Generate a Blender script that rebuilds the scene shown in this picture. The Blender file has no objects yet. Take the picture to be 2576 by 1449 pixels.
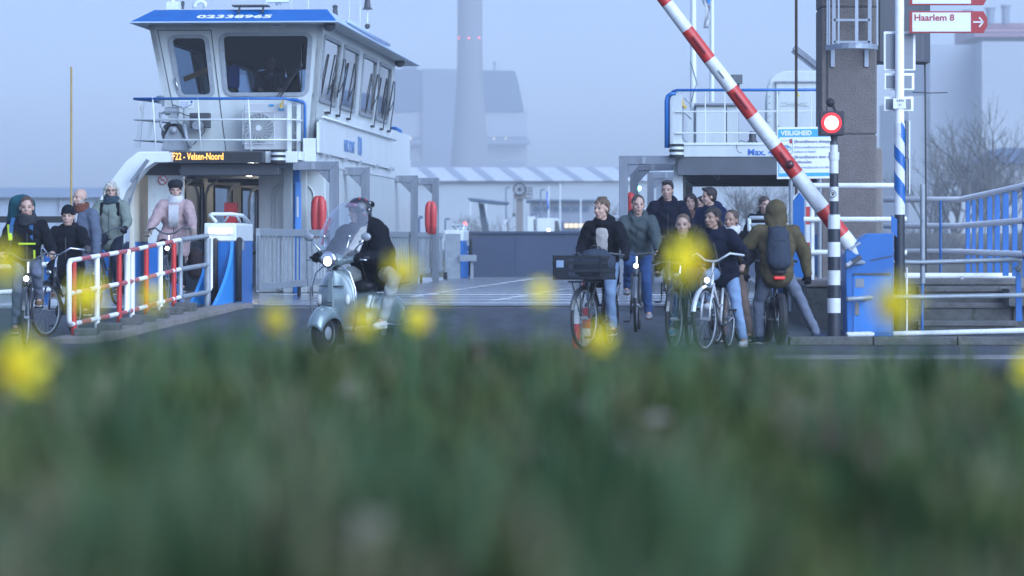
import bpy, math, random
import numpy as np
from mathutils import Vector as V, Matrix, Euler
SC = bpy.context.scene
COL = SC.collection
R = math.radians
random.seed(7)

# ------------------------------------------------------------ camera, sky, sun, exposure
F = 9000.0; CW = 2576.0; HX = 1288.0; HY = 604.0; ZC = 1.25
cam_d = bpy.data.cameras.new('camera'); cam = bpy.data.objects.new('camera', cam_d); COL.objects.link(cam)
SC.camera = cam
cam.location = (0, 0, ZC); cam.rotation_euler = (R(90), 0, 0)
cam_d.sensor_width = 36; cam_d.lens = 36 * F / CW
cam_d.shift_y = -(724.5 - HY) / CW
cam_d.clip_start = 0.1; cam_d.clip_end = 6000
cam_d.dof.use_dof = True; cam_d.dof.focus_distance = 50; cam_d.dof.aperture_fstop = cam_d.lens / 1000 / 0.042
w = bpy.data.worlds.new('World'); SC.world = w; w.use_nodes = True
nt = w.node_tree; bg = nt.nodes['Background']
sky = nt.nodes.new('ShaderNodeTexSky'); sky.sky_type = 'NISHITA'; sky.sun_disc = False
sky.sun_elevation = R(28); sky.sun_rotation = R(145); sky.air_density = 1.3; sky.dust_density = 2.5; sky.ozone_density = 3.0
mx = nt.nodes.new('ShaderNodeMix'); mx.data_type = 'RGBA'; mx.blend_type = 'MULTIPLY'; mx.inputs[0].default_value = 1
hs = nt.nodes.new('ShaderNodeHueSaturation'); hs.inputs['Saturation'].default_value = 0.45
nt.links.new(sky.outputs[0], hs.inputs['Color'])
nt.links.new(hs.outputs[0], mx.inputs[6]); mx.inputs[7].default_value = (0.62, 0.82, 1.32, 1)
tcw = nt.nodes.new('ShaderNodeTexCoord'); sp = nt.nodes.new('ShaderNodeSeparateXYZ'); nt.links.new(tcw.outputs['Generated'], sp.inputs[0])
mr = nt.nodes.new('ShaderNodeMapRange'); mr.inputs[1].default_value = 0.0; mr.inputs[2].default_value = 0.10; mr.inputs[3].default_value = 1.62; mr.inputs[4].default_value = 0.86; nt.links.new(sp.outputs[2], mr.inputs[0])
nz = nt.nodes.new('ShaderNodeTexNoise'); nz.inputs['Scale'].default_value = 9; nz.inputs['Detail'].default_value = 3; mpw = nt.nodes.new('ShaderNodeMapping'); mpw.inputs['Scale'].default_value = (1, 1, 3.5); nt.links.new(tcw.outputs['Generated'], mpw.inputs[0]); nt.links.new(mpw.outputs[0], nz.inputs[0])
mr2 = nt.nodes.new('ShaderNodeMapRange'); mr2.inputs[1].default_value = 0.3; mr2.inputs[2].default_value = 0.7; mr2.inputs[3].default_value = 0.96; mr2.inputs[4].default_value = 1.04; nt.links.new(nz.outputs[0], mr2.inputs[0])
mm1 = nt.nodes.new('ShaderNodeMath'); mm1.operation = 'MULTIPLY'; nt.links.new(mr.outputs[0], mm1.inputs[0]); nt.links.new(mr2.outputs[0], mm1.inputs[1])
vs_ = nt.nodes.new('ShaderNodeVectorMath'); vs_.operation = 'SCALE'; nt.links.new(mx.outputs[2], vs_.inputs[0]); nt.links.new(mm1.outputs[0], vs_.inputs['Scale'])
nt.links.new(vs_.outputs[0], bg.inputs[0]); bg.inputs[1].default_value = 0.132
sd = bpy.data.lights.new('sun', 'SUN'); sun = bpy.data.objects.new('sun', sd); COL.objects.link(sun)
sd.energy = 1.5; sd.angle = R(60); sd.color = (0.66, 0.84, 1.0)
sun.rotation_euler = (R(62), 0, R(35)); sun.location = (0, 0, 30)
SC.view_settings.view_transform = 'Standard'; SC.view_settings.look = 'None'
SC.view_settings.exposure = 1.0; SC.view_settings.gamma = 1
SC.render.engine = 'CYCLES'
try:
    SC.cycles.volume_max_steps = 64; SC.cycles.max_bounces = 8; SC.cycles.transparent_max_bounces = 24
    SC.cycles.volume_bounces = 4; SC.cycles.diffuse_bounces = 2; SC.cycles.caustics_reflective = False; SC.cycles.caustics_refractive = False
except Exception: pass

# ------------------------------------------------------------ materials
MATS = {}
def mat(name, col, rough=0.6, metal=0.0, var=0.0, vs=3.0, bump=0.0, bs=40.0, coat=0.0, emit=None, es=1.0, dirt=None, ds=2.0, dt=0.55, stretch=None, sheen=0.0):
    if name in MATS: return MATS[name]
    m = bpy.data.materials.new(name); m.use_nodes = True; n = m.node_tree.nodes; l = m.node_tree.links
    b = n['Principled BSDF']; c = (*col, 1)
    b.inputs['Base Color'].default_value = c; b.inputs['Roughness'].default_value = rough; b.inputs['Metallic'].default_value = metal
    if coat: b.inputs['Coat Weight'].default_value = coat; b.inputs['Coat Roughness'].default_value = 0.15
    if sheen < 0: b.inputs['Specular IOR Level'].default_value = 0.12
    tc = n.new('ShaderNodeTexCoord'); mp = n.new('ShaderNodeMapping'); l.new(tc.outputs['Object'], mp.inputs[0])
    if stretch: mp.inputs['Scale'].default_value = stretch
    src = None
    if var:
        t = n.new('ShaderNodeTexNoise'); t.inputs['Scale'].default_value = vs; t.inputs['Detail'].default_value = 6; t.inputs['Roughness'].default_value = 0.65
        l.new(mp.outputs[0], t.inputs[0])
        r = n.new('ShaderNodeMapRange'); r.inputs[1].default_value = 0.3; r.inputs[2].default_value = 0.7
        r.inputs[3].default_value = 1 - var; r.inputs[4].default_value = 1 + var
        l.new(t.outputs[0], r.inputs[0])
        mm = n.new('ShaderNodeVectorMath'); mm.operation = 'SCALE'; mm.inputs[0].default_value = col
        l.new(r.outputs[0], mm.inputs['Scale']); src = mm.outputs[0]
    if dirt:
        t = n.new('ShaderNodeTexNoise'); t.inputs['Scale'].default_value = ds; t.inputs['Detail'].default_value = 8; t.inputs['Roughness'].default_value = 0.75
        l.new(mp.outputs[0], t.inputs[0])
        r = n.new('ShaderNodeMapRange'); r.inputs[1].default_value = dt; r.inputs[2].default_value = dt + 0.12
        l.new(t.outputs[0], r.inputs[0])
        x = n.new('ShaderNodeMix'); x.data_type = 'RGBA'; l.new(r.outputs[0], x.inputs[0])
        if src: l.new(src, x.inputs[6])
        else: x.inputs[6].default_value = c
        x.inputs[7].default_value = (*dirt, 1); src = x.outputs[2]
    if src: l.new(src, b.inputs['Base Color'])
    if bump:
        t = n.new('ShaderNodeTexNoise'); t.inputs['Scale'].default_value = bs; t.inputs['Detail'].default_value = 4
        l.new(mp.outputs[0], t.inputs[0])
        bp = n.new('ShaderNodeBump'); bp.inputs['Strength'].default_value = bump; bp.inputs['Distance'].default_value = 0.02
        l.new(t.outputs[0], bp.inputs['Height']); l.new(bp.outputs[0], b.inputs['Normal'])
    if emit: b.inputs['Emission Color'].default_value = (*emit, 1); b.inputs['Emission Strength'].default_value = es
    MATS[name] = m; return m
def glassmat(name, tint, refl=0.35, rough=0.02, opac=0.0, oc=(0.1, 0.13, 0.18)):
    if name in MATS: return MATS[name]
    m = bpy.data.materials.new(name); m.use_nodes = True; n = m.node_tree.nodes; l = m.node_tree.links
    n.remove(n['Principled BSDF']); out = n['Material Output']
    tr = n.new('ShaderNodeBsdfTransparent'); tr.inputs[0].default_value = (*tint, 1)
    gl = n.new('ShaderNodeBsdfGlossy'); gl.inputs['Roughness'].default_value = rough
    fr = n.new('ShaderNodeFresnel'); fr.inputs[0].default_value = 1.5
    ad = n.new('ShaderNodeMath'); ad.operation = 'MULTIPLY_ADD'; ad.inputs[1].default_value = 1.0; ad.inputs[2].default_value = refl; ad.use_clamp = True
    l.new(fr.outputs[0], ad.inputs[0])
    mixs = n.new('ShaderNodeMixShader'); l.new(ad.outputs[0], mixs.inputs[0]); l.new(tr.outputs[0], mixs.inputs[1]); l.new(gl.outputs[0], mixs.inputs[2])
    fin = mixs.outputs[0]
    if opac:
        df = n.new('ShaderNodeBsdfDiffuse'); df.inputs[0].default_value = (*oc, 1)
        m2 = n.new('ShaderNodeMixShader'); m2.inputs[0].default_value = opac; l.new(fin, m2.inputs[1]); l.new(df.outputs[0], m2.inputs[2]); fin = m2.outputs[0]
    l.new(fin, out.inputs[0]); MATS[name] = m; return m

# ------------------------------------------------------------ mesh collector
class MB:
    def __init__(s): s.v = []; s.f = []; s.m = []; s.mats = []
    def mi(s, m):
        if m not in s.mats: s.mats.append(m)
        return s.mats.index(m)
    def add(s, vs, fs, m=None):
        o = len(s.v); s.v += [tuple(p) for p in vs]
        k = s.mi(m) if m is not None else 0
        for f in fs: s.f.append(tuple(i + o for i in f)); s.m.append(k)
        return s
    def hexa(s, p, m=None):   # 8 points: bottom 4 ccw, top 4 ccw
        return s.add(p, [(3, 2, 1, 0), (4, 5, 6, 7), (0, 1, 5, 4), (1, 2, 6, 5), (2, 3, 7, 6), (3, 0, 4, 7)], m)
    def box(s, x0, x1, y0, y1, z0, z1, m=None):
        return s.hexa([(x0, y0, z0), (x1, y0, z0), (x1, y1, z0), (x0, y1, z0), (x0, y0, z1), (x1, y0, z1), (x1, y1, z1), (x0, y1, z1)], m)
    def bar(s, a, b, wd, ht, m=None, up=(0, 0, 1)):   # rectangular bar a->b
        a = V(a); b = V(b); d = (b - a).normalized(); u = V(up)
        sd = d.cross(u)
        if sd.length < 1e-4: sd = d.cross(V((0, 1, 0)))
        sd.normalize(); u = sd.cross(d).normalized()
        sd = sd * wd / 2; u = u * ht / 2
        return s.hexa([a - sd - u, a + sd - u, b + sd - u, b - sd - u, a - sd + u, a + sd + u, b + sd + u, b - sd + u], m)
    def tube(s, pts, r, seg=8, m=None, closed=False, caps=True, flat=None):
        P = [V(p) for p in pts]; n = len(P)
        rr = r if isinstance(r, (list, tuple)) else [r] * n
        up = None; rings = []
        for i in range(n):
            if closed: t = (P[(i + 1) % n] - P[i - 1])
            else: t = P[min(i + 1, n - 1)] - P[max(i - 1, 0)]
            if t.length < 1e-9: t = V((0, 0, 1))
            t.normalize()
            if up is None:
                up = V((0, 0, 1)) if abs(t.z) < 0.9 else V((1, 0, 0))
            sd = t.cross(up)
            if sd.length < 1e-5: sd = t.cross(V((0, 1, 0.3)))
            sd.normalize(); up = sd.cross(t).normalized()
            rings.append([P[i] + (sd * math.cos(2 * math.pi * k / seg) + up * math.sin(2 * math.pi * k / seg)) * rr[i] for k in range(seg)])
        vs = [q for g in rings for q in g]; fs = []
        for i in range(n if closed else n - 1):
            j = (i + 1) % n
            for k in range(seg):
                k2 = (k + 1) % seg
                fs.append((i * seg + k, i * seg + k2, j * seg + k2, j * seg + k))
        if caps and not closed:
            fs.append(tuple(range(seg))[::-1]); fs.append(tuple((n - 1) * seg + k for k in range(seg)))
        return s.add(vs, fs, m)
    def lathe(s, o, prof, ax=(0, 0, 1), seg=16, m=None):   # prof: (radius, along)
        o = V(o); ax = V(ax).normalized(); a = ax.orthogonal().normalized(); b = ax.cross(a)
        vs = []; fs = []; n = len(prof)
        for r, h in prof:
            for k in range(seg):
                t = 2 * math.pi * k / seg; vs.append(o + ax * h + (a * math.cos(t) + b * math.sin(t)) * max(r, 1e-5))
        for i in range(n - 1):
            for k in range(seg):
                k2 = (k + 1) % seg; fs.append((i * seg + k, i * seg + k2, (i + 1) * seg + k2, (i + 1) * seg + k))
        fs.append(tuple(range(seg))[::-1]); fs.append(tuple((n - 1) * seg + k for k in range(seg)))
        return s.add(vs, fs, m)
    def ell(s, c, r, rot=None, nu=14, nv=9, m=None):
        c = V(c); rot = rot or Matrix.Identity(3); vs = []; fs = []
        for i in range(nv + 1):
            ph = math.pi * i / nv
            for k in range(nu):
                t = 2 * math.pi * k / nu
                vs.append(c + rot @ V((r[0] * math.sin(ph) * math.cos(t), r[1] * math.sin(ph) * math.sin(t), r[2] * math.cos(ph))))
        for i in range(nv):
            for k in range(nu):
                k2 = (k + 1) % nu; fs.append((i * nu + k, (i + 1) * nu + k, (i + 1) * nu + k2, i * nu + k2))
        return s.add(vs, fs, m)
    def cap(s, p0, r0, p1, r1, side=None, k=1.0, quilt=0.0, seg=12, m=None, amp=0.12):   # tapered capsule
        p0 = V(p0); p1 = V(p1); d = p1 - p0; L = d.length
        if L < 1e-6: d = V((0, 0, 1)); L = 1e-6
        d.normalize(); a = V(side) if side is not None else d.orthogonal()
        a = (a - d * a.dot(d)).normalized(); b = d.cross(a)
        st = []
        for i in range(4): t = (i + 0.35) / 4 * math.pi / 2; st.append((-r0 * math.cos(t), r0 * math.sin(t)))
        n = max(2, int(L / 0.03)) if not quilt else max(4, int(L / 0.012))
        for i in range(n + 1):
            q = i / n; r = r0 + (r1 - r0) * q
            if quilt: r *= 1 - amp + amp * 1.6 * abs(math.sin(math.pi * q * L / quilt)) ** 0.6
            st.append((q * L, r))
        for i in range(3, -1, -1): t = (i + 0.35) / 4 * math.pi / 2; st.append((L + r1 * math.cos(t), r1 * math.sin(t)))
        vs = []; fs = []
        for h, r in st:
            for j in range(seg):
                t = 2 * math.pi * j / seg; vs.append(p0 + d * h + (a * math.cos(t) * k + b * math.sin(t)) * r)
        nn = len(st)
        for i in range(nn - 1):
            for j in range(seg):
                j2 = (j + 1) % seg; fs.append((i * seg + j, i * seg + j2, (i + 1) * seg + j2, (i + 1) * seg + j))
        fs.append(tuple(range(seg))[::-1]); fs.append(tuple((nn - 1) * seg + j for j in range(seg)))
        return s.add(vs, fs, m)
    def prism(s, pts, off, m=None):   # polygon extruded by vector off
        n = len(pts); off = V(off); vs = [V(p) for p in pts] + [V(p) + off for p in pts]
        fs = [tuple(range(n)), tuple(range(2 * n - 1, n - 1, -1))] + [(i, i + n, (i + 1) % n + n, (i + 1) % n) for i in range(n)]
        return s.add(vs, fs, m)
    def mesh(s, name):
        me = bpy.data.meshes.new(name); me.from_pydata(s.v, [], s.f)
        for m in s.mats: me.materials.append(m)
        if len(s.mats) > 1: me.polygons.foreach_set('material_index', s.m)
        me.update(); return me
    def build(s, name, m=None, parent=None, smooth=False, bev=0.0, loc=None, fix=True):
        me = s.mesh(name)
        if fix:
            import bmesh
            b = bmesh.new(); b.from_mesh(me); bmesh.ops.recalc_face_normals(b, faces=b.faces); b.to_mesh(me); b.free()
        if m is not None and not s.mats: me.materials.append(m)
        return link(name, me, parent, smooth, bev, loc)
def link(name, me, parent=None, smooth=False, bev=0.0, loc=None):
    o = bpy.data.objects.new(name, me); COL.objects.link(o)
    if parent is not None: o.parent = parent
    if loc is not None: o.location = loc
    if smooth:
        me.polygons.foreach_set('use_smooth', [True] * len(me.polygons))
        if smooth == 'auto':
            try: me.set_sharp_from_angle(angle=R(40))
            except Exception: pass
    if bev:
        b = o.modifiers.new('bevel', 'BEVEL'); b.width = bev; b.segments = 2; b.limit_method = 'ANGLE'; b.angle_limit = R(40); b.harden_normals = False
    return o
def bake(mb, name, voxel, mt, parent=None, smooth_it=3, disp=0.0, sm=0.5):
    """union overlapping shapes into one continuous skin"""
    me = mb.mesh('tmp'); t = bpy.data.objects.new('tmp', me); COL.objects.link(t)
    r = t.modifiers.new('r', 'REMESH'); r.mode = 'VOXEL'; r.voxel_size = voxel; r.adaptivity = 0
    if smooth_it:
        q = t.modifiers.new('s', 'SMOOTH'); q.factor = sm; q.iterations = smooth_it
    dg = bpy.context.evaluated_depsgraph_get(); e = t.evaluated_get(dg)
    nm = bpy.data.meshes.new_from_object(e, depsgraph=dg); nm.name = name
    bpy.data.objects.remove(t); bpy.data.meshes.remove(me)
    nm.materials.clear(); nm.materials.append(mt)
    if disp:
        n = len(nm.vertices); co = np.empty(n * 3); nm.vertices.foreach_get('co', co); co = co.reshape(-1, 3)
        no = np.empty(n * 3); nm.vertices.foreach_get('normal', no); no = no.reshape(-1, 3)
        k = co * 1.0
        d = (np.sin(k[:, 2] * 41 + 3.1 * np.sin(k[:, 0] * 17 + k[:, 1] * 13)) * 0.5 + np.sin(k[:, 0] * 29 + k[:, 1] * 37 + k[:, 2] * 23 + 2 * np.sin(k[:, 2] * 19)) * 0.5)
        co += no * (d * disp)[:, None]; nm.vertices.foreach_set('co', co.ravel()); nm.update()
    return link(name, nm, parent, True)
def tag(o, label, cat, group=None, kind=None):
    o['label'] = label; o['category'] = cat
    if group: o['group'] = group
    if kind: o['kind'] = kind
    return o
def struct(o, kind='structure'): o['kind'] = kind; return o
def thing(name, label, cat, loc=(0, 0, 0), rz=0, group=None, parent=None):
    o = bpy.data.objects.new(name, None); COL.objects.link(o); o.location = loc; o.rotation_euler = (0, 0, rz); o.empty_display_size = 0.2
    return tag(o, label, cat, group)
def copy_tree(o, parent=None):
    c = o.copy(); COL.objects.link(c); c.parent = parent
    for ch in list(o.children): copy_tree(ch, c)
    return c
_tm = {}
def textmesh(txt, size=1.0, ext=0.002, align='CENTER', offset=0.0, sx=1.0, shear=0.0):
    cu = bpy.data.curves.new('t', 'FONT'); cu.body = txt; cu.size = size; cu.extrude = ext; cu.align_x = align; cu.align_y = 'CENTER'; cu.offset = offset; cu.shear = shear
    cu.resolution_u = 3
    o = bpy.data.objects.new('t', cu); COL.objects.link(o); dg = bpy.context.evaluated_depsgraph_get()
    me = bpy.data.meshes.new_from_object(o.evaluated_get(dg), depsgraph=dg); bpy.data.objects.remove(o)
    if sx != 1: me.transform(Matrix.Diagonal((sx, 1, 1, 1)))
    return me
def text(name, txt, size, mt, origin, xdir, ydir, parent=None, **k):
    me = textmesh(txt, size, **k); x = V(xdir).normalized(); y = V(ydir).normalized(); z = x.cross(y)
    M = Matrix((x, y, z)).transposed().to_4x4(); M.translation = V(origin); me.transform(M); me.materials.clear(); me.materials.append(mt); me.name = name
    return link(name, me, parent)
# pixel (in a 2576-wide frame) at a depth -> point in the place
def W(px, py, Y): return V(((px - HX) / F * Y, Y, ZC + (HY - py) / F * Y))
def WX(px, Y): return (px - HX) / F * Y
def ground(Y): return 0.0 if Y < 44 else (min(Y, 50) - 44) / 6 * 0.33

# ------------------------------------------------------------ palette
M_white = mat('white_paint', (0.62, 0.66, 0.67), 0.35, var=0.08, vs=1.5, dirt=(0.34, 0.31, 0.27), ds=3, dt=0.62, coat=0.15, stretch=(2.2, 2.2, 0.3))
M_cream = mat('cream_paint', (0.50, 0.54, 0.54), 0.4, var=0.09, vs=2.0, dirt=(0.28, 0.26, 0.23), ds=3.5, dt=0.62, stretch=(2.2, 2.2, 0.3))
M_blue = mat('blue_paint', (0.001, 0.105, 0.36), 0.4, var=0.12, vs=2.5, dirt=(0.03, 0.06, 0.12), ds=5, dt=0.61, coat=0.2)
M_red = mat('red_paint', (0.52, 0.03, 0.03), 0.4, var=0.15, vs=6, dirt=(0.3, 0.06, 0.05), ds=9, dt=0.64)
M_wht2 = mat('white_rail_paint', (0.84, 0.85, 0.86), 0.45, var=0.08, vs=6, dirt=(0.4, 0.4, 0.38), ds=12, dt=0.62)
M_galv = mat('galvanised_steel', (0.27, 0.30, 0.33), 0.5, 0.25, var=0.15, vs=9, bump=0.1, bs=60)
M_steel = mat('dull_stainless', (0.18, 0.20, 0.235), 0.5, 0.2, var=0.2, vs=6, stretch=(1, 1, 0.15))
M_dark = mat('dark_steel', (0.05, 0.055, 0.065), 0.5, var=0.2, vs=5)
M_black = mat('black_rubber', (0.014, 0.015, 0.018), 0.7, var=0.2, vs=8)
M_chrome = mat('chrome', (0.65, 0.67, 0.7), 0.18, 1.0)
M_conc = mat('concrete', (0.21, 0.19, 0.18), 0.9, var=0.18, vs=7, bump=0.5, bs=30, dirt=(0.07, 0.065, 0.06), ds=22, dt=0.6)
M_concd = mat('dark_mossy_concrete', (0.10, 0.10, 0.10), 0.9, var=0.3, vs=4, bump=0.5, bs=25, dirt=(0.045, 0.055, 0.035), ds=6, dt=0.52)
M_glass = glassmat('window_glass', (0.50, 0.60, 0.72), -0.025)
M_glass_side = glassmat('tinted_glass', (0.45, 0.55, 0.65), 0.22)
M_asph = mat('asphalt', (0.036, 0.042, 0.052), 0.7, var=0.38, vs=2.2, bump=0.5, bs=90, dirt=(0.068, 0.076, 0.088), ds=0.8, dt=0.50, stretch=(1.0, 0.35, 1))
M_lamp = mat('lamp_lit', (1, 0.95, 0.85), 0.5, emit=(1.0, 0.88, 0.7), es=5)
M_lampw = mat('headlamp_lit', (1, 1, 1), 0.5, emit=(0.95, 0.97, 1.0), es=7)
# ------------------------------------------------------------ ground, water, quay
M_water = mat('canal_water', (0.03, 0.05, 0.07), 0.12, bump=0.4, bs=1.5)
m = MB(); m.box(-900, 900, 47.6, 2600, -3.0, -1.2); struct(m.build('water', M_water))
def sheet(name, xs, ys, zf, mt, dz=-1.5):
    m = MB(); nx = len(xs); vs = [(x, y, zf(x, y)) for y in ys for x in xs]
    fs = [(j * nx + i, j * nx + i + 1, (j + 1) * nx + i + 1, (j + 1) * nx + i) for j in range(len(ys) - 1) for i in range(nx - 1)]
    m.add(vs, fs); return struct(m.build(name, mt, smooth='auto'))
M_soil = mat('verge_soil', (0.030, 0.028, 0.016), 0.95, var=0.4, vs=3, bump=0.6, bs=20)
m = MB(); m.box(-900, 900, -60, 49.55, -3, -0.02); struct(m.build('quay', M_concd))
sheet('road', [-60, -12, -6.6, -5.4, -4.3, -2, 0, 2, 3.6, 12, 60], [-40, 0, 10, 20, 30, 38.6, 42, 44, 46, 48, 49.6], lambda x, y: ground(y) if -60 <= x <= 3.6 else min(ground(y), 0.0), M_asph)
M_pav = mat('concrete_paving', (0.20, 0.20, 0.205), 0.85, var=0.12, vs=4, bump=0.3)
m = MB(); m.box(WX(1930, 38.3), 40, 37.4, 38.3, 0.004, 0.02); struct(m.build('pavement', M_pav))
m = MB()
for i in range(16): x = WX(1985, 42.6) + i * 1.0; m.box(x, x + 0.985, 42.5, 42.75, 0.0, 0.10)
struct(m.build('kerb', M_concd, bev=0.012))
# kerb under the fence on the left
a = V((WX(170, 43.2), 43.2, 0)); b = V((WX(600, 50), 50, 0.30))
m = MB(); d = (b - a).normalized(); s = V((d.y, -d.x, 0)) * 0.22
m.hexa([a - s + V((0, 0, -0.1)), a + s + V((0, 0, -0.1)), b + s + V((0, 0, -0.1)), b - s + V((0, 0, -0.1)), a - s + V((0, 0, 0.07)), a + s + V((0, 0, 0.07)), b + s + V((0, 0, 0.075)), b - s + V((0, 0, 0.075))])
struct(m.build('fence_kerb', M_conc, bev=0.01))
# far bank
M_land = mat('far_bank_ground', (0.10, 0.11, 0.08), 0.95, var=0.3, vs=0.05)
m = MB(); m.box(-1500, 1500, 190, 3000, -2.5, 0.1); struct(m.build('far_bank', M_land))

# ------------------------------------------------------------ far buildings
def fbox(x0, x1, y0, y1, Y, depth, name, mt, parent=None, bev=0, zb=None):
    a = W(x0, y1, Y); b = W(x1, y0, Y); m = MB(); m.box(a.x, b.x, Y, Y + depth, zb if zb is not None else a.z, b.z); return m.build(name, mt, parent, bev=bev)
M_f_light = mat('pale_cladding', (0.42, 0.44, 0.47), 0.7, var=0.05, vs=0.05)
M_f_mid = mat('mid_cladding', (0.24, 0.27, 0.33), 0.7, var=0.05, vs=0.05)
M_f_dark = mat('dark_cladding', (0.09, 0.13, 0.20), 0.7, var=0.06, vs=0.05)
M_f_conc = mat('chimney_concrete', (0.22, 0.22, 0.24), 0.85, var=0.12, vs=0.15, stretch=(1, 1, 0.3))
YS = 1500.0
ps = thing('power_station', 'hazy power station block with dark slanted upper storeys behind the chimney', 'power station', (WX(1150, YS), YS + 20, 0.1))
def psb(x0, x1, y0, y1, dY, dep, nm, mt, zb=None):
    o = fbox(x0, x1, y0, y1, YS + dY, dep, nm, mt, None, zb=zb); o.parent = ps; o.matrix_parent_inverse = Matrix.Translation(-V(ps.location)); return o
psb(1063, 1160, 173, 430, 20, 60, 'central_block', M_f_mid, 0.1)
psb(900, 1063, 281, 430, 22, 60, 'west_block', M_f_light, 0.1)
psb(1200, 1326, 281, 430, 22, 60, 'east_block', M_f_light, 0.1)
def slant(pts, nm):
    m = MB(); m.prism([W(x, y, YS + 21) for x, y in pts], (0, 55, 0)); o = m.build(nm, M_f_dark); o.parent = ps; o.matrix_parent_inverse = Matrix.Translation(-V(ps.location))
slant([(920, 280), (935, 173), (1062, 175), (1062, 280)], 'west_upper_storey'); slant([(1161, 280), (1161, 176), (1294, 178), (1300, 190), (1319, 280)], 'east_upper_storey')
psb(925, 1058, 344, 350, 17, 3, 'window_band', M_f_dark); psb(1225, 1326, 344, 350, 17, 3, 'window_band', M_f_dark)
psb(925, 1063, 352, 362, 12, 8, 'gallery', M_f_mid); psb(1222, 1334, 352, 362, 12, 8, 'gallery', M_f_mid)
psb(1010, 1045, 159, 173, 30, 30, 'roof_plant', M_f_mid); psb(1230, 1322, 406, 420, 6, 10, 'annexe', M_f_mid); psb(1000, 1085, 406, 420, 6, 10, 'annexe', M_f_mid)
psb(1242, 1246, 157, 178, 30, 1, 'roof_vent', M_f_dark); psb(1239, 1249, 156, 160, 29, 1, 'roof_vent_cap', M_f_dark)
M_fl = mat('far_lamp', (1, 0.9, 0.7), 0.5, emit=(1, 0.85, 0.6), es=4); M_fr = mat('aviation_red', (1, 0.1, 0.05), 0.5, emit=(1, 0.06, 0.04), es=9)
for x, y in ((1242, 348), (1272, 348), (1033, 348)):
    m = MB(); m.ell(W(x, y, YS + 15), (0.25, 0.25, 0.25), nu=6, nv=4); o = m.build('wall_light', M_fl); o.parent = ps; o.matrix_parent_inverse = Matrix.Translation(-V(ps.location))
ch = thing('chimney', 'tall grey concrete chimney flaring at its foot in front of the power station', 'chimney', (WX(1182, YS - 60), YS - 60, 0.1))
sc = (YS - 60) / F; prof = []
for y, hw in ((595, 60), (419, 49), (380, 45.5), (330, 41.5), (280, 38), (230, 35), (180, 32.8), (120, 31.5), (0, 31), (-400, 28)): prof.append((hw * sc, (604 - y) * sc + 1.15))
m = MB(); m.lathe((0, 0, 0), prof, (0, 0, 1), 40); m.build('shaft', M_f_conc, ch, smooth='auto')
for a in (-150, -95, -42, 40, 130):
    m = MB(); m.ell((31.8 * sc * math.cos(R(a)), 31.8 * sc * math.sin(R(a)), (604 - 96) * sc + 1.1), (0.22, 0.22, 0.22), nu=8, nv=6); m.build('aviation_light', M_fr, ch)
# white hall
YH = 420.0; sc = YH / F
hl = thing('industrial_hall', 'long white hall with striped pale roof across the canal', 'warehouse', (WX(1250, YH), YH, 0.1))
def hp(o): o.parent = hl; o.matrix_parent_inverse = Matrix.Translation(-V(hl.location)); return o
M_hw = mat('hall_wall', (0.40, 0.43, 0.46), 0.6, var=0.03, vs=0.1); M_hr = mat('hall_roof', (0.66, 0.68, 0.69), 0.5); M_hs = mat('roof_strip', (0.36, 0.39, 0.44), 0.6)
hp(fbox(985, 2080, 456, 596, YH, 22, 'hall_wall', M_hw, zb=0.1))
zt = ZC + (604 - 421) * (YH + 16) / F; zb_ = ZC + (604 - 455) * YH / F; xa, xb = WX(975, YH), WX(2085, YH)
m = MB(); m.hexa([(xa, YH - 0.6, zb_), (xb, YH - 0.6, zb_), (xb, YH + 16, zb_), (xa, YH + 16, zb_), (xa, YH - 0.59, zb_ + 0.12), (xb, YH - 0.59, zb_ + 0.12), (xb, YH + 16, zt), (xa, YH + 16, zt)]); hp(m.build('hall_roof', M_hr))
for px in (1080, 1149, 1218, 1290, 1364, 1440, 1515, 1592, 1670, 1750):
    a = V((WX(px, YH) - 1.3, YH + 16, zt)); b = V((WX(px + 22, YH) - 0.3, YH - 0.5, zb_ + 0.12)); m = MB(); m.hexa([b + V((-0.5, -0.2, -0.08)), b + V((0.5, -0.2, -0.08)), a + V((0.5, 0, -0.1)), a + V((-0.5, 0, -0.1)), b + V((-0.5, -0.2, 0.05)), b + V((0.5, -0.2, 0.05)), a + V((0.5, 0, 0.06)), a + V((-0.5, 0, 0.06))]); hp(m.build('roof_light_strip', M_hs))
hp(fbox(985, 1420, 457, 459, YH - 0.55, 0.4, 'gutter', M_f_dark)); 
# lower buildings in front of the hall
def far(name, label, cat, boxes, Y):
    x0 = boxes[0][0]; x1 = boxes[0][1]; t = thing(name, label, cat, (WX((x0 + x1) / 2, Y), Y, 0.1))
    for (a, b, c, d_, dy, dep, nm, mt) in boxes:
        o = fbox(a, b, c, d_, Y + dy, dep, nm, mt); o.parent = t; o.matrix_parent_inverse = Matrix.Translation(-V(t.location))
    return t
M_win = mat('warm_window', (0.6, 0.5, 0.35), 0.5, emit=(1.0, 0.75, 0.4), es=0.5)
far('office_building', 'low grey office building with flat roof in front of the hall', 'building', [(1335, 1495, 506, 600, 0, 14, 'wall', M_f_mid), (1325, 1500, 502, 506, -1, 16, 'roof', M_f_dark)] + [(1345 + i * 24, 1361 + i * 24, 520, 531, -0.2, 0.3, 'window', M_f_dark) for i in range(6)], 330)
far('site_shed', 'small dark shed with a row of lit yellowish windows', 'shed', [(1400, 1482, 558, 600, 0, 6, 'wall', M_f_dark)] + [(1420 + i * 12, 1430 + i * 12, 562, 573, -0.2, 0.15, 'window', M_win) for i in range(5)], 260)
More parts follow.
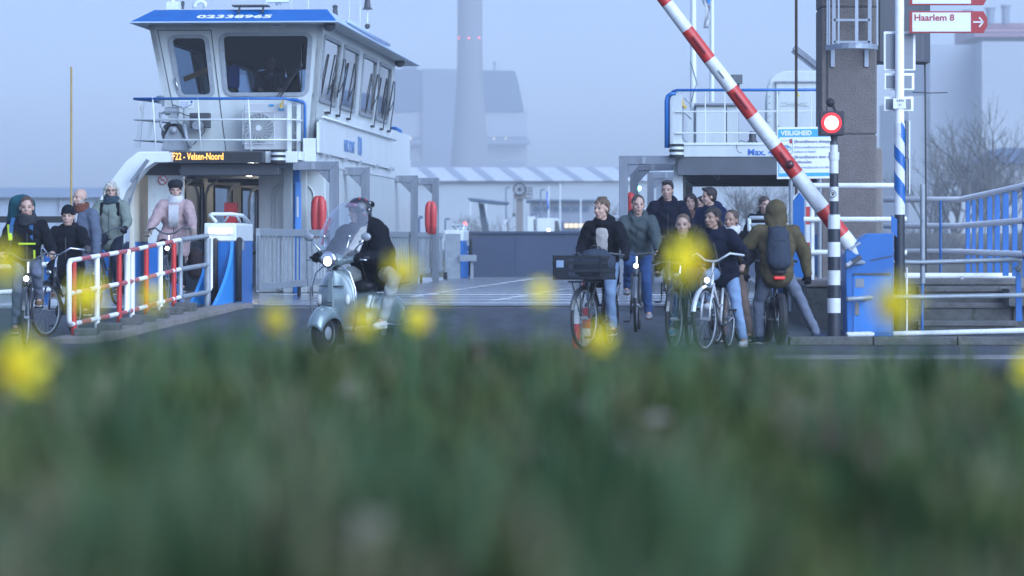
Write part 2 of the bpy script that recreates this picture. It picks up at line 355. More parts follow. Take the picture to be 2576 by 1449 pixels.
far('grey_depot', 'long low grey depot left of the ferry with dark roof band', 'building', [(-160, 420, 497, 600, 0, 20, 'wall', mat('depot_wall', (0.34, 0.39, 0.46), 0.7, var=0.04, vs=0.2)), (-165, 425, 472, 497, -0.8, 22, 'roof', mat('depot_roof', (0.22, 0.27, 0.36), 0.7))] + [(-40 + i * 95, -37 + i * 95, 500, 590, -0.3, 0.2, 'downpipe', M_f_light) for i in range(5)], 300)
# red-roofed works at the right
YW = 750.0
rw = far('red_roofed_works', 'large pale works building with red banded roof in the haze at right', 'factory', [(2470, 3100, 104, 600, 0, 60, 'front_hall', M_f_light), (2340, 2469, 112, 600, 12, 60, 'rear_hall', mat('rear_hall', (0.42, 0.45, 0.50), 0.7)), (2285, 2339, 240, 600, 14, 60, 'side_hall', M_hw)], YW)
M_rr = mat('red_roof', (0.30, 0.15, 0.19), 0.7)
for k, (a, b) in enumerate(((82, 92), (72, 80), (58, 70))):
    o = fbox(2450 + k * 8, 3100, a, b, YW + 8 + 6 * k, 30, 'roof_band', M_rr if k != 1 else mat('pink_roof', (0.4, 0.22, 0.26), 0.7)); o.parent = rw; o.matrix_parent_inverse = Matrix.Translation(-V(rw.location))
for a, b, c in ((2420, 2450, 30), (2476, 2506, 24), (2516, 2544, 18), (2380, 2410, 38)):
    m = MB(); p = W((a + b) / 2, 60, YW + 20); r = (b - a) / 2 * YW / F; m.lathe(p, [(r * 0.7, 0), (r * 0.75, (60 - c) * YW / F), (r, (62 - c) * YW / F), (r, (66 - c) * YW / F)], (0, 0, 1), 14); o = m.build('roof_vent', M_f_mid); o.parent = rw; o.matrix_parent_inverse = Matrix.Translation(-V(rw.location))
o = fbox(2430, 2600, 60, 104, YW + 30, 20, 'roof_body', M_rr); o.parent = rw; o.matrix_parent_inverse = Matrix.Translation(-V(rw.location))
far('white_house', 'small pale boxy house among the trees at right', 'house', [(2385, 2475, 462, 596, 0, 12, 'wall', M_f_light), (2380, 2480, 458, 462, -0.5, 13, 'roof', M_f_mid), (2398, 2410, 478, 500, -0.2, 0.3, 'window', M_f_dark), (2425, 2434, 478, 500, -0.2, 0.3, 'window', M_f_dark), (2440, 2462, 475, 486, -0.2, 0.3, 'window', M_f_dark)], 330)
far('blue_roofed_house', 'house with blue grey slanted roof behind the right trees', 'house', [(2480, 2640, 410, 600, 0, 14, 'wall', M_f_light)], 400)
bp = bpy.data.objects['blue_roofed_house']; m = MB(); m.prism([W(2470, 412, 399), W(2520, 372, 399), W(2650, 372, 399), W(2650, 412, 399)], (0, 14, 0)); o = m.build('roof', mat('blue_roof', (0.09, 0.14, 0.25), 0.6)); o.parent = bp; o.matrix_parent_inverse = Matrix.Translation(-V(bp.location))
# canopy mast, lifting wheel tower, lamp posts, vans
def put(t, m, nm, mt, **k):
    o = m.build(nm, mt, **k); o.parent = t; o.matrix_parent_inverse = (Matrix.Translation(t.location) @ Matrix.Rotation(t.rotation_euler.z, 4, 'Z')).inverted(); return o
Y = 210.0
t = thing('slanting_canopy', 'dark teal slanting canopy on one leaning leg across the water', 'canopy', (WX(1228, Y), Y, 0.1))
M_teal = mat('teal_steel', (0.05, 0.10, 0.16), 0.6)
m = MB(); m.prism([W(1215, 600, Y), W(1234, 600, Y), W(1217, 513, Y), W(1203, 510, Y)], (0, 1.2, 0)); put(t, m, 'leg', M_teal)
m = MB(); m.prism([W(1176, 497, Y - 2), W(1281, 509, Y - 2), W(1279, 513, Y - 2), W(1250, 513, Y - 2), W(1180, 504, Y - 2)], (0, 6, 0)); put(t, m, 'roof', M_teal)
Y = 240.0
t = thing('lifting_tower', 'ramp lifting tower with big spoked wheel on the opposite quay', 'tower', (WX(1306, Y), Y, 0.1))
m = MB(); m.box(WX(1298, Y), WX(1316, Y), Y, Y + 0.6, 0, W(0, 498, Y).z); put(t, m, 'column', M_conc)
m = MB(); m.box(WX(1292, Y), WX(1322, Y), Y - 0.2, Y + 0.8, W(0, 500, Y).z, W(0, 488, Y).z); put(t, m, 'head', M_conc)
m = MB(); c = W(1307, 476, Y - 0.3); r = 15 * Y / F
m.tube([c + V((math.cos(a) * r, 0, math.sin(a) * r)) for a in [i * math.pi / 10 for i in range(20)]], 0.06, 6, closed=True)
for k in range(8): a = k * math.pi / 4; m.tube([c, c + V((math.cos(a) * r, 0, math.sin(a) * r))], 0.035, 5)
m.ell(c, (0.1, 0.1, 0.1)); put(t, m, 'spoked_wheel', M_dark)
m = MB()
for z in (472, 480, 488, 499): m.tube([W(1316, z, Y), W(1338, z, Y)], 0.03, 4)
for x in (1324, 1331, 1338): m.tube([W(x, 472, Y), W(x, 499, Y)], 0.03, 4)
put(t, m, 'cage_platform', M_dark)
m = MB(); m.tube([W(1293, 488, Y), W(1293, 535, Y)], 0.02, 4); m.lathe(W(1293, 545, Y), [(0.12, 0), (0.1, 0.2), (0.02, 0.3)], (0, 0, 1), 8); put(t, m, 'hanging_weight', M_dark)
t = copy_tree(t); t.location.x += 320 / F * Y; t.location.y += 3; t['label'] = 'second spoked lifting wheel tower glimpsed through the right portal frames'; t['category'] = 'tower'
def lamp_post(px, top, Y, label, w_=10, lit=False, y0=592, side=1):
    t = thing('street_lamp', label, 'street lamp', (WX(px, Y), Y, 0.1), group='street lamps on the far bank')
    m = MB(); z = W(0, top, Y).z; m.tube([(WX(px, Y), Y, 0), (WX(px, Y), Y, z)], [0.07, 0.045], 6); put(t, m, 'post', M_f_dark)
    m = MB(); m.box(*sorted((WX(px, Y), WX(px + side * w_, Y))), Y - 0.1, Y + 0.1, z - 0.03, z + 0.07); put(t, m, 'lamp_head', M_fl if lit else M_f_dark)
lamp_post(1273, 473, 250, 'tall street lamp right of the slanting canopy'); lamp_post(1360, 478, 252, 'street lamp between the spoked wheel tower and the flag poles'); lamp_post(1054, 548, 120, 'small solar street lamp left of the far lifebuoy'); lamp_post(1120, 552, 215, 'solar street lamp with tilted panel beside the bare bushes', 12)
lamp_post(1337, 540, 230, 'short street lamp behind the parked white van', 16)
def flagpole(px, top, label, flagc=None, Y=225, r=0.05):
    t = thing('flagpole', label, 'flagpole', (WX(px, Y), Y, 0.1), group='flag poles on the far bank')
    m = MB(); m.tube([(WX(px, Y), Y, 0), (WX(px, Y), Y, W(0, top, Y).z)], r, 6); put(t, m, 'pole', M_white)
    if flagc:
        m = MB(); a = W(px, top + 14, Y); vs = []; 
        for j in range(6):
            for i in range(3): vs.append(a + V((-0.06 * i - 0.03 * math.sin(j), -0.05 + 0.07 * math.sin(i + j), -0.22 * j)))
        m.add(vs, [(j * 3 + i, j * 3 + i + 1, j * 3 + i + 4, j * 3 + i + 3) for j in range(5) for i in range(2)]); o = put(t, m, 'flag', flagc); s_ = o.modifiers.new('s', 'SOLIDIFY'); s_.thickness = 0.01
M_flagb = mat('flag_blue', (0.06, 0.15, 0.5), 0.8)
flagpole(1380, 468, 'white flagpole with limp blue flag on the far bank', M_flagb); flagpole(1409, 460, 'bare white flagpole right of the blue flag'); flagpole(1183, 505, 'thin white pole left of the slanting canopy leg', None); flagpole(1223, 508, 'thin white pole right of the slanting canopy leg', None); flagpole(2101 - 640, 500, 'thin white pole above the small lit shed', None)
def van(px0, px1, top, label, Y=220):
    xa, xb = WX(px0, Y), WX(px1, Y); t = thing('parked_van', label, 'van', ((xa + xb) / 2, Y + 1, 0.1), group='white vans parked on the far bank')
    L = xb - xa; z = W(0, top, Y).z; m = MB(); m.prism([(xa, Y, 0.35), (xb, Y, 0.35), (xb, Y, z * 0.62), (xb - L * 0.12, Y, z * 0.66), (xb - L * 0.22, Y, z), (xa, Y, z)], (0, 1.8, 0)); put(t, m, 'body', M_white, bev=0.05)
    for q in (0.18, 0.8):
        m = MB(); m.lathe((xa + L * q, Y + 0.05, 0.4), [(0, -0.1), (0.33, -0.08), (0.33, 0.08), (0, 0.1)], (0, 1, 0), 14); put(t, m, 'wheel', M_black)
    m = MB(); m.prism([(xb - L * 0.14, Y - 0.01, z * 0.68), (xb - L * 0.22, Y - 0.01, z * 0.94), (xb - L * 0.35, Y - 0.01, z * 0.94), (xb - L * 0.35, Y - 0.01, z * 0.68)], (0, -0.01, 0)); put(t, m, 'side_window', M_dark)
van(1326, 1352, 545, 'smaller white van parked below the spoked wheel tower'); van(1350, 1420, 549, 'long white van parked right of the spoked wheel tower', 224); van(1265, 1281, 553, 'white box body beside the slanting canopy', 228)
for x, y, mt_ in ((1170, 563, M_fr), (1380, 579, M_fl)):
    t = thing('roadside_light', 'small %s light on the far bank' % ('red' if mt_ is M_fr else 'warm white'), 'light', (WX(x, 222), 222, 0.1)); m = MB(); m.tube([(WX(x, 222), 222, 0.1), (WX(x, 222), 222, W(0, y + 3, 222).z)], 0.03, 5); put(t, m, 'post', M_f_dark); m = MB(); m.ell(W(x, y, 222), (0.09, 0.09, 0.09), nu=8, nv=6); put(t, m, 'lamp', mt_)
t = thing('harbour_light', 'green and white harbour lights on a pole seen through the portals', 'light', (WX(1607, 215), 215, 0.1)); m = MB(); m.tube([(WX(1607, 215), 215, 0.1), (WX(1607, 215), 215, 4.6)], 0.05, 6); put(t, m, 'post', M_f_dark)
m = MB(); m.ell(W(1607, 474, 214.8), (0.13, 0.13, 0.13), nu=10, nv=6); put(t, m, 'green_lamp', mat('lamp_green', (0.2, 1, 0.6), 0.5, emit=(0.3, 1, 0.75), es=6)); m = MB(); m.ell(W(1607, 517, 214.8), (0.13, 0.13, 0.13), nu=10, nv=6); put(t, m, 'white_lamp', M_fl)
# trees
M_bark = mat('bare_bark', (0.13, 0.125, 0.12), 0.9)
def bare_tree(px, base, top, Y, label, n=5, spread=0.5, seed=1, r0=None, cat='tree', trunk=0.22):
    rnd = random.Random(seed); p0 = V((WX(px, Y), Y, 0.0)); H = W(0, top, Y).z; t = thing('bare_tree' if cat == 'tree' else 'bare_shrub', label, cat, p0, group='bare winter trees' if cat == 'tree' else 'bare bushes')
    br = MB(); tk = MB(); r0 = r0 or H * 0.016
    th = H * trunk; tk.tube([(0, 0, 0), (rnd.uniform(-.1, .1), 0, th * 0.5), (0, 0, th)], [r0 * 1.3, r0, r0 * 0.9], 7)
    def grow(p, d, L, r, lv):
        q = p; pts = [p]; dd = V(d)
        for k in range(3):
            dd = (dd + V((rnd.gauss(0, .13), rnd.gauss(0, .13), rnd.gauss(0.05, .08)))).normalized(); q = q + dd * L / 3; pts.append(q)
        br.tube(pts, [r * 1.25, r * 1.1, r * 0.95, r * 0.75], 4 if lv < 2 else 3, caps=False)
        if lv >= n: return
        for k in range(rnd.choice((3, 3, 4, 4)) if lv < 3 else 4):
            a = pts[rnd.choice((1, 2, 3, 3))]; nd = (dd + V((rnd.gauss(0, spread), rnd.gauss(0, spread), rnd.gauss(0.1, spread * 0.5)))).normalized()
            grow(a, nd, L * rnd.uniform(0.55, 0.8), r * 0.55, lv + 1)
    for k in range(5): 
        a = rnd.uniform(0, 6.28); grow(V((0, 0, th * rnd.uniform(0.6, 1))), V((math.cos(a) * 0.45, math.sin(a) * 0.45, 1)).normalized(), H * 0.3, r0 * 0.6, 1)
    zmax = max(v[2] for v in br.v); s_ = H / zmax
    br.v = [(x * s_, y * s_, z * s_) if False else (x, y, z * s_) for x, y, z in br.v]
    br.build('crown', M_bark, t, fix=False); tk.build('trunk', M_bark, t, smooth=True)
bare_tree(2505, 600, 232, 190, 'tallest bare tree at right, standing before the red-roofed works', 5, 0.42, 3)
bare_tree(2400, 600, 320, 215, 'bare tree left of the tallest one, above the white railing bend', 5, 0.5, 5)
bare_tree(2340, 600, 350, 235, 'slender bare tree just right of the hanging cable', 5, 0.5, 8)
bare_tree(2560, 600, 330, 210, 'bare tree at the right frame edge', 5, 0.5, 11)
bare_tree(2450, 600, 375, 230, 'low wide bare tree between the two tallest bare trees', 5, 0.6, 14)
bare_tree(1880, 600, 430, 130, 'bare tree seen under the right ferry bridge', 5, 0.55, 21)
bare_tree(1925, 600, 455, 150, 'smaller bare tree under the right ferry bridge by the man in black', 5, 0.6, 23)
bare_tree(1172, 600, 530, 205, 'bare bush left of the slanting canopy leg', 4, 0.8, 31, cat='bush', trunk=0.08)
bare_tree(1246, 600, 532, 206, 'bare bush right of the slanting canopy leg', 4, 0.8, 33, cat='bush', trunk=0.08)
bare_tree(1535, 600, 500, 215, 'pale bare bush behind the left teenagers', 4, 0.8, 35, cat='bush', trunk=0.08)
# scrubby hedge mass behind the right railings
M_scrub = mat('winter_scrub', (0.10, 0.10, 0.10), 0.95, var=0.3, vs=1)
rnd = random.Random(5); m = MB()
for i in range(5200):
    x = rnd.uniform(2215, 2700); Y = rnd.uniform(170, 186); hgt = (600 - (500 + 18 * math.sin(x * 0.021) + 12 * math.sin(x * 0.07 + 1) + (x - 2215) * 0.02)) * Y / F * rnd.uniform(0.5, 1.05)
    b = V((WX(x, Y), Y, 0)); z0 = rnd.uniform(0, hgt * 0.6); q = b + V((0, 0, z0)); e = q + V((rnd.gauss(0, .35), rnd.gauss(0, .3), hgt * 0.4)); sd_ = V((0.018, 0, 0)); m.add([q - sd_, q + sd_, e], [(0, 1, 2)])
o = m.build('scrub', M_scrub, fix=False); tag(o, 'mass of leafless brown scrub on the far shore behind the white railings', 'scrub', kind='stuff')
m = MB(); m.box(WX(2150, 188), WX(2750, 188), 188, 192, -1, 1.6); o = struct(m.build('reed_bank', mat('reeds', (0.16, 0.15, 0.13), 0.9, var=0.3, vs=2, stretch=(1, 1, 0.1))))
# haze
m = MB(); m.box(-420, 420, -8, 1640, -4, 190)
hz = m.build('haze', None); hz['kind'] = 'stuff'
hm = bpy.data.materials.new('haze'); hm.use_nodes = True; n = hm.node_tree.nodes; n.remove(n['Principled BSDF']); pv = n.new('ShaderNodeVolumePrincipled'); pv.inputs['Color'].default_value = (0.96, 0.98, 1.0, 1); pv.inputs['Density'].default_value = 0.0008; pv.inputs['Anisotropy'].default_value = 0.3
hm.node_tree.links.new(pv.outputs[0], n['Material Output'].inputs['Volume']); hz.data.materials.append(hm); hz.display_type = 'WIRE'
# ------------------------------------------------------------ ferry (own frame: x across, y along, z up)
TH = math.atan(584 / F); cT, sT = math.cos(TH), math.sin(TH)
V0, U0, Z0 = -4.0, 70.0, 0.33
FO = V((-V0, -U0, -Z0))
ferry = thing('car_ferry', 'white and blue car ferry with raised wheelhouse moored behind the cyclists', 'ferry',
              (V0 * cT + U0 * sT, U0 * cT - V0 * sT, Z0), -TH)
def LP(px, py, u):
    t = (px - HX) / F; v = u * (t * cT - sT) / (cT + t * sT); Y = u * cT - v * sT
    return V((v, u, ZC + (HY - py) * Y / F))
def LU(px, v):
    t = (px - HX) / F; return v * (cT + t * sT) / (t * cT - sT)
def fb(mb, name, m, parent=ferry, **k):
    return mb.build(name, m, parent, loc=FO if parent is ferry else None, **k)
def z_(py, u): return ZC + (HY - py) * u / F
M_deck = mat('deck_steel', (0.30, 0.32, 0.35), 0.16, 0.0, var=0.25, vs=1.2, stretch=(0.12, 1, 1), bump=0.15, bs=8, dirt=(0.12, 0.125, 0.135), ds=1.1, dt=0.5)
M_line = mat('road_line_paint', (0.62, 0.63, 0.64), 0.6, var=0.2, vs=9)
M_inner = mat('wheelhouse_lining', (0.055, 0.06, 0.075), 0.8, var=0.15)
M_grey = mat('grey_bulwark', (0.040, 0.055, 0.095), 0.55, var=0.12, vs=1.0, dirt=(0.07, 0.085, 0.13), ds=2, dt=0.64, stretch=(1, 1, 0.3))
M_seat = mat('seat_fabric', (0.03, 0.04, 0.08), 0.9)
M_bluet = mat('blue_lettering', (0.03, 0.12, 0.40), 0.5)
M_amber = mat('amber_led', (0.1, 0.06, 0.01), 0.5, emit=(1.0, 0.48, 0.10), es=1.5)
M_redp = mat('red_lifebuoy', (0.55, 0.05, 0.05), 0.4, var=0.1)
M_ylw = mat('yellow_fitting', (0.5, 0.36, 0.1), 0.6)
M_shelt = mat('shelter_cream', (0.56, 0.53, 0.45), 0.5, var=0.08)

UF, UB = 49.7, 88.0
# hull and decks
h = MB(); h.box(-10.9, 2.3, UF + 0.03, UB, -0.9, 0.29); fb(h, 'hull', M_blue)
d = MB(); d.box(-10.8, 2.2, UF + 0.02, UB - 0.1, 0.294, 0.33); fb(d, 'deck', M_deck)
def line(a, b, wd, nm='deck_marking'):
    m = MB(); pa = LP(*a); pb = LP(*b); pa.z = pb.z = 0.336
    m.bar(pa, pb, wd, 0.006); fb(m, nm, M_line)
line((1041, 737, LU(1041, -830 * 58 / F)), (1333, 697, 84), 0.13)
line((1240, 757, 54), (1440, 722, 68), 0.13)
line((690, 742, 60), (1760, 742, 60.2), 0.06)
for i in range(14):
    u = 51 + i * 2.6; m = MB(); m.box(-6.8, 1.3, u, u + 0.05, 0.331, 0.345); fb(m, 'tread_strip', M_steel)
m = MB(); m.box(-7.4, 2.2, UF - 0.01, UF + 0.25, 0.331, 0.35); fb(m, 'ramp_edge', M_steel, bev=0.005)
# rear bulwark (raised ramp)
m = MB(); zt = z_(588, UB)
for i in range(7):
    a = -6.85 + i * 1.25; m.box(a, a + 1.244, UB - 0.2, UB - 0.1, 0.34, zt)
m.box(-6.9, 1.95, UB - 0.26, UB - 0.1, zt, zt + 0.06)
fb(m, 'raised_ramp', M_grey)
# port side outer bulwark: white curved wing and blue lower side
oL = -10.9
m = MB(); m.box(oL - 0.02, oL + 0.16, 59.62, 84, 0.33, z_(608, 60)); fb(m, 'side_bulwark', M_blue, bev=0.01)
def curve(pts, u0, u1, t, name, mt):   # thick curved sheet from an outline in the cross plane
    P = [LP(x, y, u0) for x, y in pts]; m = MB(); n = len(P)
    for i in range(n - 1):
        a, b = P[i], P[i + 1]; d_ = (b - a); nn = V((d_.z, 0, -d_.x)).normalized() * t
        o = V((0, u1 - u0, 0)); m.hexa([a, a + nn, a + nn + o, a + o, b, b + nn, b + nn + o, b + o])
    return fb(m, name, mt, bev=0.0)
wing = [(243, 612), (240, 560), (243, 520), (262, 480), (292, 438), (318, 405), (345, 384), (430, 383)]
m = MB(); P0 = [LP(x, y, 59.6) for x, y in wing]
inn = [(302, 612), (298, 560), (302, 520), (318, 480), (340, 452), (363, 425), (388, 408), (430, 407)]
P1 = [LP(x, y, 59.6) for x, y in inn]; n = len(P0)
for i in range(n - 1):
    o = V((0, 0.5, 0)); m.hexa([P0[i], P1[i], P1[i] + o, P0[i] + o, P0[i + 1], P1[i + 1], P1[i + 1] + o, P0[i + 1] + o])
fb(m, 'curved_side_wing', M_white)
m = MB()
for x, y in [(300, 470), (352, 500)]: pass
a = LP(312, 600, 59.58); b = LP(370, 600, 59.58)
m.bar(LP(307, 572, 59.5), LP(352, 398 + 30, 59.5), 0.03, 0.03); m.bar(LP(330, 458, 59.4), LP(372, 402, 59.4), 0.10, 0.05)
fb(m, 'grab_rail', M_steel)
# outer wall of passenger shelter with slanted windows
vO = (LP(330, 500, 60)).x; zF = 0.33; zG = z_(408, 60)
def wall_holes(quad, holes, t, name, mt, parent=ferry, nrm=None, glass=None, frame=None, rad=0.07, fw=0.05, framem=None, fname='window', lining=None):
    """bilinear wall quad (p00,p10,p11,p01) with holes (s0,s1,t0,t1) cut; each window gets frame + pane"""
    p00, p10, p11, p01 = [V(p) for p in quad]
    nn = (p10 - p00).cross(p01 - p00).normalized() if nrm is None else V(nrm).normalized()
    f = lambda s, q, n=0: p00 * (1 - s) * (1 - q) + p10 * s * (1 - q) + p11 * s * q + p01 * (1 - s) * q + nn * n
    ss = sorted({0, 1} | {h_[0] for h_ in holes} | {h_[1] for h_ in holes}); tt = sorted({0, 1} | {h_[2] for h_ in holes} | {h_[3] for h_ in holes})
    m = MB()
    for i in range(len(ss) - 1):
        for j in range(len(tt) - 1):
            a, b, c, e = ss[i], ss[i + 1], tt[j], tt[j + 1]
            if any(h_[0] <= a and b <= h_[1] and h_[2] <= c and e <= h_[3] for h_ in holes): continue
            m.hexa([f(a, c), f(b, c), f(b, c, -t), f(a, c, -t), f(a, e), f(b, e), f(b, e, -t), f(a, e, -t)], mt); q = [f(a, c, -t - .004), f(b, c, -t - .004), f(b, e, -t - .004), f(a, e, -t - .004)]; m.add(q, [(0, 1, 2, 3)], lining or mt)
    w_ = fb(m, name, None, parent) if parent is ferry else m.build(name, None, parent)
    W_ = (p10 - p00).length; H_ = (p01 - p00).length; out = []
    for h_ in holes:
        def ring(g, n):
            s0, s1, t0, t1 = h_[0] - g / W_, h_[1] + g / W_, h_[2] - g / H_, h_[3] + g / H_; r = rad + g; pts = []
            for cx, cy, a0 in ((s1 - r / W_, t1 - r / H_, 0), (s0 + r / W_, t1 - r / H_, 90), (s0 + r / W_, t0 + r / H_, 180), (s1 - r / W_, t0 + r / H_, 270)):
                for k in range(5):
                    a = R(a0 + k * 22.5); pts.append(f(cx + math.cos(a) * r / W_, cy + math.sin(a) * r / H_, n))
            return pts
        m = MB(); A = ring(fw, 0.004); B = ring(-0.015, 0.004); C = ring(fw, 0.03); D = ring(-0.015, 0.03); k = len(A)
        vs = A + B + C + D; fs = []
        for i in range(k):
            j = (i + 1) % k; fs += [(2 * k + i, 2 * k + j, 3 * k + j, 3 * k + i), (i, j, 2 * k + j, 2 * k + i), (3 * k + i, 3 * k + j, k + j, k + i), (k + i, k + j, j, i)]
        m.add(vs, fs); fr = m.build(fname, framem or M_galv, w_)
        if glass:
            g = MB(); G = ring(-0.012, -0.01); G2 = ring(-0.012, -0.018); kk = len(G)
            g.add(G, [tuple(range(kk))]); g.build('pane', glass, fr)
        out.append(f)
    return w_, f
# shelter: outer wall (receding), rear closing wall, casing
u1, u2 = 60.3, 74.6
x1, x2 = vO, vO
zt_ = zG
holes = [(0.10, 0.22, 0.42, 0.86), (0.30, 0.42, 0.30, 0.88), (0.50, 0.63, 0.30, 0.88), (0.71, 0.84, 0.30, 0.88)]
wall_holes([(vO, u1, zF), (vO, u2 + 4, zF), (vO, u2 + 4, zt_), (vO, u1, zt_)], holes, 0.08, 'shelter_side_wall', M_shelt, nrm=(1, 0, 0), glass=M_glass, framem=M_black, rad=0.06)
m = MB(); m.box(vO + 0.001, vO + 0.02, 60.4, 78.5, 0.332, z_(608, 60)); fb(m, 'blue_skirting', M_blue)
m = MB()
for u in (62.2, 65.2, 68, 71, 74): m.tube([(vO + 0.06, u, 0.35), (vO + 0.06, u, 2.1), (vO + 0.12, u, 2.28), (vO + 0.3, u, 2.38)], 0.03, 8)
fb(m, 'shelter_frame_rib', M_shelt, smooth=True)
m = MB(); m.tube([LP(418, 560, 60.9) + V((0, 0, -1.0)), LP(418, 505, 60.9), LP(412, 490, 60.9), LP(398, 470, 60.9), LP(386, 458, 60.9), LP(386, 430, 60.9)], 0.05, 10); fb(m, 'drain_pipe', M_cream, smooth=True)
m = MB(); a = LP(372, 640, 60.6); b = LP(462, 640, 60.6); m.box(a.x, b.x, 60.62, 60.7, 0.335, zG); fb(m, 'shelter_front_panel', M_cream)
m = MB(); m.box(a.x, b.x, 60.60, 60.618, 0.335, z_(612, 60)); fb(m, 'blue_kick_panel', M_blue)
# no smoking sign
M_sred = mat('sign_red', (0.5, 0.03, 0.03), 0.5)
c = LP(410, 453, 60.59); m = MB(); m.lathe(c, [(0.0, 0), (0.075, 0), (0.075, 0.012), (0.0, 0.012)], (0, -1, 0), 24); sg = fb(m, 'no_smoking_sign', M_white)
m = MB(); m.tube([c + V((math.cos(t) * 0.072, -0.016, math.sin(t) * 0.072)) for t in [i * math.pi / 12 for i in range(24)]], 0.008, 6, closed=True); m.bar(c + V((-0.05, -0.018, 0.05)), c + V((0.05, -0.018, -0.05)), 0.012, 0.014); m.build('red_ring', M_sred, sg)
m = MB(); m.bar(c + V((-0.045, -0.014, -0.005)), c + V((0.03, -0.014, -0.005)), 0.004, 0.012); m.build('cigarette_symbol', M_dark, sg)
cs0 = LP(650, 500, 62.2).x; cs1 = -7.3
m = MB(); m.box(cs0, cs1, 62.2, 78.5, 0.335, zG + 0.06); casing = fb(m, 'engine_casing', M_cream, bev=0.02)
# casing door, rounded outline
def rrect(cx, cz, w_, h_, r, y, seg=6):
    p = []
    for sx, sz, a0 in ((1, 1, 0), (-1, 1, 90), (-1, -1, 180), (1, -1, 270)):
        for k in range(seg):
            a = R(a0 + 90 * k / (seg - 1)); p.append(V((cx + sx * (w_ / 2 - r) + math.cos(a) * r, y, cz + sz * (h_ / 2 - r) + math.sin(a) * r)))
    return p
dc = LP(738, 500, 62.2)
m = MB(); m.prism(rrect(dc.x, 1.30, 0.62, 1.75, 0.16, 62.197), (0, -0.03, 0)); dr = fb(m, 'casing_door', M_cream)
for u_, pw in ((63.4, 8), (69, 9), (74, 7)):  # first at the lit ceiling lamp; two behind it added to brighten the passage
    ld_ = bpy.data.lights.new('shelter_lamp_and_fill', 'POINT'); ld_.energy = pw; ld_.color = (1.0, 0.95, 0.88); ld_.shadow_soft_size = 0.03; lo__ = bpy.data.objects.new('shelter_lamp_and_fill', ld_); COL.objects.link(lo__); vv = LP(627, 437, 63).x; lo__.location = (vv * cT + u_ * sT, u_ * cT - vv * sT, 2.40)
m = MB(); m.tube(rrect(dc.x, 1.30, 0.72, 1.86, 0.2, 62.18), 0.018, 6, closed=True); m.build('door_coaming', M_cream, dr, smooth=True)
m = MB(); m.tube([(dc.x + 0.22, 62.14, 1.25), (dc.x + 0.22, 62.10, 1.25), (dc.x + 0.10, 62.10, 1.25)], 0.012, 6); m.build('door_handle', M_dark, dr)
text('door_letter', 'F', 0.16, M_dark, (dc.x - 0.02, 62.165, 1.75), (1, 0, 0), (0, 0, 1), dr)
m = MB(); m.box(cs0 - 0.5, cs0 - 0.42, 61.5, 61.8, 0.9, 1.9); m.box(cs0 - 0.42, cs0 - 0.30, 61.5, 61.8, 0.9, 1.9, ); fb(m, 'red_fire_locker', M_red)
m = MB(); m.box(vO + 0.1, cs0, 75.5, 75.6, 0.335, zG); fb(m, 'shelter_back_wall', M_cream)
# gallery slab + front beam
gz = z_(381, 60); gl = LP(346, 381, 60).x; gr = -7.52
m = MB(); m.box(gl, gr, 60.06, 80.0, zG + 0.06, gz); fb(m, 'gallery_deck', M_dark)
m = MB(); m.box(gl, gr, 59.98, 60.05, z_(408, 60), gz + 0.01); fb(m, 'gallery_front_beam', M_white, bev=0.01)
m = MB(); m.box(gr + 0.0, gr + 0.06, 60.05, 80, z_(402, 60), gz + 0.01); fb(m, 'gallery_side_beam', M_white, bev=0.01)
m = MB()
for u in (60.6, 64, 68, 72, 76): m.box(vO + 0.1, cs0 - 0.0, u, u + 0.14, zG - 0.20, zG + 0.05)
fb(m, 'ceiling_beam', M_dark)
m = MB(); m.box(LP(450, 0, 60).x, LP(700, 0, 60).x, 60.10, 60.5, z_(440, 60), z_(409, 60)); fb(m, 'underdeck_equipment_box', M_dark, bev=0.02)
m = MB(); c = LP(627, 437, 63); m.ell(c, (0.09, 0.09, 0.05)); m.box(c.x - 0.13, c.x + 0.2, 62.9, 63.1, c.z + 0.03, c.z + 0.08); fb(m, 'ceiling_lamp', M_lamp)
for px, py, u in ((463, 438, 60.6), (576, 433, 60.4), (488, 445, 61.5)):
    c = LP(px, py, u); m = MB(); m.lathe(c, [(0.06, 0.10), (0.08, 0.08), (0.08, 0.02), (0.05, 0), (0.045, -0.03), (0.02, -0.05)], (0, 0, 1), 14); fb(m, 'dome_camera', M_white if px == 463 else M_dark, smooth=True)
# left camera pod + small info sticker
c = LP(408, 396, 59.97); m = MB(); m.box(c.x - 0.05, c.x + 0.05, 59.965, 59.975, c.z - 0.055, c.z + 0.055); st = fb(m, 'foot_traffic_sticker', M_white)
m = MB(); m.box(c.x - 0.035, c.x + 0.03, 59.955, 59.963, c.z - 0.04, c.z - 0.015); m.box(c.x - 0.005, c.x + 0.02, 59.955, 59.963, c.z - 0.015, c.z + 0.04); m.build('symbol', M_bluet, st)
# LED destination board
a = LP(426, 410, 59.9); b = LP(667, 380, 59.9)
m = MB(); m.box(a.x, b.x, 59.84, 59.97, a.z, b.z); bd = fb(m, 'led_destination_board', M_dark, bev=0.01)
m = MB(); m.box(a.x + 0.04, b.x - 0.04, 59.832, 59.838, a.z + 0.02, b.z - 0.02); m.build('board_screen', M_black, bd)
text('led_text', 'F22 - Velsen-Noord', 0.168, M_amber, ((a.x + 0.06), 59.826, (a.z + b.z) / 2 + 0.005), (1, 0, 0), (0, 0, 1), bd, align='LEFT', sx=0.64, offset=0.001)
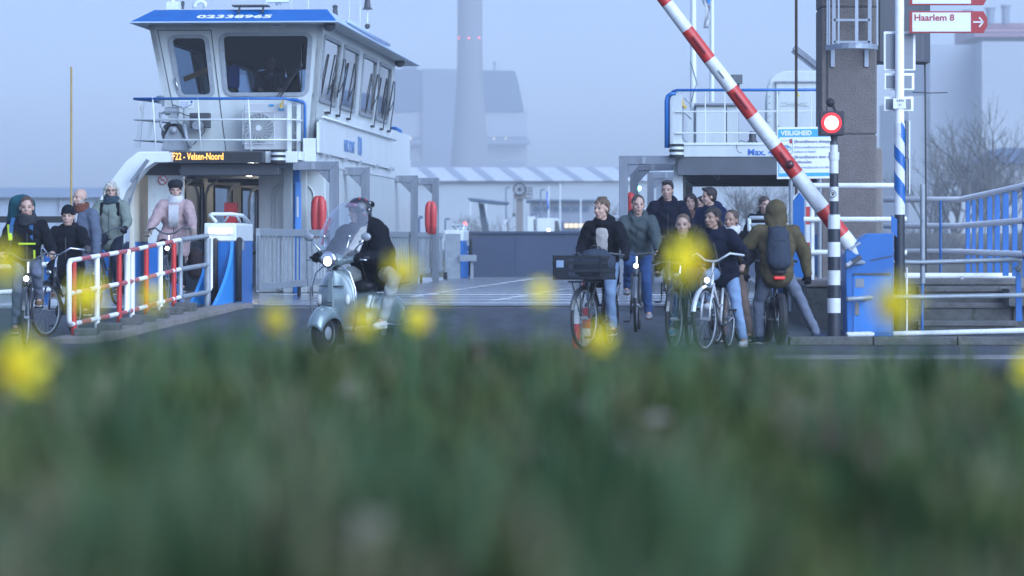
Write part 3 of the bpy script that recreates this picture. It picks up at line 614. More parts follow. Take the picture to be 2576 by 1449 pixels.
# pillars beneath the corner and black striped bumper
for px, u, wd in ((723, 61.8, 0.155), (761, 61.9, 0.14), (971, 78.8, 0.15), (999, 78.9, 0.13)):
    c = LP(px, 0, u).x; m = MB(); m.box(c - wd / 2, c + wd / 2, u, u + 0.12, 0.335, z_(402, 60)); fb(m, 'deck_pillar', M_cream, bev=0.01)
for px, u in ((746, 61.4), (985, 78.4)):
    c = LP(px, 0, u).x; m = MB(); m.box(c - 0.06, c + 0.06, u, u + 0.14, 0.335, z_(410, 60)); pl = fb(m, 'blue_locker_post', M_blue, bev=0.01)
    m = MB(); m.box(c - 0.02, c + 0.085, u - 0.06, u - 0.002, 1.35, 2.25); m.build('switch_box', mat('pale_blue_box', (0.08, 0.25, 0.62), 0.4), pl, bev=0.01)
    m = MB(); m.box(c + 0.01, c + 0.045, u - 0.068, u - 0.062, 1.65, 2.0); m.build('instruction_label', M_white, pl)
def bumper(px, py, u):
    c = LP(px, py, u)
    m = MB(); m.tube([c + V((0, 0, -0.11)), c + V((0, 0, 0.11))], 0.115, 18); b_ = fb(m, 'bumper_post', M_white, smooth='auto')
    for k in (-0.09, 0, 0.09):
        m = MB(); m.tube([c + V((0, 0, k - 0.021)), c + V((0, 0, k + 0.021))], 0.125, 18); m.build('rubber_ring', M_black, b_, smooth='auto')
bumper(700, 393, 59.86)
# railing on gallery
zr = [z_(245, 60), z_(298, 60), z_(350, 60)]; zb = gz
rl = LP(336, 245, 60).x; rr_ = LP(742, 245, 60).x
m = MB(); m.tube([(rl + 0.55, 62.6, zr[0] - 0.02), (rl, 60.05, zr[0]), (rr_ - 0.2, 60.05, zr[0]), (rr_, 60.3, zr[0] - 0.03), (rr_, 62.2, zr[0] - 0.03)], 0.023, 8); rail = fb(m, 'gallery_railing', M_blue, smooth=True)
for k in (1, 2):
    m = MB(); m.tube([(rl + 0.55, 62.6, zr[k]), (rl, 60.05, zr[k]), (rr_ - 0.2, 60.05, zr[k]), (rr_, 60.3, zr[k]), (rr_, 62.2, zr[k])], 0.015, 8); m.build('rail_bar', M_white, rail, smooth=True)
for px, t in ((373, 8), (494, 8), (612, 8)):
    pass
for (xa, xb) in ((384, 392), (497, 506), (624, 632)):
    m = MB(); a = LP(xa, 245, 60.05); b = LP(xb, 380, 60.05); m.tube([a, b], 0.014, 8); m.build('stanchion', M_white, rail, smooth=True)
m = MB(); m.bar(LP(357, 252, 61.4), LP(346, 372, 61.4), 0.09, 0.03, up=(0, 1, 0)); m.bar(LP(389, 262, 61), LP(372, 350, 61), 0.06, 0.03, up=(0, 1, 0)); m.build('flat_stanchion', M_white, rail)
for px in (727, 742):
    c = LP(px, 300, 60.25).x; m = MB(); m.box(c - 0.035, c + 0.035, 60.3 + (px - 727) * 0.03, 60.34 + (px - 727) * 0.03, gz, zr[0] - 0.06); m.build('gate_post', M_white, rail)
def loops(px0, py0, py1, u, n=2, dx=11):
    for k in range(n):
        a = LP(px0 + k * dx, py0 + 4 * k, u); b = LP(px0 + k * dx, py1 + 6 * k, u)
        m = MB(); m.tube([a + V((-0.17, 0, 0.035)), a + V((-0.05, 0, 0.03)), a + V((-0.01, 0, 0.0)), a + V((0, 0, -0.06)), b + V((0, 0, 0.08)), b + V((-0.02, 0, 0.02)), b + V((-0.12, 0, 0))], 0.024, 8)
        fb(m, 'blue_ladder_handrail', M_blue, smooth=True)
loops(755, 255, 392, 60.9, 2, 12)
loops(1003, 325, 436, 78.6, 2, 7)
m = MB()
for k in range(4): z = gz + 0.1 + k * 0.24; m.tube([LP(737, 0, 60.9).x * V((1, 0, 0)) + V((0, 60.9, z)), V((LP(758, 0, 60.9).x, 60.9, z))], 0.012, 6)
fb(m, 'ladder_rung', M_white)
# far end rail of gallery
m = MB(); fx0 = LP(965, 0, 79.6).x; fx1 = LP(1000, 0, 79.6).x
m.tube([(fx0, 77, z_(321, 77)), (fx0 + 0.05, 79.6, z_(322, 79.6)), (fx1, 79.6, z_(322, 79.6))], 0.023, 8); fr_ = fb(m, 'far_gallery_rail', M_blue, smooth=True)
for k in range(3):
    m = MB(); z = z_(350 + k * 27, 79.6); m.tube([(fx0, 79.6, z), (fx1, 79.6, z)], 0.014, 6); m.build('rail_bar', M_white, fr_)
for px in (978, 990):
    c = LP(px, 0, 79.6).x; m = MB(); m.box(c - 0.04, c + 0.04, 79.58, 79.64, z_(424, 79.6), z_(326, 79.6)); m.build('stanchion', M_white, fr_)

# -------- wheelhouse
wf = 61.0
BL = LP(440, 380, wf); BR = LP(785, 380, wf); TR = LP(813, 50, wf); TL = LP(374, 50, wf)
BL.z = BR.z = gz; TL.z = TR.z = 4.955
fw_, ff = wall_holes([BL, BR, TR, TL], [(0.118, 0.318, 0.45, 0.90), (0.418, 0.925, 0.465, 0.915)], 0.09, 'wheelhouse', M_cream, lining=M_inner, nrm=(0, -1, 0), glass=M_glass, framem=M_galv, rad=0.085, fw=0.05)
wh = fw_
ub = 74.0; BRb = V((BR.x, ub, gz)); TRb = V((TR.x, ub - 0.25, 4.955)); BLb = V((BL.x, ub, gz)); TLb = V((TL.x, ub - 0.25, 4.955))
def S(px): return (LU(px, TR.x) - wf) / (ub - 0.25 - wf)
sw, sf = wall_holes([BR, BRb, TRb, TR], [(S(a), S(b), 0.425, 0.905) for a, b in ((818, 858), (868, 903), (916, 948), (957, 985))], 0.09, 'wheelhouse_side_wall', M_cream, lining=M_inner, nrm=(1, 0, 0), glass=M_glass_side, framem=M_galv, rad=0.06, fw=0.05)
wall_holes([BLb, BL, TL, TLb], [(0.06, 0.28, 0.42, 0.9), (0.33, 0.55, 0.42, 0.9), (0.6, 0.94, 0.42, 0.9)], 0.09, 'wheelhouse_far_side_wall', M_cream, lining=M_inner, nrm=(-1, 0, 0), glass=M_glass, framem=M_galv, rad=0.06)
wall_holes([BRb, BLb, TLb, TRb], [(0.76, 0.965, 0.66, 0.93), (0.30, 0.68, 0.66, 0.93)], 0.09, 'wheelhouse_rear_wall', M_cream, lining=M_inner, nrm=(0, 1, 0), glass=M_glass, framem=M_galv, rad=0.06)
m = MB(); m.hexa([TL + V((0.1, 0.1, -0.14)), TR + V((-0.1, 0.1, -0.14)), TRb + V((-0.1, -0.1, -0.14)), TLb + V((0.1, -0.1, -0.14)), TL + V((0.1, 0.1, -0.1)), TR + V((-0.1, 0.1, -0.1)), TRb + V((-0.1, -0.1, -0.1)), TLb + V((0.1, -0.1, -0.1))])
m.build('wheelhouse_ceiling', M_inner, wh)
# door lines & handle
m = MB()
def dl(a, b): m.bar(ff(*a, 0.006), ff(*b, 0.006), 0.012, 0.012)
dl((0.045, 0.955), (0.355, 0.955)); dl((0.045, 0.955), (0.055, 0.02)); dl((0.355, 0.955), (0.375, 0.02))
m.build('door_seam', M_dark, wh)
m = MB(); m.box(*sorted((ff(0.14, 0).x, ff(0.25, 0).x)), wf - 0.05, wf - 0.002, ff(0, 0.965).z, ff(0, 0.99).z); m.build('door_hood', M_cream, wh)
m = MB(); a = LP(494, 255, wf - 0.05); a = LP(296 + 493 * 0.2963, 212, wf - 0.06); a = LP(440, 197, wf - 0.06); b = LP(448, 225, wf - 0.06); m.tube([a + V((0, 0.05, 0)), a, b, b + V((0, 0.05, 0))], 0.014, 8); m.build('door_handle', M_chrome, wh, smooth=True)
# notice stickers
for (xa, xb, ya, yb) in ((678, 718, 53, 68), (450, 488, 252, 272)):
    m = MB(); a = LP(xa, yb, wf); b = LP(xb, ya, wf); m.box(a.x, b.x, wf - 0.012, wf - 0.004, a.z, b.z); s_ = m.build('notice_sticker', M_white, wh)
    m = MB(); 
    for k in range(3): z = a.z + (k + 1) * (b.z - a.z) / 4.2; m.box(a.x + 0.02, b.x - 0.09, wf - 0.016, wf - 0.013, z, z + 0.008)
    m.lathe((b.x - 0.04, wf - 0.013, b.z - 0.03), [(0, 0), (0.022, 0), (0.022, 0.004), (0, 0.004)], (0, -1, 0), 12)
    m.build('print', M_bluet, s_)
# roof: hipped brim
zlo, zhi = z_(51, 60), z_(20, 60.4)
rA = LP(325, 51, 60.0); rB = LP(848, 46, 60.0); uR = 75.3
lo = [V((rA.x, 60.0, zlo)), V((rB.x, 60.0, zlo)), V((rB.x, uR, zlo)), V((rA.x, uR, zlo))]
ins = 0.36
hi = [V((rA.x + ins, 60.42, zhi)), V((rB.x - ins * 0.6, 60.42, zhi)), V((rB.x - ins, uR - 0.4, zhi)), V((rA.x + ins, uR - 0.4, zhi))]
M_roofs = mat('pale_roof_reflection', (0.40, 0.50, 0.66), 0.35, var=0.06)  # blue roof paint made paler: sky reflection on sides and top put into the colour
m = MB(); m.add(lo + hi, [(0, 1, 5, 4)], M_blue); m.add(lo + hi, [(1, 2, 6, 5), (2, 3, 7, 6), (3, 0, 4, 7), (4, 5, 6, 7)], M_roofs)
so = [TL + V((0, 0, 0.0)), TR, TRb, TLb]; so = [V((p.x, p.y, 4.95)) for p in so]
m.add(lo + so, [(0, 4, 5, 1), (1, 5, 6, 2), (2, 6, 7, 3), (3, 7, 4, 0)], M_cream)
rf = m.build('wheelhouse_roof', None, ferry, loc=FO, fix=True)
m = MB(); m.tube([lo[0], lo[1], lo[2], lo[3]], 0.013, 6, closed=True); m.build('roof_edge_trim', M_roofs, rf)
nrm = (lo[1] - lo[0]).cross(hi[0] - lo[0]).normalized(); c = (LP(588, 40, 60.16))
up_ = (hi[0] - lo[0]); up_ = V((0, up_.y, up_.z)).normalized()
ctr = lo[0] + (hi[0] - lo[0]) * 0.40; text('registration_number', '02338965', 0.165, mat('white_lettering', (0.8, 0.8, 0.8), 0.5), V((c.x, ctr.y, ctr.z)) + V((0, -0.012, 0.004)), (1, 0, 0), up_, rf, ext=0.003, sx=1.95, offset=0.004, shear=0.12)
# roof fittings
def rp(px, py, u): return LP(px, py, u)
m = MB(); a = rp(490, 20, 62); m.tube([a, a + V((-0.005, 0, 0.05)), a + V((0.04, 0, 0.1)), a + V((0.12, 0, 0.12)), a + V((0.18, 0, 0.08)), a + V((0.18, 0, 0.0))], 0.04, 10); m.build('vent_pipe', M_white, rf, smooth=True)
m = MB(); a = rp(434, 25, 61.5); m.box(a.x - 0.09, a.x + 0.13, 61.4, 61.6, a.z, a.z + 0.14); m.tube([a + V((0, 0, 0.1)), a + V((0, 0, 0.3))], 0.04); m.build('radar_mount', M_white, rf)
m = MB(); a = rp(460, 23, 61.2); m.lathe(a, [(0.02, 0), (0.02, 0.05), (0.03, 0.06), (0.03, 0.13), (0.01, 0.14)], (0, 0, 1), 10); m.build('roof_lamp', M_dark, rf)
m = MB(); a = rp(585, 18, 60.4); b = rp(675, 18, 60.4); m.box(a.x, b.x, 60.3, 60.65, a.z + 0.01, a.z + 0.035)
for px in (600, 660): c = rp(px, 33, 60.2); m.bar(c, V((c.x, 60.35, a.z + 0.01)), 0.03, 0.03)
m.build('roof_platform', M_dark, rf)
m = MB(); a = rp(700, 14, 62.5); m.box(a.x - 0.18, a.x + 0.2, 62.3, 62.6, a.z + 0.05, a.z + 0.12); m.tube([a, a + V((0, 0, 0.06))], 0.05); m.box(a.x - 0.02, a.x + 0.3, 62.4, 62.5, a.z + 0.14, a.z + 0.2); m.build('radar_scanner', M_white, rf)
for px, u, hh, r in ((683, 62, 0.5, 0.008), (748, 63, 0.4, 0.006), (789, 63, 0.5, 0.009), (893, 66, 0.6, 0.006), (937, 70, 0.6, 0.014), (919, 68, 0.7, 0.006), (857, 64, 0.2, 0.012)):
    a = LP(px, 60, u); z0 = zhi; m = MB(); m.tube([(a.x - 0.1, u, z0 - 0.02), (a.x - 0.1, u, z0 + hh)], r, 6); m.build('aerial', M_white, rf)
a = LP(937, 40, 70); m = MB(); m.lathe((a.x - 0.1, 70, z_(22, 70)), [(0.03, 0), (0.11, 0.01), (0.07, 0.05), (0.05, 0.2), (0.02, 0.22)], (0, 0, 1), 12); m.lathe((a.x - 0.1, 70, z_(70, 70)), [(0.03, 0), (0.05, 0.03), (0.05, 0.08), (0.02, 0.1)], (0, 0, 1), 10); m.build('navigation_light', M_dark, rf)
a = LP(857, 20, 64); m = MB(); m.lathe((a.x - 0.1, 64, z_(40, 64)), [(0.03, 0), (0.05, 0.03), (0.04, 0.15), (0.05, 0.2), (0.02, 0.22)], (0, 0, 1), 10); m.build('navigation_light', M_dark, rf)
m = MB(); m.tube([(rB.x - 0.15, 63, zhi - 0.05), (rB.x - 0.22, 71, zhi - 0.03)], 0.035, 8); m.build('roof_handrail', M_roofs, rf, smooth=True)
for px, py, u in ((890, 72, 60.4), ): pass
m = MB(); c = LP(878 - 15, 0, 61).x; c = LP(696 + 200 * 0.2963 * 0 + 193, 0, 61).x
a = V((TR.x + 0.14, 60.7, 4.91)); m.lathe(a, [(0.0, -0.05), (0.10, -0.04), (0.1, 0.06), (0.06, 0.1), (0, 0.1)], (0.3, -1, 0), 12); a = V((TR.x + 0.12, 73.4, 4.91)); m.lathe(a, [(0.0, -0.05), (0.10, -0.04), (0.1, 0.06), (0.06, 0.1), (0, 0.1)], (0.3, -1, 0), 12); m.build('search_light', M_dark, rf, smooth='auto')
# wipers on side windows and one on the front
def wiper(s0, big=1.0, lean=0.03):
    m = MB(); base = sf(s0, 0.335, 0.05); knee = sf(s0 + 0.02, 0.63, 0.10)
    m.box(base.x - 0.05, base.x + 0.04, base.y - 0.12, base.y + 0.12, base.z - 0.02, base.z + 0.02)
    m.tube([base + V((0.04, 0, 0)), sf(s0 + 0.004, 0.42, 0.09), knee], [0.012, 0.013, 0.009], 6)
    m.tube([sf(s0 + 0.03, 0.80, 0.07), knee], 0.010, 5); m.tube([knee, sf(s0 - 0.01 * 1.2, 0.52, 0.06)], 0.010, 5)
    m.tube([sf(s0 + 0.028, 0.80, 0.045), sf(s0 - 0.018, 0.48, 0.045)], 0.014, 5)
    m.build('wiper', M_black, sw)
for px in (823, 847, 874, 935, 958, 976): wiper((LU(px, BR.x + 0.1) - wf) / (ub - wf))
m = MB()
m.tube([LP(703, 246, wf - 0.15), LP(757, 168, wf - 0.12)], 0.014, 6); m.tube([LP(697, 243, wf - 0.15), LP(753, 170, wf - 0.12)], 0.010, 6); m.tube([LP(758, 112, wf - 0.08), LP(759, 222, wf - 0.08)], 0.012, 6); m.ell(LP(757, 165, wf - 0.12), (0.035, 0.03, 0.05)); m.build('wiper', M_black, wh)
# rail and eaves gutter along the side below windows
m = MB(); m.tube([sf(0.0, 0.28, 0.09), sf(0.0, 0.28, 0.16), sf(0.98, 0.26, 0.16), sf(0.98, 0.26, 0.09)], 0.022, 6); m.build('side_handrail', M_white, sw, smooth=True)
# white name panel
pt = V((-7.28, 0, 0)); a = [(-7.27, 60.6, 1.49), (-7.27, 73.4, 1.45), (-7.27, 73.4, 1.85), (-7.27, 73.0, 2.10), (-7.27, 61.3, 2.12), (-7.27, 60.6, 2.0)]
a = [(x, y, z + 1.25) for x, y, z in a]
m = MB(); m.prism(a, (0.05, 0, 0)); pn = fb(m, 'name_panel', M_white, bev=0.006)
M_faded = mat('faded_blue_lettering', (0.12, 0.25, 0.5), 0.6)
text('ferry_name', 'NZK PONT', 0.30, M_faded, (-7.212, 65.2, 2.95), (0, 1, 0), (0, 0, 1), pn, sx=1.15, offset=0.006)
text('ferry_number', '100', 0.50, M_faded, (-7.212, 66.95, 3.0), (0, 1, 0), (0, 0, 1), pn, sx=1.05, offset=0.006)
m = MB()
for y in (61.2, 62.0, 64.5, 67, 70, 72.6, 73.2): m.box(-7.26, -7.18, y, y + 0.09, 2.67, 2.74)
m.build('panel_bracket', M_galv, pn)
m = MB(); m.box(-7.5, -7.28, 60.6, 78, gz - 0.2, gz + 0.25); fb(m, 'side_coaming', M_white)
m = MB(); m.box(-7.52, -7.3, 62.3, 78.0, gz + 0.25, gz + 0.8); fb(m, 'upper_casing_side', M_white)
# interior of wheelhouse: seats, console, blinds
def iseat(px, u, name='helm_seat', mt=M_seat):
    c = LP(px, 240, u); m = MB(); m.box(c.x - 0.24, c.x + 0.24, u - 0.1, u + 0.4, z_(240, u) - 0.1, z_(240, u) + 0.03); m.box(c.x - 0.25, c.x + 0.25, u + 0.3, u + 0.42, z_(240, u), z_(190, u)); m.box(c.x - 0.13, c.x + 0.13, u + 0.3, u + 0.40, z_(190, u) + 0.02, z_(170, u)); m.build(name, mt, wh, bev=0.04)
iseat(695, 66); 
m = MB(); a = LP(570, 222, 62.3); b = LP(601, 163, 62.3); m.box(a.x, b.x, 62.3, 62.42, a.z, b.z); m.build('passenger_seat_back', mat('navy_seat', (0.02, 0.05, 0.22), 0.8), wh, bev=0.04)
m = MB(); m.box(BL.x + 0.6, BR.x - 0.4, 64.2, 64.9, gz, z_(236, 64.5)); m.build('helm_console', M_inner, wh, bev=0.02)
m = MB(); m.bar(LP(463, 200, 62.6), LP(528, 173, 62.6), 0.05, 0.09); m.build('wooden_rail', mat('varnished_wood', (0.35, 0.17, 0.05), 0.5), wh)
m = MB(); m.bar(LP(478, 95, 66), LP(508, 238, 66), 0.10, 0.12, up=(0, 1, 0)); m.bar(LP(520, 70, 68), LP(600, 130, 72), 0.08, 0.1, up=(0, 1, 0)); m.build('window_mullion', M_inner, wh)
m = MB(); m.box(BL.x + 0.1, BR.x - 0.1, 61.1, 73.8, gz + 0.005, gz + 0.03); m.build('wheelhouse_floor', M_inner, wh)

# -------- gallery machinery: winch, motor, air conditioner, beacon
wn = LP(460, 372, 60.55)
m = MB(); f_ = lambda x, y, u=60.5: LP(x, y, u)
m.prism([f_(405, 379), f_(415, 340), f_(428, 318), f_(442, 318), f_(455, 340), f_(478, 379)], (0, 0.12, 0)); wn_ = fb(m, 'winch', M_galv, bev=0.01)
m = MB(); c = f_(437, 328, 60.47); m.lathe(c, [(0, -0.0), (0.05, 0), (0.05, 0.05), (0.02, 0.07), (0, 0.07)], (0, -1, 0), 16); m.build('winch_hub', M_galv, wn_, smooth='auto')
m = MB(); c = f_(437, 335, 60.75); m.lathe(c, [(0, 0), (0.20, 0), (0.20, 0.10), (0.14, 0.10), (0.14, 0.05), (0, 0.05)], (0, -1, 0), 24); m.build('winch_drum', M_dark, wn_, smooth='auto')
m = MB(); a = f_(415, 280); m.tube([f_(416, 280), f_(450, 278)], 0.07, 14); m.tube([f_(404, 286), f_(416, 282)], 0.02); m.box(f_(430, 0).x, f_(447, 0).x, 60.45, 60.6, f_(0, 312).z, f_(0, 286).z); m.build('winch_brake', M_galv, wn_, smooth='auto')
m = MB(); m.tube([f_(402, 283, 60.4), f_(405, 318, 60.4), f_(414, 330, 60.4)], 0.022); m.tube([f_(463, 312, 60.4), f_(470, 350, 60.4), f_(479, 373, 60.4)], 0.035); m.tube([f_(436, 264, 60.4), f_(462, 272, 60.4), f_(484, 262, 60.4)], 0.012); m.tube([f_(463, 272, 60.4), f_(464, 312, 60.4)], 0.02); m.build('winch_lever', M_galv, wn_, smooth=True)
m = MB(); m.lathe(f_(494, 315, 60.45), [(0, 0), (0.075, 0.0), (0.08, -0.05), (0.09, -0.25), (0, -0.25)], (0, -1, 0), 18); m.build('winch_motor', M_galv, wn_, smooth='auto')
m = MB(); m.box(f_(472, 0).x, f_(523, 0).x, 60.7, 60.85, f_(0, 322).z, f_(0, 284).z); m.build('grille_box', M_dark, wn_, bev=0.01)
m = MB(); m.tube([f_(450, 282, 60.3), f_(470, 290, 60.3), f_(500, 296, 60.3), f_(516, 312, 60.3), f_(515, 330, 60.3), f_(500, 350, 60.3), f_(485, 365, 60.3)], 0.008); m.build('winch_cable', M_black, wn_)
a = f_(614, 377, 60.45); b = f_(722, 260, 60.45)
M_acg = mat('air_conditioner_grey', (0.46, 0.48, 0.50), 0.5, var=0.05)
m = MB(); m.box(a.x, b.x, 60.45, 60.8, a.z, b.z); ac = fb(m, 'air_conditioner', M_acg, bev=0.015)
c = f_(651, 322, 60.43); m = MB()
for r in [0.03 + k * 0.021 for k in range(12)]: m.tube([c + V((math.cos(t) * r, -0.02, math.sin(t) * r)) for t in [i * math.pi / 12 for i in range(24)]], 0.0035, 4, closed=True)
for k in range(20):
    t = k * math.pi / 10; m.tube([c + V((math.cos(t + 0.5 * q) * (0.03 + 0.23 * q), -0.02, math.sin(t + 0.5 * q) * (0.03 + 0.23 * q))) for q in (0, 0.35, 0.7, 1)], 0.0035, 4)
m.lathe(c + V((0, -0.02, 0)), [(0, 0), (0.045, 0), (0.045, 0.015), (0, 0.015)], (0, -1, 0), 12)
m.tube([c + V(p) for p in ((-0.27, -0.02, -0.27), (0.27, -0.02, -0.27), (0.27, -0.02, 0.27), (-0.27, -0.02, 0.27))], 0.008, 6, closed=True)
m.build('fan_grille', M_white, ac)
m = MB(); m.lathe(c + V((0, -0.004, 0)), [(0, 0), (0.25, 0), (0.25, 0.006), (0, 0.006)], (0, -1, 0), 24); m.build('fan_opening', M_dark, ac)
m = MB(); m.box(f_(702, 0).x, f_(716, 0).x, 60.435, 60.447, f_(0, 280).z, f_(0, 272).z); m.box(f_(678, 0).x, f_(690, 0).x, 60.435, 60.447, f_(0, 269).z, f_(0, 264).z); m.build('maker_badge', mat('badge_blue', (0.03, 0.3, 0.55), 0.5), ac)
m = MB(); m.box(f_(713, 0).x, f_(716, 0).x, 60.3, 60.4, f_(0, 262).z, f_(0, 250).z); m.box(f_(709, 0).x, f_(716, 0).x, 60.2, 60.3, f_(0, 276).z, f_(0, 262).z); fb(m, 'yellow_handset', M_ylw)
m = MB(); c = f_(404, 258, 60.2); m.lathe(c, [(0.04, -0.02), (0.045, 0.0), (0.045, 0.07), (0.07, 0.09), (0.075, 0.105), (0.02, 0.12)], (0, 0, 1), 12); m.box(f_(414, 0).x, f_(420, 0).x, 60.2, 60.26, f_(0, 270).z, f_(0, 252).z); fb(m, 'caged_lamp', M_galv, smooth='auto')

# -------- portals
def portal(u, vleg, vwall, zt, t=0.145, dirn=1):
    m = MB(); k = t
    # leg with mitred corner, beam, gusset
    s_ = 1 if vleg > vwall else -1
    y0, y1 = u, u + 0.16
    m.prism([(vleg, y0, 0.335), (vleg, y0, zt), (vleg - s_ * k, y0, zt - k), (vleg - s_ * k, y0, 0.335)], (0, 0.16, 0))
    m.prism([(vleg, y0 + 0.001, zt + 0.001), (vwall, y0 + 0.001, zt + 0.001), (vwall, y0 + 0.001, zt - k), (vleg - s_ * k, y0 + 0.001, zt - k)], (0, 0.158, 0))
    m.prism([(vleg - s_ * k, y0 + 0.02, zt - k), (vleg - s_ * (k + 0.22), y0 + 0.02, zt - k), (vleg - s_ * k, y0 + 0.02, zt - k - 0.22)], (0, 0.12, 0))
    p = fb(m, 'portal_frame', M_steel, bev=0.006)
    m = MB(); xm = vleg - s_ * 0.42; m.box(xm - 0.03, xm + 0.03, y0 - 0.012, y0 - 0.002, zt - 0.13, zt - 0.02); m.build('bolt_plate', M_galv, p)
for px, py in ((850, 405), (928, 420), (1050, 441), (1103, 447)):
    u = 60 * 1022 / (1872 - px); portal(u, LP(px, py, u).x, -7.6, z_(py, u))
m = MB(); m.box(LP(560, 0, 59.9).x, LP(716, 0, 59.9).x, 60.3, 60.45, z_(420, 60), z_(409, 60)); fb(m, 'portal_beam_end', M_steel)
for i, (px, py) in enumerate(((1557, 392), (1585, 409), (1628, 433), (1651, 446))):
    u = 60 * 315 / (1872 - px); portal(u, LP(px, py, u).x, -1.15, z_(py, u))
# -------- right-hand superstructure
ur = 60.0
zb0, zb1 = z_(395, ur), z_(362, ur); rx0 = LP(1690, 0, ur).x; rx1 = 2.1
m = MB(); m.box(rx0 + 0.05, rx1, ur, ur + 0.08, zb0, zb1); fb(m, 'bridge_front_beam', M_cream, bev=0.01)
m = MB(); m.box(rx0 + 0.02, rx1, ur - 0.02, ur + 0.1, zb1 - 0.02, zb1 + 0.02); fb(m, 'bridge_top_lip', M_white)
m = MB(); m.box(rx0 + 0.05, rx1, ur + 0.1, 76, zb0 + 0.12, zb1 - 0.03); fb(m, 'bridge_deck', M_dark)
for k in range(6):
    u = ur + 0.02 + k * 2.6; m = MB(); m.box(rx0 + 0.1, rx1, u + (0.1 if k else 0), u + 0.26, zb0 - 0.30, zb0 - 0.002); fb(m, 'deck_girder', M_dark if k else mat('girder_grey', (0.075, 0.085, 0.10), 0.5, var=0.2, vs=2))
text('height_limit_text', 'Max. 4,0 m', 0.145, M_bluet, (LP(1880, 0, ur).x, ur - 0.004, z_(384, ur)), (1, 0, 0), (0, 0, 1), None, align='LEFT', offset=0.004, sx=1.1)
tx = bpy.data.objects['height_limit_text']; tx.parent = ferry; tx.location = FO
bumper(1702, 379, ur - 0.1)
for k in range(5):
    u = ur + 0.25 + k * 2.8; m = MB(); xa = LP(1693, 0, ur).x; m.box(xa, xa + 0.16, u, u + 0.35, 0.335, zb0 - 0.002); fb(m, 'side_casing_pillar', M_cream, bev=0.01)
m = MB(); m.box(xa + 0.02, xa + 0.10, ur + 0.6, 73.5, 0.335, zb0 - 0.3); fb(m, 'side_casing_wall', mat('casing_grey', (0.30, 0.31, 0.31), 0.6, var=0.1))
m = MB(); m.box(rx1 - 0.2, rx1 + 0.05, ur + 0.1, 76, 0.335, zb0 + 0.1); fb(m, 'starboard_side_wall', M_cream)
for px, py, u in ((1905, 429, 66), (1909, 437, 69), (1905, 448, 74)):
    c = LP(px, py, u); m = MB(); m.box(c.x - 0.1, c.x + 0.1, u, u + 0.1, c.z + 0.03, c.z + 0.07, M_galv); m.ell(c, (0.085, 0.06, 0.045), m=M_lamp); m.build('underdeck_lamp', None, ferry, loc=FO)
for px, py in ((1773, 413), (1808, 445)):
    c = LP(px, py, 60.5); m = MB(); m.ell(c, (0.07, 0.07, 0.06)); fb(m, 'dome_camera', M_dark, smooth=True)
# right railing
zr = [z_(227, ur), z_(281, ur), z_(335, ur)]
m = MB(); m.tube([(rx0 + 0.02, ur + 2.5, zr[0] - 0.05), (rx0 + 0.01, ur + 0.1, zr[0] - 0.02), (rx0 + 0.08, ur + 0.03, zr[0]), (rx1, ur + 0.03, zr[0])], 0.024, 8); rr2 = fb(m, 'bridge_railing', M_blue, smooth=True)
for k in (1, 2):
    m = MB(); m.tube([(rx0 + 0.06, ur + 0.03, zr[k]), (rx1, ur + 0.03, zr[k])], 0.014, 6); m.build('rail_bar', M_white, rr2)
for px in (1774, 1873 - 1 - 48, 1955, 2040):
    if px == 1824: px = 1823 + 0
    c = LP(px, 0, ur).x; m = MB(); m.tube([(c, ur + 0.03, zb1), (c, ur + 0.03, zr[0])], 0.011, 6); m.build('stanchion', M_white, rr2)
a = LP(1692, 0, ur).x; m = MB(); m.box(a, a + 0.16, ur + 0.06, ur + 0.11, zb1, zr[0] - 0.04); m.box(a + 0.24, a + 0.34, ur + 0.6, ur + 0.64, zb1, zr[0] - 0.35); m.build('gate_post', M_cream, rr2)
for k in range(2):
    m = MB(); a = LP(1676 + 5 * k, 240, ur - 0.1 + 0.3 * k); b = LP(1676 + 5 * k, 372, ur - 0.1 + 0.3 * k); m.tube([a + V((0.16, 0, 0.03)), a + V((0.07, 0, 0.025)), a + V((0.02, 0, -0.01)), a + V((0, 0, -0.09)), b], 0.03, 8); fb(m, 'blue_ladder_handrail', M_blue, smooth=True)
m = MB(); c = LP(1657 + 6, 371, ur); c = LP(1667 + 12, 378, ur); 
a = LP(1712, 288, ur + 0.3)
m = MB(); a = LP(1707, 302, ur + 0.2); b = LP(1722, 245, ur + 0.2); m.bar(LP(1712, 246, ur + 0.2), LP(1720, 272, ur + 0.2), 0.07, 0.1, up=(0, 1, 0)); m.bar(LP(1716, 262, ur + 0.1), LP(1727, 272, ur + 0.1), 0.05, 0.06, up=(0, 1, 0)); fb(m, 'yellow_deck_lamp', M_ylw, bev=0.01)
m = MB(); m.tube([LP(1722, 246, ur + .2), LP(1726, 252, ur + .2), LP(1732, 258, ur + .2), LP(1738, 262, ur + .2)], 0.012); m.tube([LP(1719, 275, ur + .2), LP(1719, 350, ur + .2), LP(1730, 360, ur + .2)], 0.014); m.tube([LP(1719, 280, ur + .2), LP(1740, 300, ur + .2)], 0.014); fb(m, 'hook_and_conduit', M_galv)
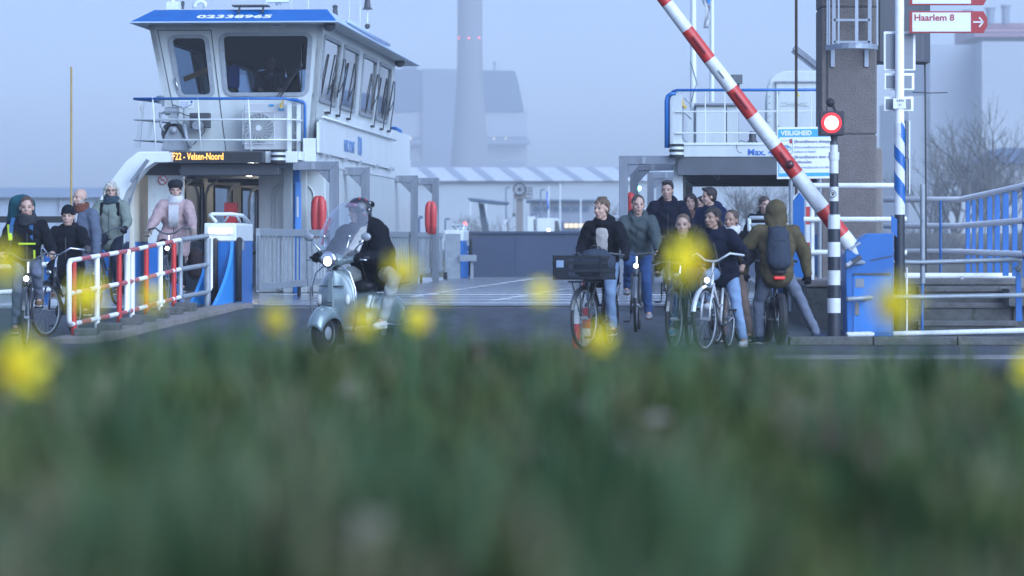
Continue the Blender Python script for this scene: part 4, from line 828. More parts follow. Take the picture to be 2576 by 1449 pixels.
# flag mast base, flood light, vent housing
def mast(px, u, r, z0, z1): 
    c = LP(px, 0, u).x; m = MB(); m.tube([(c, u, z0), (c, u, z1)], [r, r * 0.85], 14); return m, c
m, c = mast(1744, 63, 0.062, zb1, 5.6); fmast = fb(m, 'signal_mast', M_white, smooth='auto')
m = MB(); m.tube([(c - 0.06, 62.92, 3.6), (c + 0.03, 62.9, 3.9), (c + 0.07, 62.95, 4.0), (c - 0.05, 62.92, 4.4)], 0.006); m.build('mast_rope', M_dark, fmast)
m = MB(); m.box(c - 0.12, c + 0.12, 62.8, 63.2, zb1 - 0.02, zb1 + 0.04); m.build('mast_foot', M_dark, fmast)
m, c = mast(1791, 68, 0.05, zb1 + 1, 5.8); fb(m, 'second_signal_mast', M_white, smooth='auto')
a = LP(1750, 362, 62); b = LP(1858, 266, 62); m = MB(); m.box(a.x, b.x, 62, 64, a.z, b.z); bx = fb(m, 'equipment_locker', M_cream, bev=0.02)
m = MB(); m.box(a.x - 0.03, b.x, 61.93, 64, b.z + 0.003, b.z + 0.04); m.build('locker_lid', M_steel, bx)
m = MB(); m.box(LP(1827, 0, 62).x, LP(1829, 0, 62).x, 61.99, 62.0, a.z + 0.03, b.z - 0.02); m.build('locker_seam', M_dark, bx)
c = LP(1853, 200, 62.2); m = MB(); m.tube([(c.x, 62.3, b.z + 0.04), (c.x, 62.3, c.z - 0.1)], 0.06, 10, M_cream); m.box(c.x - 0.10, c.x + 0.10, 62.1, 62.2, c.z - 0.08, c.z + 0.08, M_dark); m.box(c.x - 0.03, c.x + 0.05, 62.15, 62.25, c.z - 0.14, c.z - 0.06, M_dark)
fl = m.build('flood_light', None, ferry, loc=FO)
m = MB()
for k in range(5): m.box(c.x - 0.09, c.x + 0.09, 62.085, 62.097, c.z - 0.06 + k * 0.028, c.z - 0.05 + k * 0.028)
m.build('flood_light_fin', M_galv, fl)
# rounded vent housing
p = [LP(x, y, 61.6) for x, y in ((1928, 362), (1928, 230), (1931, 212), (1938, 197), (1950, 186), (1966, 179), (1985, 177), (2100, 177), (2100, 362))]
m = MB(); m.prism(p, (0, 5, 0)); vh = fb(m, 'vent_housing', M_cream, bev=0.03)
a = LP(1953, 352, 61.58); b = LP(2058, 208, 61.58); m = MB(); m.box(a.x, b.x, 61.56, 61.597, a.z, b.z); dr = m.build('housing_door', M_cream, vh, bev=0.005)
m = MB(); m.box(a.x - 0.02, b.x + 0.02, 61.52, 61.597, b.z + 0.002, b.z + 0.03); 
for q in (0.2, 0.8):
    m.box(a.x + 0.02 + q * 0.0, a.x + 0.05, 61.54, 61.558, a.z + q * (b.z - a.z), a.z + q * (b.z - a.z) + 0.05)
m.tube([(a.x - 0.008, 61.55, a.z), (a.x - 0.008, 61.55, b.z)], 0.006, 4); m.build('door_trim', M_galv, vh)
text('cast_lettering', 'ZHBNIZ', 0.10, M_cream, (LP(2000, 0, 61.5).x, 61.552, z_(263, 61.5)), (1, 0, 0), (0, 0, 1), vh, ext=0.006, sx=1.3)
m = MB(); a = LP(2006, 238, 61.55); m.prism([a + V((0, 0, 0.05)), a + V((-0.045, 0, -0.03)), a + V((0.045, 0, -0.03))], (0, 0.01, 0)); m.build('warning_triangle', mat('warning_yellow', (0.6, 0.5, 0.05), 0.5), vh)
m = MB()
for k in range(9):
    z = z_(340 - k * 16, 61.5); m.lathe((LP(1936, 0, 61.5).x, 61.597, z), [(0, 0), (0.01, 0), (0.008, 0.01), (0, 0.01)], (0, -1, 0), 6)
m.build('rivet', M_dark, vh)
m = MB(); m.bar(LP(1997, 118, 62), LP(2120, 215, 62), 0.12, 0.09); m.bar(LP(1996, 124, 62), LP(2120, 222, 62), 0.04, 0.14); fb(m, 'gangway_jib', M_steel)
c = LP(1893, 350, 60.4); m = MB(); m.lathe(c + V((0, 0, -0.08)), [(0.10, 0.0), (0.10, 0.02), (0.07, 0.06), (0.06, 0.08), (0.06, 0.2), (0.055, 0.21), (0, 0.21)], (0, 0, 1), 14); m.tube([c + V((-0.1, -0.1, -0.06)), c + V((-0.2, -0.3, -0.03)), c + V((-0.27, -0.45, -0.13)), c + V((-0.25, -0.5, -0.22)), c + V((-0.18, -0.52, -0.25))], 0.006); fb(m, 'horn_beacon', M_dark, smooth='auto')
# ramp cabinets
def cabinet(yb, rot):
    """blue hinge cabinet, local: front toward -y"""
    c = thing_part = bpy.data.objects.new('ramp_cabinet', None); COL.objects.link(c); c.parent = ferry
    c.location = FO + V((-7.22, yb, 0.33)); c.rotation_euler = (0, 0, rot); c.empty_display_size = 0.1
    m = MB(); m.box(-0.30, 0.12, 0, 1.7, 0, 0.94); m.build('cabinet_body', M_blue, c, bev=0.015)
    m = MB(); m.prism([(-0.33, -0.02, 0.90), (0.125, -0.02, 0.90), (0.125, -0.02, 1.13), (0.10, -0.02, 1.16), (-0.33, -0.02, 1.16)], (0, 1.74, 0)); m.build('cabinet_top', M_white, c, bev=0.02)
    m = MB(); m.tube([(-0.16, 0.02, 1.17), (-0.26, 0.06, 1.27), (-0.24, 0.12, 1.285), (0.02, 0.12, 1.285), (0.08, 0.9, 1.27), (0.10, 1.5, 1.17)], 0.028, 8); m.tube([(-0.12, 0.5, 1.17), (0.0, 0.12, 1.28)], 0.018, 6); m.tube([(0.08, 0.7, 1.17), (0.1, 0.14, 1.28)], 0.018, 6); m.build('top_handrail', M_white, c, smooth=True)
    m = MB(); m.tube([(-0.24, -0.045, 1.05), (0.05, -0.045, 1.05)], 0.026, 8); m.build('strip_lamp', M_lamp, c, smooth=True)
    m = MB(); m.box(-0.28, 0.09, -0.035, -0.021, 1.0, 1.1); m.build('lamp_recess', M_white, c)
    for x in (-0.29, 0.045):
        m = MB(); prof = [(0.30 - 0.50 * (1 - math.cos(t)) - 0.0, 0.94 * math.sin(t) if False else 0) for t in ()]
        pts = [(x, -0.02, 0.90)] + [(x - 0.15 * (i / 8) ** 1.8, -0.02 - 0.75 * (i / 8) ** 1.8, 0.90 - 0.88 * (i / 8)) for i in range(9)] + [(x, -0.02, 0.02)]
        m.prism(pts, (0.045, 0, 0)); m.build('guide_fin', mat('fin_blue', (0.03, 0.24, 0.62), 0.35, coat=0.2), c)
        m = MB(); m.tube([(x + 0.12, -0.06, 0.06), (x + 0.12, -0.06, 0.84), (x + 0.12, -0.04, 0.90), (x + 0.12, 0.03, 0.92)], 0.045, 10); m.build('rubber_fender', M_black, c, smooth=True)
    m = MB(); m.box(0.122, 0.16, 0.3, 0.55, 0.78, 0.92); m.box(0.122, 0.135, 0.3, 0.5, 0.6, 0.66); m.build('control_socket', M_galv, c)
    return c
cb = cabinet(49.75, 0)
c2 = copy_tree(cb, ferry); c2.location = FO + V((-6.85, 87.3, 0.33)); c2.rotation_euler = (0, 0, math.pi); c2.scale = (-1, 1, 1)
c3 = copy_tree(cb, ferry); c3.location = FO + V((0.42, 50.6, 0.33)); c3.scale = (-1, 1, 1)
# fence gate along the lane
vf = -7.02
def fence(ua, ub_, step, wide):
    m = MB(); zt = z_(574, 50) - 0.0; zt = 1.42
    m.box(vf - 0.03, vf + 0.03, ua, ub_, zt - 0.11, zt); m.box(vf - 0.03, vf + 0.03, ua, ub_, 0.52, 0.62)
    g = fb(m, 'lane_fence', M_galv, bev=0.004)
    k = 0; u = ua
    mm = MB()
    while u < ub_ - 0.05: mm.box(vf - 0.014, vf + 0.014, u, u + 0.05, 0.62, zt - 0.11); u += step
    mm.build('fence_bar', M_galv, g)
    for u in wide:
        m = MB(); m.box(vf - 0.025, vf + 0.025, u, u + 0.12, 0.5, zt - 0.11); m.build('fence_post', M_galv, g)
    return g
fence(51.4, 57.0, 0.46, (51.4, 56.6)); fence(57.2, 66.5, 0.44, (57.2, 60.2, 66.2)); fence(66.8, 83.0, 0.45, (70, 76, 79, 82.7))
m = MB()
for u in (57.0, 66.6, 76.5, 82.5, 83.0):
    for dv in (-0.1, 0.1): m.lathe((vf + dv, u, 0.42), [(0, -0.025), (0.085, -0.02), (0.085, 0.02), (0, 0.025)], (1, 0, 0), 14)
fb(m, 'castor_wheel', M_black)
m = MB(); m.box(vf - 0.05, vf + 0.3, 84.5, 84.7, 0.335, 1.4); m.box(vf + 0.3, vf + 0.7, 84.4, 84.5, 0.75, 0.9); m.box(vf + 0.55, vf + 0.62, 84.5, 84.56, 0.335, 0.75); fb(m, 'fence_end_stop', M_galv)
# lifebuoys in their housings
def lifebuoy(px, py, u, label, hh=0.40):
    p = LP(px, py, u); wpt = V((p.x * cT + p.y * sT, p.y * cT - p.x * sT, p.z))
    t = thing('lifebuoy_case', label, 'lifebuoy', wpt - V((0, 0, hh)), -TH, 'red lifebuoy cases on the ferry rails')
    m = MB()
    for k in (-1, 1): m.tube([(k * 0.055, 0, 0.08), (k * 0.06, 0, 0.3), (k * 0.06, 0, hh * 1.3), (k * 0.05, 0, hh * 1.75), (k * 0.03, 0, hh * 1.93), (0.0, 0, hh * 2)], [0.055, 0.075, 0.082, 0.08, 0.06, 0.03], 14)
    m.build('case_shell', M_redp, t, smooth=True)
    m = MB(); m.tube([(0.0, -0.075, 0.1), (0.0, -0.088, hh), (0.005, -0.085, hh * 1.6), (0.012, -0.06, hh * 1.9)], 0.008, 6); m.build('seam', mat('dark_red', (0.15, 0.01, 0.01), 0.5), t)
    m = MB(); m.box(0.125, 0.155, -0.03, 0.03, 0.1, hh * 1.4); m.build('bracket', M_galv, t)
lifebuoy(802, 553, 61.5, 'red lifebuoy case hanging beside the ferry casing behind the scooter rider')
lifebuoy(1084, 553, 79, 'red lifebuoy case by the far portal frame behind the slatted fence')
lifebuoy(1581, 545, 60.6, 'red lifebuoy case by the portal frames above the boy in the grey jacket')
# right side: white rails by the ferry lane
m = MB()
for py in (548, 566): m.tube([LP(1885, py, 55), LP(1990, py, 55)], 0.03, 8)
m.tube([LP(1885, 548, 55), LP(1885, 600, 55)], 0.03, 8); m.tube([LP(1530, 547, 62), LP(1575, 547, 62)], 0.04); fb(m, 'white_lane_rail', M_white, smooth=True)
# ------------------------------------------------------------ street furniture
def P3(px, py, Y): return W(px, py, Y)
def boxpx(m, x0, x1, y0, y1, Y, dep, mt=None):
    a = W(x0, y1, Y); b = W(x1, y0, Y); return m.box(a.x, b.x, Y, Y + dep, a.z, b.z, mt)
M_plblk = mat('black_band_paint', (0.02, 0.024, 0.035), 0.5, var=0.3, vs=10, dirt=(0.14, 0.14, 0.15), ds=13, dt=0.61)
M_plwht = mat('white_band_paint', (0.62, 0.64, 0.66), 0.5, var=0.12, vs=8, dirt=(0.26, 0.27, 0.28), ds=11, dt=0.575)
# signal post with red light
Y = 44.6; t = thing('signal_post', 'black and white banded post carrying the lit round red light', 'traffic light', (WX(2098, Y), Y, 0.0))
cx = WX(2098, Y); ys = [(857, 787), (787, 750), (750, 717), (717, 680), (680, 646), (646, 609), (609, 576), (576, 540), (540, 506), (506, 470), (470, 436), (436, 402)]
rad = lambda y: (0.078 if y > 620 else 0.076 if y > 540 else 0.056) * (1 + (y - 600) * 0.0002)
for i, (a, b) in enumerate(ys):
    m = MB(); r = 0.083 - 0.0 if a > 720 else 0.079 if a > 600 else 0.077 if a > 540 and b >= 540 else 0.056
    m.tube([(cx, Y, max(0, W(0, a, Y).z)), (cx, Y, W(0, b, Y).z)], r, 20); put(t, m, 'post_band', M_plblk if i % 2 == 0 else M_plwht, smooth='auto')
m = MB(); m.tube([(cx, Y, W(0, 402, Y).z), (cx, Y, W(0, 383, Y).z)], 0.066, 20); m.tube([(cx, Y, W(0, 383, Y).z), (cx, Y, W(0, 364, Y).z)], 0.048, 20); put(t, m, 'post_collar', M_plwht, smooth='auto')
m = MB(); m.lathe((cx, Y, W(0, 364, Y).z), [(0.052, 0), (0.052, 0.03), (0.036, 0.05), (0.046, 0.10), (0.07, 0.13)], (0, 0, 1), 16); put(t, m, 'head_bracket', M_dark, smooth='auto')
lc = W(2092, 309, Y - 0.1)
M_lhb = mat('lamp_housing', (0.025, 0.02, 0.03), 0.5)
m = MB(); a = W(2061, 341, Y - 0.06); b = W(2124, 279, Y - 0.06); m.box(a.x, b.x, Y - 0.08, Y + 0.16, a.z, b.z); hs_ = put(t, m, 'lamp_housing', M_lhb, bev=0.015)
M_rlamp = mat('red_signal_lens', (0.12, 0.002, 0.002), 0.5, emit=(1.0, 0.01, 0.015), es=1.8)
M_rcore = mat('red_signal_core', (0.2, 0.02, 0.02), 0.5, emit=(1.0, 0.50, 0.46), es=2.6)
m = MB(); m.lathe(lc + V((0, 0.02, 0)), [(0, 0), (0.124, 0), (0.124, 0.01), (0.0, 0.012)], (0, -1, 0), 32); put(t, m, 'signal_lens', M_rlamp)
m = MB(); m.lathe(lc + V((0, 0.008, 0)), [(0, 0), (0.088, 0), (0.084, 0.01), (0.06, 0.02), (0.0, 0.025)], (0, -1, 0), 32); put(t, m, 'lamp_core', M_rcore, smooth='auto')
m = MB(); c = W(2089, 258, Y); m.ell(c, (0.055, 0.04, 0.055)); m.tube([c + V((-.04, 0, -.03)), c + V((-0.05, 0, -0.1)), c + V((-0.035, 0, -0.12))], 0.007); m.tube([c + V((.04, 0, -.03)), c + V((0.06, 0, -0.09)), c + V((0.035, 0, -0.12))], 0.007); put(t, m, 'warning_bell', M_black, smooth=True)
m = MB(); c = W(2095, 488, Y - 0.058); m.lathe(c, [(0.0, 0), (0.046, 0), (0.046, 0.004), (0, 0.004)], (0, -1, 0), 20); st = put(t, m, 'round_sticker', M_plblk)
m = MB(); m.lathe(c + V((0, -0.005, 0)), [(0.0, 0), (0.036, 0), (0.036, 0.003), (0, 0.003)], (0, -1, 0), 20); put(t, m, 'sticker_face', M_plwht)
m = MB()
for dx, dz, r in ((0, -0.008, 0.017), (-0.02, 0.01, 0.008), (-0.008, 0.02, 0.008), (0.008, 0.02, 0.008), (0.02, 0.01, 0.008)): m.lathe(c + V((dx, -0.009, dz)), [(0.0, 0), (r, 0), (r, 0.003), (0, 0.003)], (0, -1, 0), 10)
put(t, m, 'paw_mark', M_plblk)
# sign post
Y = 45.2; cx = WX(2263, Y); t = thing('sign_post', 'tall striped signpost with red edged bicycle direction signs reading Haarlem 8', 'signpost', (cx, Y, 0))
m = MB(); m.tube([(cx, Y, 0), (cx, Y, W(0, 540, Y).z)], [0.070, 0.066], 20); put(t, m, 'lower_post', M_plblk, smooth='auto')
m = MB(); m.tube([(cx, Y, W(0, 540, Y).z), (cx, Y, W(0, 310, Y).z)], 0.069, 24); put(t, m, 'blue_white_sleeve', M_plwht, smooth='auto')
m = MB(); m.tube([(cx, Y, W(0, 310, Y).z), (cx, Y, W(0, -60, Y).z)], 0.058, 20); put(t, m, 'upper_post', M_wht2, smooth='auto')
def spiral(z0, z1, wrap0, wrap1, thick, r=0.072):   # diagonal blue band wrapped over the front of the post
    m = MB(); vs = []; n = 14
    for i in range(n + 1):
        q = i / n; a = wrap0 + (wrap1 - wrap0) * q; z = z0 + (z1 - z0) * q
        for dz in (0, thick):
            vs.append((cx + math.sin(a) * r, Y - math.cos(a) * r, z + dz))
    m.add(vs, [(2 * i, 2 * i + 2, 2 * i + 3, 2 * i + 1) for i in range(n)]); put(t, m, 'blue_band', M_blue)
spiral(W(0, 345, Y).z, W(0, 372, Y).z, 0.15, 1.5, 0.20); spiral(W(0, 392, Y).z, W(0, 436, Y).z, -1.5, 1.5, 0.17); spiral(W(0, 470, Y).z, W(0, 520, Y).z, -1.5, 1.5, 0.22)
m = MB(); m.prism([W(2242, 540, Y - .075), W(2257, 552, Y - .075), W(2257, 598, Y - .075), W(2242, 582, Y - .075)], (0, 0.01, 0)); put(t, m, 'blue_patch', M_blue)
M_sgn = mat('sign_white', (0.68, 0.69, 0.70), 0.4); M_sgnr = mat('sign_darkred', (0.33, 0.02, 0.025), 0.45); M_sback = mat('sign_back_grey', (0.20, 0.22, 0.25), 0.5, var=0.05)
def dirsign(y0, y1, txt):
    yy = Y - 0.09; a = W(2288, y1, yy); b = W(2484, y0, yy); tp = (b.z - a.z) * 0.26
    m = MB(); m.prism([(a.x, yy, a.z), (b.x - 0.05, yy, a.z), (b.x, yy, (a.z + b.z) / 2 - tp * 0.7), (b.x, yy, (a.z + b.z) / 2 + tp * 0.7), (b.x - 0.05, yy, b.z), (a.x, yy, b.z)], (0, 0.03, 0)); pn = put(t, m, 'direction_sign', M_sgnr, bev=0.004)
    xw = b.x - 0.21; m = MB(); m.box(a.x + 0.035, xw, yy - 0.006, yy - 0.001, a.z + 0.018, b.z - 0.018); put(t, m, 'sign_face', M_sgn)
    m = MB(); zc = (a.z + b.z) / 2; xx = b.x - 0.105; m.bar((xx - 0.075, yy - 0.004, zc), (xx + 0.05, yy - 0.004, zc), 0.006, 0.018); m.bar((xx + 0.055, yy - 0.004, zc - 0.004), (xx + 0.0, yy - 0.004, zc + 0.06), 0.006, 0.018); m.bar((xx + 0.055, yy - 0.004, zc + 0.004), (xx + 0.0, yy - 0.004, zc - 0.06), 0.006, 0.018); put(t, m, 'arrow', M_sgn)
    o = text('place_name', txt, 0.115, M_sgnr, (a.x + 0.055, yy - 0.008, b.z - 0.085), (1, 0, 0), (0, 0, 1), None, align='LEFT', offset=0.0025, sx=1.05); o.parent = t; o.matrix_parent_inverse = Matrix.Translation(-V(t.location))
dirsign(28, 83, 'Haarlem 8'); dirsign(-43, 13, 'Driehuis 7')
m = MB()
for y0, y1 in ((112, 52), (12, -20)): boxpx(m, 2249, 2289, y1, y0 * 1.0 if y0 < 100 else 110, Y - 0.07, 0.14)
put(t, m, 'sign_clamp', M_sback, bev=0.008)
for x0, x1, y0, y1 in ((2223, 2303, 79, 178), (2224, 2300, 184, 227), (2223, 2298, 243, 280)):
    m = MB(); boxpx(m, x0, x1, y0, y1, Y + 0.07, 0.02); bk = put(t, m, 'back_of_sign', M_wht2, bev=0.012)
    m = MB(); boxpx(m, x0 + 6, x1 - 6, y0 + 6, y1 - 5, Y + 0.062, 0.007); put(t, m, 'grey_back_panel', M_sback)
    m = MB()
    for y in (y0 + 8, y1 - 8): boxpx(m, 2246, 2281, y - 3, y + 2, Y - 0.065, 0.13)
    put(t, m, 'clamp_band', M_galv)
m = MB(); boxpx(m, 2247, 2279, 247, 273, Y - 0.068, 0.02); put(t, m, 'number_plate', M_sgn)
for s_, yy in (('5494', 254), ('31', 265)):
    o = text('plate_number', s_, 0.046, M_dark, (cx, Y - 0.07, W(0, yy, Y).z), (1, 0, 0), (0, 0, 1)); o.parent = t; o.matrix_parent_inverse = Matrix.Translation(-V(t.location))
m = MB(); boxpx(m, 2286, 2290, 303, 400, Y - 0.05, 0.5); boxpx(m, 2287, 2290, 402, 487, Y - 0.05, 0.4); put(t, m, 'edge_on_sign', M_sgn); m = MB(); boxpx(m, 2280, 2285, 302, 396, Y - 0.03, 0.4); boxpx(m, 2280, 2286, 405, 480, Y - 0.03, 0.3); put(t, m, 'sign_rail', M_sback)
# lifting pillar with ladder cage, counterweight and rope
Y = 50.0; t = thing('lifting_pillar', 'tall brown concrete ramp-lifting pillar with caged ladder behind the red light', 'pillar', (WX(2135, Y), Y, 0.0))
M_pil = mat('pebbled_concrete', (0.150, 0.132, 0.128), 0.95, var=0.12, vs=6, bump=0.8, bs=45, dirt=(0.04, 0.038, 0.04), ds=17, dt=0.58)
xl, xr = WX(2066, Y), WX(2206, Y)
zs = [0.3, W(0, 339, Y).z, W(0, 19, Y).z, W(0, -120, Y).z]
for i in range(3):
    m = MB(); m.box(xl, xr, Y, Y + 0.9, zs[i] + 0.008, zs[i + 1]); put(t, m, 'pillar_section', M_pil, bev=0.025)
m = MB(); m.box(xl + 0.02, xr - 0.02, Y + 0.02, Y + 0.88, 0.3, zs[3] - 0.02); put(t, m, 'joint_core', M_concd)
m = MB(); m.box(xr - 0.02, WX(2224, Y), Y + 0.2, Y + 0.85, 0.3, W(0, 372, Y).z); put(t, m, 'lower_buttress', M_conc, bev=0.02)
m = MB(); m.tube([(xl + 0.09, Y - 0.02, W(0, -20, Y).z), (xl + 0.09, Y - 0.02, W(0, 250, Y).z)], 0.008, 5); m.tube([(xl + 0.09, Y - 0.02, W(0, 250, Y).z), (xl + 0.3, Y - 0.02, W(0, 300, Y).z)], 0.008, 5); put(t, m, 'surface_cable', M_dark)
M_lad = mat('ladder_steel', (0.30, 0.34, 0.40), 0.5, 0.3)
lad = MB()
for x in (2095, 2185): m = MB(); m.bar((WX(x, Y), Y - 0.16, W(0, 122, Y).z), (WX(x, Y), Y - 0.16, W(0, -80, Y).z), 0.05, 0.02, up=(0, 1, 0)); ld = put(t, m, 'ladder_stile', M_lad)
for y in (-18, 52, 107): m = MB(); m.bar((WX(2095, Y), Y - 0.16, W(0, y, Y).z), (WX(2185, Y), Y - 0.16, W(0, y, Y).z), 0.02, 0.03); put(t, m, 'ladder_rung', M_lad)
for x, dy in ((2142, -0.75), (2100, -0.6), (2080, -0.4), (2078, -0.2), (2196, -0.6), (2200, -0.4), (2203, -0.2)):
    m = MB(); m.bar((WX(x, Y), Y + dy, W(0, 118, Y).z), (WX(x, Y), Y + dy, W(0, -80, Y).z), 0.045 if x == 2142 else 0.022, 0.01, up=(0, 1, 0)); put(t, m, 'cage_strip', M_lad)
for yy in (122, -40):
    m = MB(); pr = [V((WX(2140, Y) + math.cos(a) * 0.355, Y - 0.12 + math.sin(a) * 0.62, W(0, yy, Y).z)) for a in [R(-q) for q in range(0, 181, 15)]]
    for i in range(len(pr) - 1): m.bar(pr[i], pr[i + 1] + (pr[i + 1] - pr[i]) * 0.05, 0.012, 0.07)
    put(t, m, 'cage_hoop', M_lad)
for x in (2095, 2180): m = MB(); boxpx(m, x - 5, x + 5, 125, 168, Y - 0.03, 0.028); put(t, m, 'wall_bracket', M_lad)
Y2 = 50.6; t = thing('counterweight', 'dark grey counterweight block hanging beside the concrete pillar above the railings', 'counterweight', (WX(2277, Y2), Y2, 3.6))
m = MB(); a = W(2211, 157, Y2); b = W(2346, -80, Y2); m.prism([(a.x + 0.0, Y2, a.z), (b.x - 0.13, Y2, a.z), (b.x - 0.01, Y2 + 0.2, a.z), (b.x - 0.01, Y2 + 0.7, a.z), (a.x, Y2 + 0.7, a.z)], (0, 0, b.z - a.z)); put(t, m, 'weight_body', mat('counterweight_grey', (0.075, 0.08, 0.095), 0.6, var=0.15, vs=1.5, stretch=(1, 1, 0.3)), bev=0.02)
m = MB(); boxpx(m, 2206, 2213, -80, 154, Y2 - 0.05, 0.1)
put(t, m, 'guide_rail', M_black)
t = thing('hanging_cable', 'thin dark steel cable hanging from the counterweight with a crossing thin rod', 'cable', (WX(2335, Y2), Y2, 0.7))
m = MB(); m.tube([(WX(2333, Y2), Y2 + 0.3, W(0, 156, Y2).z), (WX(2335, Y2), Y2 + 0.3, W(0, 400, Y2).z), (WX(2336, Y2), Y2 + 0.3, W(0, 695, Y2).z)], 0.014, 6); put(t, m, 'steel_cable', M_dark)
m = MB(); m.tube([W(2296, 232, Y2 + .25), W(2340, 234, Y2 + .25), W(2384, 233, Y2 + .25)], 0.008, 5); put(t, m, 'crossing_rod', M_dark)
Yp = 50.2; t = thing('ramp_hoist_rod', 'thin rusty brown hoist rod running straight up behind the safety board', 'rod', (WX(2003, Yp), Yp, 0.3)); m = MB(); m.tube([(WX(2003, Yp), Yp, 0.3), (WX(2003, Yp), Yp, W(0, -60, Yp).z)], 0.020, 8); put(t, m, 'hoist_rod', mat('rusty_rod', (0.06, 0.04, 0.035), 0.8, var=0.3, vs=20))
Yp = 58; t = thing('mooring_pole', 'thin ochre yellow pole rising behind the bald man at left', 'pole', (WX(179, Yp), Yp, 0.3)); m = MB(); m.tube([(WX(179, Yp), Yp, 0.0), (WX(179.5, Yp), Yp, W(0, 168, Yp).z)], 0.016, 8); put(t, m, 'pole_shaft', mat('ochre_paint', (0.35, 0.24, 0.06), 0.6, var=0.2, vs=10))
# flag on second mast
Yf = 68.3; t = thing('torn_flag', 'tattered white flag with blue corner hanging at the right masts', 'flag', (WX(1775, Yf), Yf, 5.3))
M_fw = mat('flag_white', (0.62, 0.64, 0.66), 0.9); m = MB(); vs = []; rows = 10
for j in range(rows + 1):
    q = j / rows; xl_ = 1755 + 25 * q ** 0.6 if j < 5 else 1770 + 2 * (j - 5); xr_ = 1792 - (0 if q < 0.45 else (q - 0.45) * 20)
    if j >= 5: xl_ = 1776 - (j - 5) * 1.2
    for i in range(5):
        x = xl_ + (xr_ - xl_) * i / 4; vs.append(W(x, -30 + 101 * q, Yf + 0.06 * math.sin(i * 1.7 + j * 0.8)))
m.add(vs, [(j * 5 + i, j * 5 + i + 1, j * 5 + i + 6, j * 5 + i + 5) for j in range(rows) for i in range(4)], M_fw)
o = put(t, m, 'flag_cloth', None, smooth=True); s_ = o.modifiers.new('s', 'SOLIDIFY'); s_.thickness = 0.01
m = MB(); m.prism([W(1771, -10, Yf - 0.08), W(1793, -10, Yf - 0.08), W(1793, 24, Yf - 0.08)], (0, 0.01, 0)); put(t, m, 'blue_corner', mat('flag_bright_blue', (0.03, 0.2, 0.6), 0.9))
# safety board
Y = 47.5; t = thing('safety_board', 'white and light blue VEILIGHEID safety board partly behind the barrier arm', 'sign', (WX(2020, Y), Y, 0.3))
xd = V((1, 0.25, 0.018)).normalized(); c0 = W(1957, 448, Y); Wd = (WX(2092, Y) - WX(1957, Y)) * 1.03; Hh = (W(0, 322, Y).z - W(0, 446, Y).z)
M_cy = mat('board_cyan', (0.02, 0.32, 0.62), 0.5)
up3 = V((0, 0, 1))
def bq(a, b, c, d_, nm, mt, off):   # rectangle on the board, fractions
    m = MB(); yv = V((0.25, -1, 0)).normalized() * off
    p = [c0 + xd * Wd * s + up3 * Hh * q + yv for s, q in ((a, c), (b, c), (b, d_), (a, d_))]; m.prism(p, yv.normalized() * 0.002 if off > 0.011 else V((0.25, -1, 0)).normalized() * -0.02); return put(t, m, nm, mt)
bq(-0.02, 1.02, -0.02, 1.03, 'board_panel', M_sgn, 0.010)
bq(0.02, 0.98, 0.83, 0.99, 'blue_header', M_cy, 0.012); bq(0.02, 0.98, 0.03, 0.10, 'blue_footer', M_cy, 0.012); bq(0.0, 0.02, 0.03, 0.99, 'blue_edge', M_cy, 0.012)
def bt(s_, sz, fx, fy, mt, **k):
    p = c0 + xd * Wd * fx + up3 * Hh * fy + V((0.25, -1, 0)).normalized() * 0.016
    o = text('board_text', s_, sz, mt, p, xd, up3, None, align='LEFT', ext=0.001, **k); o.parent = t; o.matrix_parent_inverse = Matrix.Translation(-V(t.location))
M_bt1 = mat('board_ink', (0.03, 0.08, 0.2), 0.6); M_bt2 = mat('board_ink_light', (0.16, 0.30, 0.48), 0.6)
bt('VEILIGHEID', 0.085, 0.05, 0.905, M_sgn, offset=0.003, sx=1.0)
bt('(Brom)fietsers afstappen', 0.056, 0.30, 0.735, M_bt1, offset=0.0); bt('(Motorized)bicycles need to be', 0.044, 0.30, 0.62, M_bt2); bt('walked on board', 0.044, 0.30, 0.53, M_bt2)
bt('(Brom)fietsers deze zijde', 0.056, 0.30, 0.42, M_bt1, offset=0.0); bt('aanhouden', 0.056, 0.30, 0.32, M_bt1, offset=0.0); bt('(Motorized)bicycles are allowed', 0.044, 0.30, 0.21, M_bt2); bt('this side', 0.044, 0.30, 0.13, M_bt2)
bq(0.215, 0.27, 0.70, 0.79, 'exclamation_box', M_sgnr, 0.013)
m = MB(); yv = V((0.25, -1, 0)).normalized() * 0.015
bp_ = lambda s, q: c0 + xd * Wd * s + up3 * Hh * q + yv
for s, q in ((0.09, 0.60), (0.21, 0.60)): m.tube([bp_(s + 0.035 * math.cos(a), q + 0.04 * math.sin(a)) for a in [i * math.pi / 8 for i in range(16)]], 0.004, 4, closed=True)
m.tube([bp_(0.09, 0.60), bp_(0.13, 0.66), bp_(0.18, 0.66), bp_(0.21, 0.60)], 0.005, 4); m.tube([bp_(0.13, 0.66), bp_(0.15, 0.60), bp_(0.18, 0.66)], 0.005, 4); put(t, m, 'bicycle_symbol', M_cy)
m = MB(); m.tube([bp_(0.04, 0.5), bp_(0.27, 0.5), bp_(0.27, 0.76), bp_(0.04, 0.76)], 0.003, 4, closed=True); m.tube([bp_(0.04, 0.14), bp_(0.27, 0.14), bp_(0.27, 0.44), bp_(0.04, 0.44)], 0.003, 4, closed=True); put(t, m, 'symbol_border', M_cy)
m = MB(); 
for s in (0.25, 0.8): p = c0 + xd * Wd * s; m.tube([(p.x, p.y + 0.04, 0.3), (p.x, p.y + 0.04, p.z + Hh)], 0.03, 10)
for i, ch_ in enumerate([0]): pass
put(t, m, 'board_post', M_galv)
